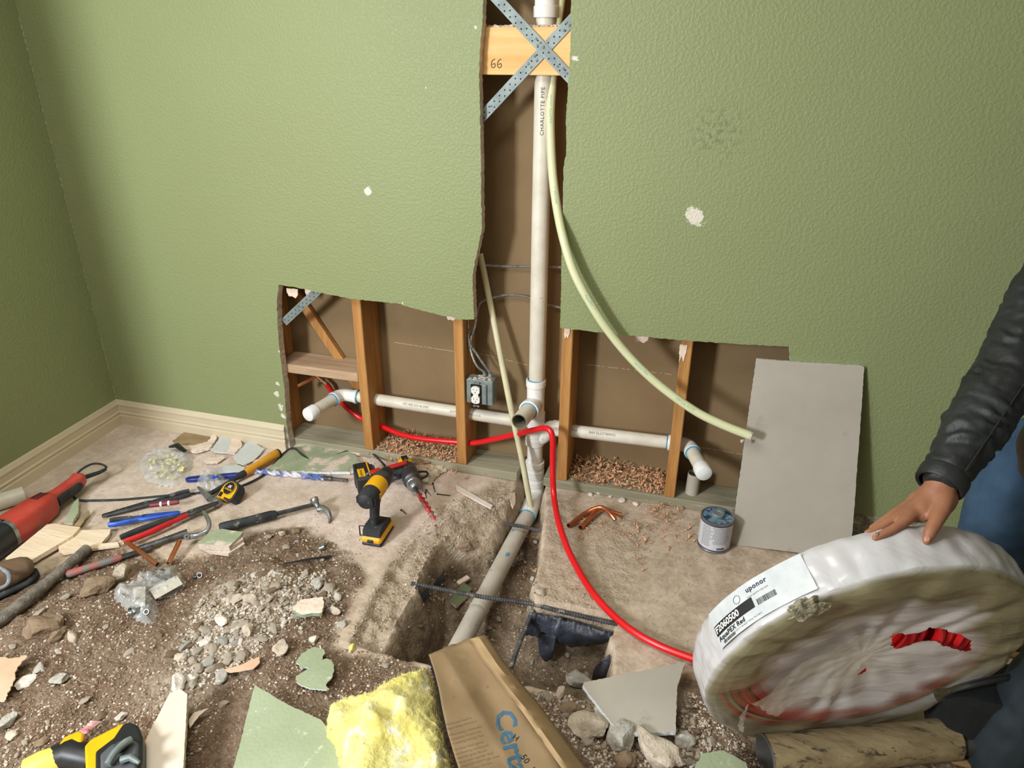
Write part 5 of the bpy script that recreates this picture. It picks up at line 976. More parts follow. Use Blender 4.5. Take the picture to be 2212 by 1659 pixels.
def rimprof():
    return [(.0, 0), (.05, 0), (.10, 0), (.14, 0), (.18, 0), (.215, 0), (.25, 0), (.28, .002), (.305, .003), (.328, .002), (.340, -.002), (.349, -.010), (.352, -.022), (.353, -.045), (.353, -.07), (.351, -.092), (.344, -.106), (.330, -.114), (.30, -.117), (.22, -.116)]
TEAR = [(c_on(u, v).x, c_on(u, v).y) for u, v in ((1924, 1375), (1960, 1374), (1990, 1368), (2008, 1356), (2040, 1358), (2075, 1364), (2094, 1376), (2094, 1396), (2078, 1402), (2050, 1398), (2020, 1390), (1995, 1390), (1965, 1404), (1940, 1410), (1930, 1404))]
SLIT = [(c_on(u, v).x, c_on(u, v).y) for u, v in ((1852, 1469), (1865, 1458), (1877, 1449), (1876, 1460), (1862, 1468))]
def build_wrap():
    n = 400; prof = rimprof(); pr = []
    for i in range(len(prof)-1):
        k = 13 if prof[i+1][0] < .33 and i < 10 else 3
        for j in range(k): t = j/k; pr.append((prof[i][0]+(prof[i+1][0]-prof[i][0])*t, prof[i][1]+(prof[i+1][1]-prof[i][1])*t))
    pr.append(prof[-1]); V = []; F = []
    for r_i, (r, z) in enumerate(pr):
        for j in range(n):
            a = 2*math.pi*j/n; x, y = r*math.cos(a), r*math.sin(a); w = nz((x, y, z), 7, 3)
            sag = -.030*max(0, 1-(r/.27)**2)**1.2 if z > -.005 else 0            # film sinks into the open middle
            rad = .005*nz((math.cos(a)*2.2, math.sin(a)*2.2, z*14), 1.5, 8)+.004*nz((math.cos(a)*9, math.sin(a)*9, z*30), 1.2, 2)
            if r > .3: x *= 1+rad/.35; y *= 1+rad/.35
            fold = .0022*math.sin(14*a+9*r+5*w)*min(r/.15, 1)+.004*w+.006*nz((x*3.5, y*11, 0), 1.6, 5)*min(1, 1.6-r*3)
            V.append((x, y, z+sag+(fold if z > -.03 else 0)))
    T2 = [TEAR, SLIT]; A = np.array(V); inn = np.zeros(len(V), bool)
    for P in T2: inn |= (pdist(A[:, 0], A[:, 1], P)+.004*np.array([nz(v, 90, 1) for v in V]) > 0) & (A[:, 2] > -.06) & (np.hypot(A[:, 0], A[:, 1]) < .32)
    for i in range(len(pr)-1):
        for j in range(n):
            f = (i*n+j, (i+1)*n+j, (i+1)*n+(j+1) % n, i*n+(j+1) % n)
            if not inn[list(f)].all(): F.append(f)
    b = MB(); b.add(V, F, M=Cw); return b.build('plastic_wrap', m_wrap, parent=coil)
wrap = build_wrap()
b = MB()
k_ = 0
for ri in range(9):
    for zi in range(3):
        r = .120+ri*.0235; z = -.034-zi*.0228-(.004 if ri % 2 else 0)-(.018 if ri < 2 else 0)
        V = []; n1_, n2_ = 72, 8
        for i in range(n1_):
            a = 2*math.pi*i/n1_
            for j in range(n2_): c = 2*math.pi*j/n2_; rr = r+.0106*math.cos(c); V.append((rr*math.cos(a), rr*math.sin(a), z+.0106*math.sin(c)))
        if (ri in (0, 1, 8) or zi in (0, 2)) and not (ri < 2 and zi == 2): b.add(V, [(i*n2_+j, ((i+1) % n1_)*n2_+j, ((i+1) % n1_)*n2_+(j+1) % n2_, i*n2_+(j+1) % n2_) for i in range(n1_) for j in range(n2_)], M=Cw)
b.build('tube_windings', m_red, parent=coil, kind='stuff')
# cardboard band inside the rim keeps the annulus opaque
b = MB(); V = []; n = 90
for r, z in ((.292, -.022), (.328, -.024)): V += [(r*math.cos(2*math.pi*j/n), r*math.sin(2*math.pi*j/n), z-.004) for j in range(n)]
b.add(V, [(j, (j+1) % n, n+(j+1) % n, n+j) for j in range(n)], M=Cw); b.build('liner', mat('liner_paper', '#a89f83', '#b5ac92', rough=.8), parent=coil)
# loose torn film flaps
m_film = mat('torn_film', '#cfc8c2', '#ded9d6', scale=20, rough=.22, alpha=.55, bump=.3, bscale=16)
def flap(pts, lift, seed, name='torn_flap'):
    L = [c_on(u, v, .0) for u, v in pts]; P = ragged([(p.x, p.y) for p in L], .008, .0025, seed); xs = [p[0] for p in P]; ys = [p[1] for p in P]
    X, Y = np.meshgrid(np.linspace(min(xs), max(xs), 120), np.linspace(min(ys), max(ys), 120), indexing='ij'); D = pdist(X, Y, P); V = []; F = []; ix = {}
    def vid(i, j):
        if (i, j) not in ix: ix[i, j] = len(V); r = math.hypot(X[i, j], Y[i, j]); V.append((X[i, j], Y[i, j], -.030*max(0, 1-(r/.27)**2)**1.2+.012+lift*(.4+nz((X[i, j], Y[i, j], 0), 12, seed))+.0012*nz((X[i, j], Y[i, j], 0), 50, seed)))
        return ix[i, j]
    for i in range(119):
        for j in range(119):
            if D[i, j] > 0 and D[i+1, j+1] > -.002: F.append((vid(i, j), vid(i+1, j), vid(i+1, j+1), vid(i, j+1)))
    b = MB(); b.add(V, F, M=Cw); return b.build(name, m_film, parent=coil)
flap([(1615, 1503), (1660, 1490), (1720, 1440), (1800, 1400), (1850, 1372), (1926, 1374), (1930, 1400), (1880, 1440), (1850, 1470), (1800, 1508), (1760, 1512), (1720, 1518), (1678, 1538), (1655, 1532), (1640, 1518)], .010, 3)
flap([(1612, 1505), (1606, 1530), (1598, 1566), (1590, 1560), (1592, 1530)], .008, 5)

# mud
def mudlump(u, v, s, parent, seed, m, z=.008):
    p = c_on(u, v, z); V, F = rockmesh(seed, 4, (s*1.15, s, s*.35), .5, 3.0); V = [(x*(1+.25*nz((x, y, w), 70, 2)), y*(1+.25*nz((x, y, w), 70, 4)), w*(1+.6*nz((x, y, w), 60, 6))) for x, y, w in V]
    b = MB(); b.add(V, F, M=Cw @ Matrix.Translation(p)); return b.build('mud_clod', m, parent=parent, label='grey lump of mud stuck on the film')
m_mud = mat('grey_mud', '#7d775f', '#aaa48f', scale=60, rough=.8, bump=.8, bscale=90, c3='#c9c4b2', c3t=.6)
mudlump(1745, 1318, .033, coil, 5, m_mud)
# label wrapped round the rim (printed flat, follows the rim)
def c_rim(u, v):
    """angle and depth of the rim surface seen at a pixel"""
    d = Ci.to_3x3() @ Vector(ray(u, v)); a = d.x**2+d.y**2; bb = 2*(vc.x*d.x+vc.y*d.y); R_ = .356; c = vc.x**2+vc.y**2-R_*R_; D = bb*bb-4*a*c
    t = (-bb-math.sqrt(max(D, 0)))/(2*a); p = vc+d*t; return math.atan2(p.y, p.x), p.z
a0, z0_ = c_rim(1555, 1345); a1, z1_ = c_rim(1695, 1262)
ac, sg = (a0+a1)/2, (1 if a1 > a0 else -1)
def rimpt(s, z, dr=.0): a = ac+sg*s/.356; r = .3575+dr+.005*nz((math.cos(a)*2.2, math.sin(a)*2.2, -.8), 1.5, 8)+.02*max(0, -.0-(z+.092))+.04*max(0, z+.03)*0; return Cw @ V_(r*math.cos(a), r*math.sin(a), z)
b = MB(); n = 90; S0, S1, Z0_, Z1_ = -.105, .135, -.098, -.020; V = []
for i in range(n+1):
    for j in range(7): V.append(rimpt(S0+(S1-S0)*i/n, Z0_+(Z1_-Z0_)*j/6))
b.add(V, [(i*7+j, (i+1)*7+j, (i+1)*7+j+1, i*7+j+1) for i in range(n) for j in range(6)]); lab_ = b.build('paper_label', mat('coil_label', '#b6bbbe', '#c6cacc', scale=30, rough=.4), parent=coil)
def rimrect(b, s0, s1, za, zb_, dr=.0006): n = max(1, int((s1-s0)/.012)); V = [rimpt(s0+(s1-s0)*i/n, z, dr) for i in range(n+1) for z in (za, zb_)]; b.add(V, [(2*i, 2*i+2, 2*i+3, 2*i+1) for i in range(n)])
b = MB(); rimrect(b, -.102, .012, -.0665, -.0445, .0006); b.build('band', m_black, parent=lab_, smooth=False)
up_ = -1
def rimtext(s, s0, z0, size, m, nm='lettering', dr=.0011, **k):
    b = MB(); lettering(b, s, lambda x, y: rimpt(s0+x, z0+up_*y, dr), size, **k); return b.build(nm, m, parent=lab_, smooth=False)
rimtext('F2060500', -.100, -.0555, .0195, m_wp, bold=True, space=.95); rimtext('AquaPEX Red', -.099, -.0365, .0135, m_black, bold=True, space=1.05); rimtext('uponor', .006, -.083, .015, mat('navy_print', '#2a2f45'), bold=True, space=1.1)
rimtext('www.uponor-usa.com', .004, -.069, .0055, mat('grey_print', '#77777c')); rimtext('Uponor Aquapex Tubing, Red 500 ft', -.05, -.028, .0048, mat('grey_print', '#77777c'))
b = MB(); r_ = random.Random(6)
for (s0_, s1_, za, zb_) in ((.02, .062, -.056, -.044), (-.088, -.052, -.029, -.023)):
    x = s0_
    while x < s1_: w_ = r_.choice((.0007, .0011, .0019)); rimrect(b, x, x+w_, za, zb_, .0007); x += w_+.0011
b.build('barcode', m_black, parent=lab_, kind='stuff', smooth=False)
b = MB(); V = []
for j in range(20):
    for r in (.0075, .0088): a = 2*math.pi*j/20; V.append(rimpt(-.02+r*math.cos(a), -.079+r*math.sin(a), .001))
b.add(V, [(2*j, 2*((j+1) % 20), 2*((j+1) % 20)+1, 2*j+1) for j in range(20)]); b.build('round_stamp', mat('grey_print', '#77777c'), parent=lab_, smooth=False)
# ---- rusty pipe the coil leans on
A_, B_ = Vector(oz(1652, 1634, .05)), Vector(oz(2055, 1596, .05)); m_rust = mat('rusty_pipe', '#7d6d4e', '#a08e6a', scale=14, rough=.7, bump=.25, stretch=(.6, 2, 2), c3='#4a3f30', c3t=.55, c3s=22)
dA = (B_-A_).normalized(); b = MB(); b.lathe([(.0455, 0), (.047, .0), (.047, (B_-A_).length), (.044, (B_-A_).length+.004), (.0, (B_-A_).length+.004)], 40, A_, B_); b.lathe([(.0455, 0), (.0452, .12), (0, .121)], 40, A_, B_, mi=1)
lp_ = b.build('steel_pipe', [m_rust, mat('inside_steel', '#6d6a64', '#8d8a83', rough=.5, metal=.5)], label='fat mottled rusty pipe with an open bright end, lying in front of the coil', cat='pipe')
b = MB(); b.lathe([(.0455, -.001), (.0476, -.001), (.0476, .003), (.0455, .003), (.0455, -.001)], 40, A_, B_); b.build('cut_rim', m_crimp, parent=lp_, label='bright cut rim')
# ---- rebar
m_rebar = mat('rebar', '#3a3a3d', '#5a5a5d', scale=30, rough=.6, metal=.3, c3='#958d80', c3t=.56, c3s=20)
rimv = lambda u, v, dz, dy=-.022: tuple(np.array(oz(u, v, 0.0))+(0, dy, dz))
def rebar(P, r, lb):
    P = spline(P, 6); Q, S = curve_frames(P); L_ = S[-1]; n_ = int(L_/.004); PP = []; R = []; j = 0
    for k in range(n_):
        d = L_*k/n_
        while S[j+1] < d: j += 1
        PP.append(Q[j].lerp(Q[j+1], (d-S[j])/(S[j+1]-S[j]))); R.append(r*(1.22 if k % 2 else .95))
    b = MB(); b.tube(PP, R, 10); return b.build('rebar', m_rebar, label=lb, cat='rebar', smooth=False)
rebar([oz(888, 1260, -.012), oz(950, 1272, -.02), oz(1040, 1289, -.024), oz(1150, 1305, -.024), rimv(1201, 1302, -.018, -.012), rimv(1270, 1318, -.018, -.012), rimv(1338, 1336, -.014, -.010)], .0062, 'long ribbed steel bar crossing the trench over the drain pipe')
rebar([oz(1163, 1262, -.045), oz(1159, 1285, -.042), oz(1153, 1312, -.04), oz(1136, 1355, -.045), oz(1118, 1400, -.05), oz(1103, 1445, -.05)], .0062, 'shorter ribbed bar running towards the insulation from the crossing')
rebar([oz(1090, 1132, -.045), oz(1130, 1138, -.04), oz(1178, 1149, -.045)], .006, 'short dusty bar across the pipe near the wall')
# ---- black vapour membrane hanging from the broken slab
m_mem = mat('black_membrane', '#24272e', '#3d4250', scale=14, rough=.45, bump=.6, bscale=30, c3='#7f8594', c3t=.62, c3s=12)
def membrane(top, bot, lb, seed, n=30, bulge=.012):
    T_ = spline(top, 6); B_ = spline(bot, 6); V = []; F = []; k = 12
    for i in range(n+1):
        a = Vector(T_[int(i/n*(len(T_)-1))]); c = Vector(B_[int(i/n*(len(B_)-1))])
        for j in range(k+1):
            t = j/k; p = a.lerp(c, t); e = nz(p, 26, seed); p = p+V_(0, -bulge*math.sin(t*3)-.010*e, .004*e); 
            if j == k: p.z += .012*nz(p, 90, seed)
            V.append(p)
    F = [(i*(k+1)+j, (i+1)*(k+1)+j, (i+1)*(k+1)+j+1, i*(k+1)+j+1) for i in range(n) for j in range(k)]
    b = MB(); b.add(V, F); o = b.build('vapour_membrane', m_mem, label=lb, cat='membrane'); s = o.modifiers.new('s', 'SOLIDIFY'); s.thickness = .0016; return o
rimv = lambda u, v, dz, dy=-.022: tuple(np.array(oz(u, v, 0.0))+(0, dy, dz))
membrane([rimv(1148, 1296, -.028), rimv(1200, 1304, -.03), rimv(1260, 1318, -.034), rimv(1330, 1334, -.036)], [rimv(1140, 1296, -.10, -.035), rimv(1170, 1298, -.115, -.035), rimv(1200, 1303, -.12, -.035), rimv(1250, 1315, -.115, -.035), rimv(1300, 1326, -.085, -.03), rimv(1328, 1334, -.06, -.025)], 'black membrane hanging under the broken slab edge behind the bars', 2, n=60)
membrane([rimv(1172, 1298, -.08, -.045), rimv(1192, 1302, -.08, -.045), rimv(1212, 1306, -.08, -.045)], [rimv(1178, 1298, -.165, -.05), rimv(1190, 1302, -.185, -.05), rimv(1206, 1305, -.165, -.05)], 'tattered tongue of black membrane hanging lowest in the pit', 4, n=24)
membrane([oz(1284, 1440, -.03), oz(1300, 1425, -.03), oz(1318, 1412, -.02)], [oz(1278, 1470, -.09), oz(1296, 1468, -.09), oz(1318, 1455, -.08)], 'dark membrane scrap by the grey broken drywall corner', 5, n=14)
membrane([oz(890, 1300, -.03), oz(905, 1285, -.03), oz(925, 1268, -.03)], [oz(892, 1318, -.08), oz(912, 1302, -.08), oz(935, 1284, -.08)], 'dark membrane edge in the far left corner of the pit', 6, n=14)
membrane([oz(940, 1250, -.03), oz(952, 1240, -.03), oz(960, 1230, -.03)], [oz(938, 1268, -.07), oz(952, 1262, -.07), oz(962, 1250, -.06)], 'small curl of membrane at the rim left of the drain pipe', 7, n=10)
# ---- yellow batt with kraft facing
def grid_sheet(corners, n, m, fz):
    """bilinear patch over 4 world corners, displaced by fz(s,t)->vector"""
    a, b_, c, d = [Vector(x) for x in corners]; V = []
    for i in range(n+1):
        for j in range(m+1):
            s, t = i/n, j/m; V.append((a.lerp(b_, s)).lerp(d.lerp(c, s), t)+fz(s, t))
    return V, [(i*(m+1)+j, (i+1)*(m+1)+j, (i+1)*(m+1)+j+1, i*(m+1)+j+1) for i in range(n) for j in range(m)]
bt = thing('insulation_batt', oz(900, 1600, .02), 'torn yellow fibreglass batt with printed brown kraft facing in the foreground', 'insulation')
Zb = .11
OUT = [(693, 1520), (700, 1500), (735, 1478), (790, 1470), (850, 1445), (905, 1425), (930, 1412), (942, 1450), (950, 1490), (958, 1540), (970, 1590), (985, 1640), (1000, 1760), (745, 1760), (730, 1640), (712, 1590), (698, 1560)]
P2 = [tuple(oz(u, v, Zb)[:2]) for u, v in OUT]
xs = [p[0] for p in P2]; ys = [p[1] for p in P2]; n = 130
X, Y = np.meshgrid(np.linspace(min(xs)-.01, max(xs)+.01, n), np.linspace(min(ys)-.01, max(ys)+.01, n), indexing='ij')
D = pdist(X, Y, P2)+.010*vnoise(X, Y, 60, 3)+.006*vnoise(X, Y, 140, 4)
hz = Zb*(1-np.exp(-np.clip(D, 0, 1)/.014))+.050*vnoise(X, Y, 10, 8)*sstep(0, .06, D)+.008*vnoise(X, Y, 34, 9)*sstep(0, .02, D)+.003*vnoise(X, Y, 110, 7)
cl_ = np.array(oz(835, 1545, Zb)[:2]); dd_ = np.hypot((X-cl_[0])/1.0, (Y-cl_[1])/.9); hz += .035*np.exp(-((dd_-.045)/.022)**2)*(.6+.8*vnoise(X, Y, 22, 5))*(dd_ < .2)
hz = np.maximum(hz, .0); V = []; F = []; ix = {}
def vid(i, j):
    if (i, j) not in ix: ix[i, j] = len(V); V.append((X[i, j], Y[i, j], hz[i, j]+.006))
    return ix[i, j]
for i in range(n-1):
    for j in range(n-1):
        if D[i, j] > -.004: F.append((vid(i, j), vid(i+1, j), vid(i+1, j+1), vid(i, j+1)))
b = MB(); b.add(V, F); m_wool = mat('glass_wool', '#d6ca72', '#ddd699', scale=9, rough=1, bump=.5, bscale=90, c3='#e3dfc6', c3t=.56, c3s=18, spec=.05, sss=.25)
wool = b.build('glass_wool', m_wool, parent=bt)
# fuzzy loose fibres
r_ = random.Random(9); b = MB()
for k in range(9000):
    i, j = r_.randrange(1, n-1), r_.randrange(1, n-1)
    if D[i, j] < 0 or D[i, j] > .2: continue
    if D[i, j] > .012 and r_.random() < .3: continue
    p = Vector((X[i, j], Y[i, j], hz[i, j]+.006)); d = Vector((r_.gauss(0, 1), r_.gauss(0, 1), abs(r_.gauss(0, .7)))).normalized()*r_.uniform(.004, .013); e = Vector((r_.gauss(0, 1), r_.gauss(0, 1), r_.gauss(0, 1)))*.003; w = Vector((.00022, .00016, 0))
    b.add([p-w, p+w, p+d*.5+e+w*.8, p+d*.5+e-w*.8, p+d+e*2], [(0, 1, 2, 3), (3, 2, 4)])
b.build('loose_fibres', mat('fibre', '#f2ecb0', rough=1), parent=bt, kind='stuff', smooth=False)
m_kraft = mat('kraft', '#816a4b', '#8c7454', scale=5, rough=.75, bump=.12, bscale=40, c3='#9a8260', c3t=.64, c3s=6)
KQ = [(930, 1412), (1027, 1392), (1085, 1440), (1140, 1500), (1200, 1580), (1290, 1720), (1010, 1800), (985, 1640), (962, 1560), (950, 1490)]
Kz = lambda u, v: .135-.00002*(u-930)
def kpt(u, v, dz=0.0):
    e = max(0, min(1, (u-(1035+(v-1400)*.62))/60)); z = .132-.075*e*e+.010*nz((u/60., v/60., 0), 1, 3)+.016*math.sin(min(max((u-(1020+(v-1400)*.6))/22, -3.1), 3.1))*(.5)+dz
    return Vector(oz(u, v, z))
nk = 60; V = []; F = []
LFT = [(926, 1414), (938, 1450), (948, 1490), (955, 1530), (966, 1580), (984, 1640), (1005, 1700), (1030, 1800)]
RGT = [(1046, 1374), (1085, 1432), (1128, 1486), (1165, 1530), (1200, 1578), (1240, 1634), (1290, 1700), (1360, 1800)]
def samp(L, t): f = t*(len(L)-1); i = min(int(f), len(L)-2); a = f-i; return (L[i][0]*(1-a)+L[i+1][0]*a, L[i][1]*(1-a)+L[i+1][1]*a)
for i in range(nk+1):
    l, r = samp(LFT, i/nk), samp(RGT, i/nk)
    for j in range(41):
        t = j/40; u, v = l[0]+(r[0]-l[0])*t, l[1]+(r[1]-l[1])*t
        if i == 0: v += -10*math.sin(min(t/.78, 1)*1.57)+8*t-3*nz((t*9, 0, 0), 1, 1)+(14 if .74 < t < .82 else 0)
        V.append(kpt(u, v))
F = [(i*41+j, i*41+j+1, (i+1)*41+j+1, (i+1)*41+j) for i in range(nk) for j in range(40)]
b = MB(); b.add(V, F); kr_ = b.build('kraft_facing', m_kraft, parent=bt); s = kr_.modifiers.new('s', 'SOLIDIFY'); s.thickness = .0015; s.offset = -1
# folded stapling flange standing proud along the right edge, black asphalt edge on the left
V = []; nF = 50
for i in range(nF+1):
    r = samp(RGT, i/nF); q0 = (r[0]-34-10*(i/nF), r[1]+6)
    for j, (du, dz) in enumerate(((0, .003), (.3, .016), (.65, .020), (1, .012), (1.12, -.004))):
        V.append(kpt(q0[0]+(r[0]-q0[0])*du, q0[1]+(r[1]-q0[1])*du, dz+.006*nz((i/4., j, 0), 1, 6)))
b = MB(); b.add(V, [(i*5+j, i*5+j+1, (i+1)*5+j+1, (i+1)*5+j) for i in range(nF) for j in range(4)]); fo = b.build('stapling_flange', mat('kraft_light', '#9a7f5a', '#a68b66', scale=7, rough=.75, bump=.15), parent=bt); s = fo.modifiers.new('s', 'SOLIDIFY'); s.thickness = .0012
b = MB(); r_ = random.Random(3); V = []; nA = 46
for i in range(nA+1):
    u, v = samp(LFT[:5], i/nA); w = r_.uniform(2, 8)*(1 if 4 < i else .3); V += [kpt(u-w, v, -.004), kpt(u+4, v, -.002)]
b.add(V, [(2*i, 2*i+1, 2*i+3, 2*i+2) for i in range(nA)]); b.build('asphalt_edge', m_hole, parent=bt)
def kraft_text(s, u0, v0, u1, v1, size, m, **k):
    """letters along the pixel direction (u0,v0)->(u1,v1), printed on the facing"""
    L_ = math.hypot(u1-u0, v1-v0); ex, ey = (u1-u0)/L_, (v1-v0)/L_; b = MB()
    lettering(b, s, lambda x, y: kpt(u0+ex*x*1000-ey*(-y)*1000*(1), v0+ey*x*1000+ex*(-y)*1000, .0022), size/1000., **k); return b.build('lettering', m, parent=kr_, smooth=False)
m_kb = mat('kraft_blue', '#35586d', '#40657a', scale=30); m_kg = mat('kraft_grey', '#7d6a52')
kraft_text('Certa', 1084, 1534, 1128, 1690, 62, m_kb, bold=True)
for i, s in enumerate(('This facing should be', 'Vapor facing towards il', 'When facing is flammable', 'is exposed. Protect and', 'in wearing clothing. Flam', 'To install, fitted against', 'use fastening, lint-free and', 'install fit tightly. Do not', 'use as vapor retarder. Wall', 'Direct CERTAINTY light cover', 'at each corner. For best')):
    u0, v0 = 962+i*3.2+(1 if i > 1 else 0)*2, 1566+i*9.2+(4 if i > 1 else 0)+(4 if i > 4 else 0); kraft_text(s, u0, v0, u0+60, v0-17, 7.0, m_kg)
kraft_text('H', 1108, 1590, 1122, 1600, 18, m_black); kraft_text('50', 1128, 1632, 1142, 1650, 20, m_black); kraft_text('B', 1148, 1660, 1160, 1672, 18, m_black)
for u, v in ((975, 1506), (1048, 1484), (1060, 1664)): kraft_text('+', u, v, u+10, v+1, 16, m_kg)
# ---- clear bags
m_clear = mat('clear_bag', '#cfd3d3', '#e6e9e9', scale=18, rough=.18, alpha=.34, bump=.8, bscale=26, spec=.8)
def bag(pts, h, label, seed, fill=None, cat='bag'):
    W_, c = plane_img(pts, .004); P = [(w[0], w[1]) for w in W_]; xs = [p[0] for p in P]; ys = [p[1] for p in P]; n = 34
    X, Y = np.meshgrid(np.linspace(min(xs), max(xs), n), np.linspace(min(ys), max(ys), n), indexing='ij'); D = pdist(X, Y, P)+.004*vnoise(X, Y, 60, seed); V = []; F = []; ix = {}
    def vid(i, j):
        if (i, j) not in ix:
            ix[i, j] = len(V); e = max(D[i, j], 0); f = 1-math.exp(-e/.014); k = abs(nz((X[i, j], Y[i, j], 0), 30, seed)); V.append((X[i, j], Y[i, j], H(X[i, j], Y[i, j])+.003+f*(h*(.55+.9*k))))
        return ix[i, j]
    for i in range(n-1):
        for j in range(n-1):
            if D[i, j] > 0: F.append((vid(i, j), vid(i+1, j), vid(i+1, j+1), vid(i, j+1)))
    cx_, cy_ = np.mean(xs), np.mean(ys); t = thing('clear_bag', (cx_, cy_, H(cx_, cy_)), label, cat); b = MB(); b.add(V, F); b.build('film', m_clear, parent=t); return t, X, Y, D
t, X, Y, D = bag([(300, 1020), (300, 995), (318, 980), (345, 972), (380, 975), (408, 978), (412, 1000), (405, 1030), (380, 1050), (345, 1052), (315, 1045)], .035, 'clear bag of pale yellow foam plugs on the bare floor', 3)
r_ = random.Random(11); m_plug = mat('foam_plug', '#d8cf86', '#e3dba0', scale=30, rough=.8)
for k in range(55):
    u, v = r_.uniform(322, 398), r_.uniform(990, 1040)
    if (u-360)**2/40**2+(v-1015)**2/27**2 > 1: continue
    p = Vector(gp(u, v, r_.uniform(.006, .02))); d = Vector((r_.gauss(0, 1), r_.gauss(0, 1), .3)).normalized(); b = MB(); b.lathe([(0, 0), (.006, .001), (.0055, .012), (.003, .016), (0, .017)], 8, p, p+d); b.build('foam_plug', m_plug, parent=t)
b = MB(); b.tube([gp(368, 979, .03), gp(385, 977, .034), gp(402, 988, .03)], [.004, .009, .006], 8, sx=1.6); b.build('black_clip', m_blk, parent=t)
t, X, Y, D = bag([(422, 1048), (430, 1030), (450, 1020), (475, 1022), (490, 1035), (488, 1055), (468, 1066), (440, 1067), (425, 1060)], .05, 'crumpled clear bag with a blue spot on the blue strip', 5)
b = MB(); b.add(*rockmesh(3, 2, (.014, .01, .006)), 0, Matrix.Translation(Vector(gp(468, 1050, .04)))); b.build('blue_print', m_blue, parent=t)
t, X, Y, D = bag([(245, 1275), (262, 1268), (300, 1264), (318, 1270), (333, 1290), (337, 1320), (330, 1348), (310, 1352), (280, 1335), (252, 1312), (243, 1290)], .05, 'clear bag of steel rings with a white label, nearer of the two', 8)
for k in range(14):
    u, v = r_.uniform(285, 328), r_.uniform(1308, 1340); p = Vector(gp(u, v, r_.uniform(.008, .03))); b = MB(); rr = r_.uniform(.007, .009); b.lathe([(rr*.75, 0), (rr, 0), (rr, .009), (rr*.75, .009), (rr*.75, 0)], 12, p, p+Vector((r_.gauss(0, 1), r_.gauss(0, 1), r_.gauss(0, .6)))); b.build('crimp_ring', m_crimp, parent=t)
W_, c = plane_img([(286, 1270), (315, 1270), (312, 1306), (290, 1300)], .03); b = MB(); b.prism([(w[0], w[1]) for w in W_], .0006, M=Matrix.Translation((0, 0, W_[0][2]))); lb_ = b.build('paper_label', mat('bag_label', '#b5aea2', '#c9c2b6', scale=60, rough=.7), parent=t, smooth=False)
t, X, Y, D = bag([(292, 1262), (300, 1245), (340, 1235), (378, 1226), (384, 1245), (397, 1256), (395, 1275), (365, 1290), (335, 1296), (318, 1280)], .045, 'clear bag of small dark fittings, farther of the two', 9)
for k in range(12):
    u, v = r_.uniform(312, 362), r_.uniform(1243, 1265); p = Vector(gp(u, v, r_.uniform(.006, .025))); b = MB(); rr = r_.uniform(.005, .008); b.lathe([(rr*.7, 0), (rr, 0), (rr, .011), (rr*.7, .011), (rr*.7, 0)], 10, p, p+Vector((r_.gauss(0, 1), r_.gauss(0, 1), r_.gauss(0, .6)))); b.build('fitting', m_dsteel, parent=t)
W_, c = plane_img([(322, 1273), (383, 1246), (395, 1262), (335, 1292)], .028); b = MB(); b.prism([(w[0], w[1]) for w in W_], .0006, M=Matrix.Translation((0, 0, W_[0][2]))); b.build('paper_label', mat('bag_label', '#b5aea2'), parent=t, smooth=False)
# ---- yellow reciprocating saw at the bottom left corner
t = thing('band_saw', oz(220, 1640, .02), 'yellow and black cordless saw with a metal blade guard at the bottom left corner', 'power tool')
def P3(u, v, z): return Vector(oz(u, v, z))
Zs = .10
def block(name, pts, z0, z1, m, parent=t, **k):
    P = [P3(u, v, z1) for u, v in pts]; b = MB(); b.prism([(p.x, p.y) for p in P], z1-z0, M=Matrix.Translation((0, 0, z0))); o = b.build(name, m, parent=parent, fix=True, **k); bv = o.modifiers.new('b', 'BEVEL'); bv.width = .006; bv.segments = 3; return o
block('motor_body', [(182, 1610), (195, 1596), (262, 1562), (280, 1560), (300, 1568), (310, 1590), (308, 1640), (290, 1720), (200, 1720), (184, 1660)], .0, .10, m_yel)
sh_ = block('black_shell', [(205, 1622), (245, 1592), (265, 1562), (282, 1558), (300, 1567), (309, 1590), (308, 1640), (290, 1720), (215, 1720), (205, 1665)], .02, .107, m_blk)
block('grey_recess', [(215, 1628), (240, 1606), (285, 1594), (300, 1604), (298, 1650), (280, 1700), (226, 1700), (216, 1660)], .1, .112, mat('grey_plastic', '#45474b', '#55585c', scale=20, rough=.5))
block('battery', [(122, 1612), (138, 1590), (168, 1577), (182, 1583), (178, 1600), (152, 1618), (132, 1628)], .02, .085, m_yel, label='bright yellow battery release')
b = MB(); b.tube([P3(120, 1636, .05), P3(150, 1628, .06), P3(200, 1640, .05)], [.028, .032, .03], 16); b.build('neck', m_blk, parent=t)
b = MB(); b.tube([P3(60, 1668, .045), P3(90, 1655, .05), P3(126, 1640, .05)], [.030, .033, .030], 16); b.build('front_housing', mat('pale_yellow', '#e3cf58', '#ecd96a', rough=.5), parent=t)
b = MB(); b.tube(spline([P3(232, 1652, .125), P3(248, 1626, .13), P3(268, 1606, .13), P3(282, 1598, .125)], 5), [.008]*16, 10); b.build('blade_arm', m_galv, parent=t)
b = MB(); b.tube([P3(262, 1642, .122), P3(282, 1636, .125), P3(301, 1648, .12)], [.009, .008, .004], 10); b.build('lever', m_galv, parent=t)
b = MB(); b.prism([tuple(P3(u, v, .06)[:2]) for u, v in ((88, 1632), (108, 1614), (130, 1612), (128, 1622), (108, 1640), (92, 1640))], .003, M=Matrix.Translation((0, 0, .06))); b.build('blade_shoe', m_crimp, parent=t, smooth=False)
b = MB(); b.tube([P3(178, 1582, .05), P3(206, 1560, .03)], .004, 6, sx=3); b.build('red_tag', mat('red_white_tag', '#c9404a', '#e8d3d5', scale=60), parent=t)
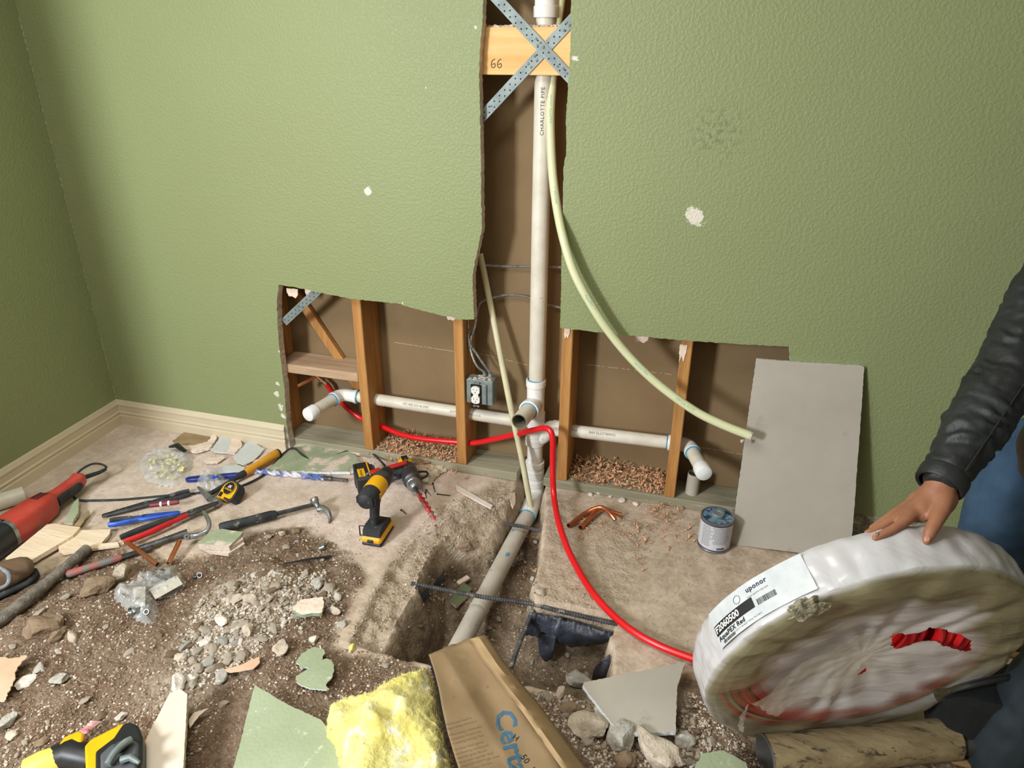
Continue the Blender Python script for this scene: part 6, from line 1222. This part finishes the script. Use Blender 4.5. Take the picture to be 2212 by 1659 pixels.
b = MB(); b.lathe([(.012, 0), (.014, .002), (.014, .01), (.011, .013), (0, .013)], 14, P3(262, 1618, .11), P3(262, 1618, .11)+V_(0, 0, 1)); b.build('blade_wheel', m_dsteel, parent=t)
# ---- dark lump added to blacken the gap behind the coil
bb = thing('dark_gap_fill', oz(2080, 1560, 0), 'dark lump added to blacken the gap between the coil and the trouser leg', 'bag')
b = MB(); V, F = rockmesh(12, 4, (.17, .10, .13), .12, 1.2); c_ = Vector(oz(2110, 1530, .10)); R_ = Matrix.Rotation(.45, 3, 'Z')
b.add([c_+R_ @ (Vector(v)*(1+.10*nz(v, 9, 3))) for v in V], F); b.v = [(x, y, max(z, .002)) for x, y, z in b.v]; bo_ = b.build('fill_body', mat('gap_black', '#0c0d0e', '#15171a', scale=20, rough=.9, bump=.3), parent=bb)
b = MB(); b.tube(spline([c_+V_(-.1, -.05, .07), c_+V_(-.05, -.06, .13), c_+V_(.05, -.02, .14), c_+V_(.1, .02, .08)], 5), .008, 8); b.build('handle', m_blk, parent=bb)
# ---- boot toe at the left edge
t = thing('work_boot', gp(10, 1330, 0), 'dusty brown leather boot toe entering from the left edge', 'boot')
A_, B_ = gp(-120, 1330, .0), gp(80, 1245, .0); Mx = Matrix.Translation(Vector(A_)) @ frame(Vector(B_)-Vector(A_), (0, 0, 1)).to_4x4(); L_ = float(np.linalg.norm(B_-A_))
b = MB(); hull(b, [(0, .045, .055), (L_*.3, .046, .055), (L_*.5, .047, .045), (L_*.75, .046, .036), (L_*.9, .038, .030), (L_*.97, .026, .022), (L_, .01, .012)], .052, M=Mx, sup=2.4); b.build('upper', mat('boot_leather', '#5f4a38', '#7d6550', scale=9, rough=.6, bump=.2, c3='#8d8074', c3t=.6, c3s=14), parent=t)
b = MB(); hull(b, [(0, .05, .013), (L_*.6, .051, .013), (L_*.85, .047, .013), (L_*.95, .036, .013), (L_+.006, .014, .012)], .014, M=Mx, sup=2.6); b.build('sole', m_rubber, parent=t)
b = MB(); b.tube(spline([P3(0, 1226, .09), P3(18, 1240, .085), P3(16, 1262, .07), P3(-10, 1275, .07)], 5), .006, 8); b.build('lace', mat('grey_lace', '#6d7177', '#8d9197', scale=40, rough=.9), parent=t)
# ================================================================ STONES, RUBBLE, SHAVINGS
m_st1 = mat('stone_pale', '#b0a18f', '#cabdac', scale=30, rough=.95, bump=.6, bscale=80, c3='#8f7f6c', c3t=.62)
m_st2 = mat('stone_brown', '#7a654f', '#968069', scale=30, rough=.95, bump=.6, bscale=80, c3='#6a5643', c3t=.62)
m_st3 = mat('stone_grey', '#9b968c', '#bdb9af', scale=30, rough=.95, bump=.6, bscale=80, c3='#7a746a', c3t=.62)
m_st4 = mat('stone_white', '#c4b9ae', '#ded6cb', scale=30, rough=.95, bump=.5, bscale=80)
SM = [m_st1, m_st2, m_st3, m_st4]
def unit_rock(seed, sub=2, sq=(1, .8, .55)):
    V, F = rockmesh(seed, sub, sq, .3, 1.6); b = MB(); b.add(V, F); return b
def rock(u, v, wpx, m, label, seed=1, sq=(1, .75, .55), sub=3, sink=.35, rz=None, name='concrete_chunk', cat='rubble', group=None, rough=.3):
    P = gp(u, v); s = wpx/2/ppm(P); V, F = rockmesh(seed, sub, sq, .28, 1.5); a = rz if rz is not None else seed*1.3; R = Matrix.Rotation(a, 3, 'Z'); V2 = []
    for q in V:
        q = Vector(q)*s; q = q*(1+rough*.35*nz(q, 45, seed)); V2.append(R @ q+Vector((P[0], P[1], P[2]+s*sq[2]*(1-sink))))
    b = MB(); b.add(V2, F); return b.build(name, m, label=label, cat=cat, group=group, ang=28)
BIG = [(215, 1276, 74, 1, 'big tan clod left of the clear bags'), (262, 1248, 62, 0, 'tan stone behind the clear bag with the label'), (95, 1368, 84, 1, 'flat reddish brown stone left of the heap centre'), (128, 1378, 44, 1, 'brown stone touching the flat reddish one'), (156, 1382, 34, 0, 'small tan stone right of the brown pair'),
 (58, 1478, 46, 3, 'white gypsum lump right of the peach paper sheet'), (87, 1450, 36, 2, 'pale grey lump above the white gypsum lump'), (130, 1470, 42, 2, 'grey angular stone in the brown soil'), (22, 1562, 48, 2, 'grey rounded stone at the left edge'), (28, 1592, 34, 0, 'tan stone below the grey one at the left edge'), (91, 1606, 34, 1, 'orange-brown pebble above the saw'),
 (385, 1480, 52, 3, 'long white stone behind the cream strip tip'), (418, 1468, 30, 3, 'white stone right of the long one'), (478, 1468, 44, 2, 'flat grey stone pointing at the paper curl'), (391, 1424, 36, 0, 'beige square stone in the pale rubble'), (443, 1392, 32, 3, 'chalky stone in the middle of the pale rubble'), (478, 1344, 40, 3, 'largest chalky stone of the pale rubble'), (508, 1297, 40, 0, 'flat stone at the top of the pale rubble'), (537, 1366, 40, 0, 'wide tan stone at the right of the pale rubble'),
 (540, 1298, 36, 0, 'flat stone left of the curled drywall shard'), (686, 1264, 34, 2, 'grey stone above the curled drywall shard'), (724, 1322, 36, 0, 'round stone right of the curled drywall shard'), (740, 1350, 26, 2, 'small grey stone below the round one'), (606, 1405, 44, 0, 'brown-grey slab stone above the paint flake'), (678, 1384, 24, 3, 'whitish pebble just above the paint flake'), (760, 1403, 26, 0, 'yellowish crumb of insulation by the pit corner'),
 (1272, 1578, 92, 0, 'large broken concrete lump right of the kraft flange'), (1340, 1600, 90, 2, 'grey concrete lump under the grey drywall piece'), (1415, 1632, 130, 0, 'largest crumbling concrete lump at the bottom edge'), (1480, 1600, 56, 2, 'pointed grey concrete lump left of the rusty pipe'), (1300, 1540, 50, 3, 'small pale lump by the white cut edge'), (1232, 1536, 52, 1, 'brown lump beside the kraft flange'), (1210, 1500, 40, 0, 'tan lump on the near rim of the pit'), (1252, 1478, 64, 2, 'dusty grey concrete block in the pit corner'), (1350, 1650, 60, 1, 'brown lump at the bottom edge left of the biggest one'), (1165, 1312, 30, 0, 'pale pebble sitting under the bar crossing'),
 (1297, 1066, 24, 3, 'largest white lump in the row before the bottom plate'), (1343, 1082, 20, 3, 'second largest white lump in the row before the plate'), (1275, 1070, 14, 3, 'small white lump left of the largest in the row'), (1318, 1074, 13, 3, 'small white lump between the two big ones in the row'), (1372, 1090, 16, 3, 'white lump at the shavings end of the row'),
 (610, 1155, 22, 0, 'stone under the hammer shaft'), (640, 1150, 26, 1, 'flat stone below the hammer head'), (1005, 1185, 40, 1, 'clod on the pit floor left of the pipe')]
for i, (u, v, w, mi, lb) in enumerate(BIG):
    m_ = SM[mi] if i != 25 else m_wool
    rock(u, v, w, m_, lb, seed=i+3, sq=(1, .55+.3*random.Random(i).random(), .42+.2*random.Random(i+50).random()), sub=3 if w > 40 else 2)
# prototypes shared by all small stones
def inpoly(P, u, v): return float(pdist(np.array([[u]], float), np.array([[v]], float), P)[0, 0]) > 0
S_IMG = [(225, 1185), (330, 1208), (450, 1198), (545, 1158), (640, 1142), (700, 1165), (765, 1210), (788, 1252), (765, 1300), (738, 1345), (720, 1405), (800, 1412), (893, 1432), (700, 1560), (520, 1480), (400, 1659), (0, 1659), (0, 1350), (100, 1240)]
S2_IMG = [(1135, 1490), (1264, 1512), (1330, 1592), (1460, 1595), (1480, 1500), (1500, 1500), (1600, 1610), (1650, 1659), (1290, 1659), (1200, 1560)]
P_IMG = [(440, 1290), (560, 1235), (700, 1240), (740, 1300), (640, 1340), (560, 1395), (470, 1470), (380, 1490), (390, 1400)]
PIT_IMG = [(900, 1300), (960, 1240), (1020, 1185), (1090, 1150), (1165, 1160), (1150, 1300), (1160, 1380), (1300, 1400), (1300, 1450), (1180, 1480), (1000, 1440), (860, 1420)]
def scatter(n, poly, smin, smax, seed, group, label, pale, name='stone'):
    r = random.Random(seed); protos = {}; us = [p[0] for p in poly]; vs = [p[1] for p in poly]; k = 0
    while k < n:
        u, v = r.uniform(min(us), max(us)), r.uniform(min(vs), max(vs))
        if not inpoly(poly, u, v): continue
        k += 1; P = gp(u, v); s = (smin+(smax-smin)*r.random()**2.2); q = r.random(); mi = (0 if q < .62 else 3 if q < .82 else 2 if q < .9 else 1) if r.random() < pale else (1 if q < .55 else 0 if q < .85 else 2); key = (mi, r.randrange(6))
        if key not in protos:
            b = unit_rock(key[1]*7+mi+20, 1 if smax < .012 else 2, (1, .72, .5)); o = b.build(name, SM[mi], origin=(0, 0, 0), ang=28); protos[key] = o
        else: o = protos[key].copy(); COL.objects.link(o)
        o.rotation_euler = (r.uniform(-.4, .4), r.uniform(-.4, .4), r.uniform(0, 6.28)); o.scale = (s, s*r.uniform(.75, 1.2), s*r.uniform(.7, 1.1)); o.location = (P[0], P[1], P[2]+s*.2); tag(o, label, 'stone', group)
scatter(170, P_IMG, .007, .024, 1, 'pale stones of the rubble heap', 'small pale broken stone in the chalky middle of the rubble heap', .92)
scatter(120, S_IMG, .006, .02, 2, 'loose stones in the brown soil', 'small loose stone scattered over the brown soil at the lower left', .5)
scatter(40, S2_IMG, .007, .02, 3, 'lumps between the kraft paper and the rusty pipe', 'small concrete lump among rubble between kraft paper and rusty pipe', .7)
scatter(35, PIT_IMG, .006, .016, 4, 'clods on the floor of the trench', 'small clod or shard lying on the trench floor', .4)
# crumbs too small and too many to count
def crumbs(name, n, poly, smin, smax, seed, pale, label, lift=.15):
    r = random.Random(seed); us = [p[0] for p in poly]; vs = [p[1] for p in poly]; u = rs.uniform(min(us), max(us), n*3); v = rs.uniform(min(vs), max(vs), n*3)
    ok = pdist(u, v, poly) > -4; u, v = u[ok][:n], v[ok][:n]; protos = [rockmesh(s_+70, 0, (1, .8, .6), .35, 1.5) for s_ in range(8)]; PV = [np.array(p[0]) for p in protos]; PF = [np.array(p[1]) for p in protos]; VV = []; FF = []; MI = []; k = 0
    for i in range(len(u)):
        P = oz(u[i], v[i], 0.0); P = oz(u[i], v[i], H(P[0], P[1])); P[2] = H(P[0], P[1]); s = smin+(smax-smin)*r.random()**2.5; a = r.uniform(0, 6.28); c, d = math.cos(a)*s, math.sin(a)*s; j = r.randrange(8); A = PV[j]
        B = np.stack([A[:, 0]*c-A[:, 1]*d, A[:, 0]*d+A[:, 1]*c, A[:, 2]*s], 1)+(P[0], P[1], P[2]+s*lift); VV.append(B); FF.append(PF[j]+k); k += len(A); q = r.random(); mi = (0 if q < .6 else 3 if q < .8 else 2) if r.random() < pale else (1 if q < .7 else 0); MI += [3 if name == 'gypsum_crumbs' else mi]*len(PF[j])
    me = bpy.data.meshes.new(name); me.from_pydata(np.vstack(VV).tolist(), [], np.vstack(FF).tolist())
    for q in SM: me.materials.append(q)
    me.polygons.foreach_set('material_index', MI); me.update(); o = bpy.data.objects.new(name, me); COL.objects.link(o); return tag(o, label, 'gravel', kind='stuff')
crumbs('gravel', 11000, S_IMG, .0013, .0060, 3, .08, 'fine gravel and crumbs mixed into the brown soil heap')
crumbs('gravel', 3800, P_IMG, .0015, .0075, 5, .97, 'chalky pale gravel in the middle of the rubble heap', .3)
crumbs('gravel', 2600, S2_IMG+[], .0015, .007, 6, .5, 'brown gravel and crumbs right of the kraft paper')
crumbs('gravel', 3000, PIT_IMG, .0012, .005, 7, .4, 'crumbly soil grains on the trench floor')
crumbs('gravel', 1600, [(260, 1090), (480, 1100), (760, 1120), (800, 1200), (740, 1290), (640, 1130), (520, 1140), (420, 1190), (220, 1170)], .001, .0035, 8, .8, 'fine grit strewn along the edge of the heap on the slab')
crumbs('gravel', 900, [(200, 960), (620, 1010), (1090, 1040), (1060, 1080), (900, 1130), (560, 1120), (200, 1060)], .0007, .0022, 9, .8, 'fine dust crumbs on the slab around the hammers and drills')
crumbs('gravel', 1300, [(1200, 1060), (1440, 1100), (1400, 1160), (1380, 1300), (1260, 1290), (1180, 1180)], .0009, .003, 10, .9, 'pale crumbs on the rough concrete right of the trench')
crumbs('gravel', 2200, [(950, 1090), (1110, 1060), (1090, 1110), (985, 1180), (930, 1250), (880, 1300), (820, 1400), (760, 1380), (800, 1290), (860, 1200)], .001, .005, 11, .45, 'crumbled concrete along the chipped left edge of the trench')
crumbs('gypsum_crumbs', 1500, [(640, 922), (700, 930), (790, 948), (792, 968), (820, 985), (800, 1022), (560, 1018), (600, 985), (645, 960)], .0012, .0055, 12, 1.0, 'white gypsum crumbs strewn over the green sheet and the left plate')
crumbs('gypsum_crumbs', 700, [(370, 930), (470, 935), (600, 965), (600, 1010), (480, 1020), (380, 980)], .001, .005, 13, 1.0, 'white gypsum crumbs between the paper scraps by the baseboard')
# ---- wood shavings
m_shv = mat('shaving', '#c8966f', '#dbb18b', scale=60, rough=.8, c3='#e0b591', c3t=.6)
def shaving(seed):
    r = random.Random(seed); R_ = r.uniform(.006, .014); arc = r.uniform(1.2, 3.6); w = r.uniform(.004, .009); tw = r.uniform(-.01, .01); n = 8; V = []
    for i in range(n+1):
        t = i/n; a = arc*(t-.5); e = w*(math.sin(math.pi*min(max(t, .06), .94))**.6); c = Vector((R_*math.sin(a), tw*(t-.5), R_*(1-math.cos(a))))
        V += [c+Vector((0, -e/2, .0008*math.sin(t*9))), c+Vector((0, e/2, 0))]
    return V, [(2*i, 2*i+2, 2*i+3, 2*i+1) for i in range(n)]
SP = [shaving(s_) for s_ in range(14)]; shp = []
for i, (V, F) in enumerate(SP):
    b = MB(); b.add(V, F); me = b.build('wood_shaving', m_shv, origin=(0, 0, 0)); s = me.modifiers.new('s', 'SOLIDIFY'); s.thickness = .0005; shp.append(me)
used = [False]*14
def spos(r, kind):
    if kind == 0: x = r.uniform(.05, .40); y = T+.138*r.random(); z = .04+.032*(1-abs((x-.22)/.2)**2)*(y-T)/.12*r.random()**.3+.003
    elif kind == 1: x = r.uniform(.855, 1.21); y = T+.005+.13*r.random(); z = .042+.045*(1-.6*abs((x-.98)/.25)**2)*max((y-T)/.12, .15)*r.random()**.4+.003
    elif kind == 2: u, v = r.gauss(905, 52), r.gauss(1003, 16); P = gp(u, v); x, y = P[0], min(P[1], .03); z = H(x, y)+.004+(.016*r.random())
    elif kind == 3: u, v = r.gauss(1432, 22), r.gauss(1106, 16); P = gp(u, v); x, y, z = P[0], P[1], P[2]+.004+.012*r.random()
    elif kind == 4: u, v = r.uniform(1240, 1500), r.gauss(1150, 14); P = gp(u, v); x, y, z = P[0], P[1], P[2]+.003
    elif kind == 5: u, v = r.uniform(1370, 1395), r.uniform(1110, 1240); P = gp(u, v); x, y, z = P[0], P[1], P[2]+.003
    else: u, v = r.uniform(1130, 1168), r.uniform(1150, 1260); P = gp(u, v); x, y, z = P[0], P[1], P[2]+.004
    return x, y, z
GR = {0: ('shavings behind the plate in the left bay', 'curled wood shaving in the pile behind the plate left of the riser'), 1: ('shavings behind the plate in the right bay', 'curled wood shaving in the pile behind the plate right of the riser'), 2: ('shavings spilled by the drills', 'wood shaving spilled in front of the plate near the drills'), 3: ('shavings at the foot of the narrow stud', 'wood shaving heaped on the slab before the narrow stud'), 4: ('shavings around the copper elbows', 'wood shaving strewn between the copper elbows and the can'), 5: ('shavings on the saw-cut line', 'wood shaving along the cut line of the slab right of the red tube'), 6: ('shavings in the trench', 'wood shaving fallen in the trench beside the drain pipe')}
r = random.Random(21); first = True
for kind, n in ((0, 75), (1, 90), (2, 45), (3, 32), (4, 26), (5, 12), (6, 14)):
    for k in range(n):
        i = r.randrange(14); x, y, z = spos(r, kind)
        if not used[i]: o = shp[i]; used[i] = True
        else: o = shp[i].copy(); COL.objects.link(o)
        f = r.uniform(.7, 1.3)*(1 if kind < 2 else .85); o.scale = (f, f, f); o.rotation_euler = (r.gauss(0, .9), r.gauss(0, .9), r.uniform(0, 6.28)); o.location = (x, y, z+.004); tag(o, GR[kind][1], 'wood shaving', GR[kind][0])
for kind, n, lb in ((0, 520, 'mass of curled wood shavings filling the left bay behind the plate'), (1, 620, 'mass of curled wood shavings filling the right bay behind the plate'), (2, 160, 'fine shavings trodden into the dust by the drills'), (3, 90, 'fine shavings on the slab before the narrow stud'), (4, 160, 'fine splinters around the copper elbows')):
    b = MB(); sc_ = 1 if kind < 2 else .5
    for k in range(n):
        x, y, z = spos(r, kind); V, F = SP[r.randrange(14)]; b.add(V, F, M=Matrix.Translation((x, y, z if kind > 1 else .042+(z-.042)*r.random())) @ Matrix.Rotation(r.uniform(0, 6.28), 4, 'Z') @ Matrix.Rotation(r.gauss(0, .9), 4, 'X') @ Matrix.Rotation(r.gauss(0, .8), 4, 'Y') @ Matrix.Scale(r.uniform(.6, 1.1)*sc_, 4))
    b.build('wood_shavings', m_shv, label=lb, cat='wood shavings', kind='stuff')
# thin pale scratches of swept sawdust on the right slab: real slivers
b = MB()
for k in range(420):
    u, v = r.uniform(1380, 1720), r.uniform(1130, 1420)
    if not inpoly([(1395, 1160), (1500, 1170), (1720, 1215), (1600, 1290), (1500, 1380), (1470, 1420), (1330, 1420), (1350, 1300)], u, v): continue
    P = Vector(gp(u, v, .001)); a = r.uniform(0, 6.28); L_ = r.uniform(.003, .009); c = r.uniform(-.6, .6); b.tube([P, P+V_(math.cos(a), math.sin(a), .05)*L_, P+V_(math.cos(a), math.sin(a), 0)*L_+V_(math.cos(a+c), math.sin(a+c), 0)*L_], .00035, 4, sx=1.8)
b.build('sawdust', mat('sawdust', '#cbb79c'), label='thin slivers of sawdust on the bare slab beside the coil', cat='sawdust', kind='stuff', smooth=False)
# ================================================================ PERSON AT THE RIGHT EDGE
m_skin = mat('skin', '#8e5e45', '#a06e52', scale=9, rough=.5, bump=.12, bscale=120, sss=.12, bd=.003)
m_jack = mat('black_jacket', '#17191a', '#212527', scale=12, rough=.55, bump=.2, bscale=60)
m_jean = mat('denim', '#263f58', '#345068', scale=7, rough=.85, bump=.2, bscale=200, c3='#7f9ab5', c3t=.66, c3s=5)
m_dkt = mat('lower_leg_dark', '#131d22', '#1b272d', scale=8, rough=.75, bump=.15, c3='#3c4446', c3t=.68)  # darker than the denim, for the near lower leg only
def blob(name, chains, voxel, m, parent, disp=None, it=4, label=None):
    b = MB()
    for P, R in chains:
        Q = spline(P, 5); RR = []
        for k in range(len(Q)): f = k/5; i = min(int(f), len(R)-2); t = f-i; RR.append(R[i]*(1-t)+R[i+1]*t)
        b.tube(Q, RR, 16)
        for q, rr in ((Q[0], RR[0]), (Q[-1], RR[-1])): V, F = SPH; b.add([tuple(Vector(q)+Vector(s_)*rr) for s_ in V], F)
    o = b.build(name, m, parent=parent); mo = o.modifiers.new('r', 'REMESH'); mo.mode = 'VOXEL'; mo.voxel_size = voxel; sm_ = o.modifiers.new('s', 'SMOOTH'); sm_.factor = .5; sm_.iterations = it
    dg = bpy.context.evaluated_depsgraph_get(); dg.update(); me = bpy.data.meshes.new_from_object(o.evaluated_get(dg)); o.modifiers.clear(); old = o.data; o.data = me; bpy.data.meshes.remove(old)
    if disp:
        pw = WM[o.name]; iv = pw.inverted(); nr = [v.normal.copy() for v in me.vertices]
        for v, n_ in zip(me.vertices, nr): w = pw @ v.co; v.co = v.co+(iv.to_3x3() @ n_)*disp(w) if False else v.co+n_*disp(w)
    me.polygons.foreach_set('use_smooth', [True]*len(me.polygons)); me.materials.clear(); me.materials.append(m); me.update()
    if label: o['label'] = label
    return o
SPH = rockmesh(1, 2, (1, 1, 1), 0, 1)
import bmesh as _bm
_b = _bm.new(); _bm.ops.create_icosphere(_b, subdivisions=2, radius=1); SPH = ([tuple(v.co) for v in _b.verts], [tuple(v.index for v in f.verts) for f in _b.faces]); _b.free()
per = thing('person', (2.3, -.6, 0), 'person in black jacket and jeans at the right edge, hand spread on the coil', 'person')
aT, zT = c_rim(1960, 1163); TP = Cw @ V_(.357*math.cos(aT), .357*math.sin(aT), zT); dT = float((np.array(TP)-CP) @ FW)
aI, zI = c_rim(1885, 1160) ; 
dI = dT+.02
h = lambda u, v, dd: Vector(od(u, v, dT+dd))
wr = h(2036, 1036, .07); el = Vector((1.905, -.60, .93)); sh = Vector((2.06, -.36, 1.17))
el = Vector(od(2190, 790, float((np.array(wr)-CP) @ FW)+.09)); sh = Vector(od(2345, 490, float((np.array(wr)-CP) @ FW)+.20))
palm = [([wr, h(2020, 1075, .065), h(1995, 1098, .06)], [.027, .031, .026]), ([wr, h(2036, 1080, .06), h(2028, 1106, .05)], [.026, .027, .017]), ([h(2020, 1068, .075), h(1985, 1090, .085), h(1968, 1098, .085)], [.028, .026, .019]), ([h(2025, 1065, .07), h(1990, 1105, .05), h(1978, 1112, .048)], [.024, .021, .016])]
fing = [([h(1985, 1100, .055), h(1964, 1118, .035), h(1938, 1138, .02), h(1912, 1152, .012), h(1890, 1162, .008)], [.0145, .0118, .0097, .0088, .0070]),
        ([h(1978, 1094, .075), h(1952, 1108, .062), h(1924, 1125, .050), h(1897, 1141, .043), h(1873, 1152, .038)], [.0145, .0118, .0098, .0088, .0070]),
        ([h(1975, 1090, .095), h(1948, 1100, .09), h(1924, 1115, .082), h(1900, 1131, .076), h(1882, 1142, .072)], [.014, .0113, .0093, .0083, .0066]),
        ([h(1985, 1085, .11), h(1958, 1094, .118), h(1938, 1105, .112), h(1920, 1116, .108)], [.012, .0098, .0084, .0062]),
        ([h(2042, 1072, .05), h(2034, 1100, .03), h(2022, 1126, .012), h(2009, 1150, .0), h(2001, 1169, -.006)], [.019, .0165, .0135, .0118, .0082])]
pel, chest = Vector((2.42, -.52, .90)), Vector((2.30, -.55, 1.22)); rh, rk, ra = Vector((2.33, -.44, .84)), Vector(oy(2156, 1150, -.52)), Vector((2.24, -.40, .10)); lh, la = Vector((2.40, -.66, .86)), Vector(oz(2178, 1580, .1)); lk = Vector((2.19, -.76, .48))
lsh = Vector((2.36, -.80, 1.28)); lel = Vector((2.62, -.95, 1.02)); lwr = Vector((2.42, -1.0, .84)); nk = Vector((2.22, -.56, 1.40)); hd = Vector((2.165, -.57, 1.475))
sh = Vector((sh.x, sh.y, sh.z)); body = palm+fing+[([wr, wr.lerp(el, .4), el, el.lerp(sh, .6), sh], [.026, .034, .040, .046, .056]), ([sh, sh.lerp(chest, .5), chest], [.07, .10, .12]),
 ([pel, pel.lerp(chest, .5), chest, chest.lerp(nk, .45)], [.145, .135, .15, .10]), ([chest.lerp(nk, .4), nk, hd], [.072, .058, .06]), ([hd+V_(.03, 0, .03), hd+V_(-.02, 0, .04), hd+V_(-.05, 0, -.03)], [.088, .09, .058]), ([hd+V_(-.09, 0, .01), hd+V_(-.122, 0, -.006)], [.012, .013]), ([hd+V_(-.0, .092, .01), hd+V_(.01, .1, .02)], [.014, .012]), ([hd+V_(-.0, -.092, .01), hd+V_(.01, -.1, .02)], [.014, .012]),
 ([chest.lerp(lsh, .2), lsh], [.11, .062]), ([lsh, lel, lwr, lwr+V_(-.08, .02, -.04)], [.056, .042, .028, .026]),
 ([lwr+V_(-.07, .02, -.03), lwr+V_(-.13, .03, -.08), lwr+V_(-.15, .035, -.12)], [.013, .011, .008]), ([lwr+V_(-.07, .0, -.03), lwr+V_(-.13, .0, -.08), lwr+V_(-.155, .0, -.125)], [.013, .011, .008]), ([lwr+V_(-.07, -.02, -.03), lwr+V_(-.125, -.025, -.08), lwr+V_(-.145, -.03, -.12)], [.013, .011, .008]), ([lwr+V_(-.06, -.04, -.03), lwr+V_(-.11, -.05, -.07), lwr+V_(-.12, -.055, -.10)], [.012, .0095, .007]), ([lwr+V_(-.03, .03, -.02), lwr+V_(-.07, .065, -.06), lwr+V_(-.09, .07, -.09)], [.014, .011, .009]),
 ([rh, Vector(oy(2252, 985, -.49)), rk, rk.lerp(ra, .4), ra], [.085, .07, .058, .056, .04]), ([lh, lh.lerp(lk, .5), lk, lk.lerp(la, .4), la], [.095, .085, .058, .056, .04]), ([ra, ra+V_(-.08, .0, -.05)], [.036, .024]), ([la, la+V_(-.05, .0, -.05)], [.036, .024]), ([rh, pel, lh], [.1, .13, .1])]
bod = blob('body', body, .0042, m_skin, per, it=3)
# nails on the thumb and first finger
for c, d, s in ((h(2003, 1163, -.012), (fing[4][0][4]-fing[4][0][3]), .0052), (h(1893, 1154, .004), (fing[0][0][4]-fing[0][0][3]), .0042)):
    n_ = (Vector(CP)-c); F_ = frame(d, n_); b = MB(); V, F = SPH; b.add([c+F_ @ Vector((v[0]*s*1.25, v[1]*s, v[2]*.0012)) for v in V], F); b.build('fingernail', mat('nail_skin', '#b07e69', rough=.35), parent=per)
b = MB(); V, F = SPH; b.add([hd+V_(.015+v[0]*.10, v[1]*.1, .055+v[2]*.085) for v in V if True], F); b.build('hair', mat('hair', '#17120f', '#2a211b', scale=60, rough=.6), parent=per)
for sy in (-1, 1):
    b = MB(); b.add([hd+V_(-.088+v[0]*.011, sy*.033+v[1]*.013, .03+v[2]*.009) for v in V], F); b.build('eye', mat('eye_white', '#e8e4dd', rough=.2), parent=per)
b = MB(); b.tube([hd+V_(-.099, -.025, -.045), hd+V_(-.106, 0, -.043), hd+V_(-.099, .025, -.045)], [.004, .007, .004], 8); b.build('lips', mat('lips', '#7d4a3e'), parent=per)
# jacket: sleeve with elbow and cuff wrinkles
ax0 = (el-wr)
def wrink(w):
    t = (w-wr).dot(ax0)/ax0.length_squared; s = w-wr
    f = math.sin(60*t+7*nz(w, 9, 1)+5*nz(w, 22, 4)); return .0045*f*abs(nz(w, 12, 7))*2.2+.006*nz(w, 16, 3)+.0028*nz(w, 48, 5)
cf = wr+(wr-el).normalized()*-.012
jk = [([cf, wr.lerp(el, .28), wr.lerp(el, .6), el, el.lerp(sh, .5), sh], [.042, .053, .061, .069, .075, .08]), ([sh, sh.lerp(chest, .5), chest], [.092, .135, .17]), ([pel+V_(-.02, 0, .02), pel.lerp(chest, .5), chest, chest.lerp(nk, .4)], [.178, .175, .19, .135]), ([chest.lerp(lsh, .2), lsh], [.16, .095]), ([lsh, lel, lwr+V_(.03, .02, .01)], [.075, .062, .042])]
jkt = blob('jacket', jk, .006, m_jack, per, disp=wrink, it=3, label='worn black jacket with wrinkled sleeve')
b = MB(); d = (el-wr).normalized(); b.lathe([(.037, -.004), (.043, -.006), (.0455, -.002), (.0465, .02), (.045, .026), (.038, .03)], 28, cf-d*.024, el); cu = b.build('cuff', m_jack, parent=per)
b = MB(); side = (Vector(CP)-wr).normalized(); sp = []; 
for k in range(14): t = .12+k*.065; c = wr.lerp(el, t) if t < 1 else el.lerp(sh, t-1); rr = .046+.022*t; q = side.cross(d).normalized(); sp.append(c+(side*.88-q*.42).normalized()*(rr+.008))
b.tube(sp, .0017, 6); b.build('seam', m_blk, parent=per)
blob('undershirt', [([pel.lerp(chest, .3), Vector(oy(2400, 860, -.60)), Vector(oy(2275, 950, -.60)), Vector(oy(2246, 1010, -.60))], [.14, .085, .062, .042])], .008, mat('grey_shirt', '#4a4442', '#5c5551', scale=8, rough=.9), per, disp=lambda w: .006*nz(w, 14, 2))
jw = lambda w: .006*nz(w, 14, 9)+.0035*nz(w, 40, 2)
blob('jeans', [([rh, Vector(oy(2252, 985, -.49)), rk, rk.lerp(ra, .5), ra+V_(0, 0, .01)], [.10, .092, .086, .075, .07]), ([lh, lh.lerp(lk, .5), lk], [.115, .105, .085]), ([rh, pel, lh], [.12, .155, .12])], .008, m_jean, per, disp=jw, label='blue jeans')
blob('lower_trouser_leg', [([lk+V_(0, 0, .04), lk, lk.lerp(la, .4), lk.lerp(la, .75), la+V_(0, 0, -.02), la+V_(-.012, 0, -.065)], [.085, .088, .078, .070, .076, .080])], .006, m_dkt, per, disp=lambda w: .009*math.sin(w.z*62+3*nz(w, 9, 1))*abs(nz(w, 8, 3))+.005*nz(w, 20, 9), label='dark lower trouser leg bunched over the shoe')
for a, nm in ((ra, 1), (la, 2)):
    b = MB(); Mx = Matrix.Translation((a.x, a.y, 0)) @ Matrix.Rotation(math.pi, 4, 'Z'); hull(b, [(-.08, .034, .03), (-.06, .042, .045), (0, .044, .05), (.06, .046, .034), (.11, .044, .026), (.135, .03, .018), (.145, .012, .01)], .055, M=Mx, sup=2.4); so_ = b.build('shoe', mat('shoe_dark', '#232323', '#2f2d2b', scale=12, rough=.6), parent=per)
    b = MB(); hull(b, [(-.09, .038, .011), (0, .048, .011), (.1, .048, .011), (.14, .034, .011), (.152, .012, .01)], .0125, M=Mx, sup=2.6); b.build('sole', mat('tan_sole', '#8a6a42', '#9d7b50', scale=12, rough=.8), parent=so_)
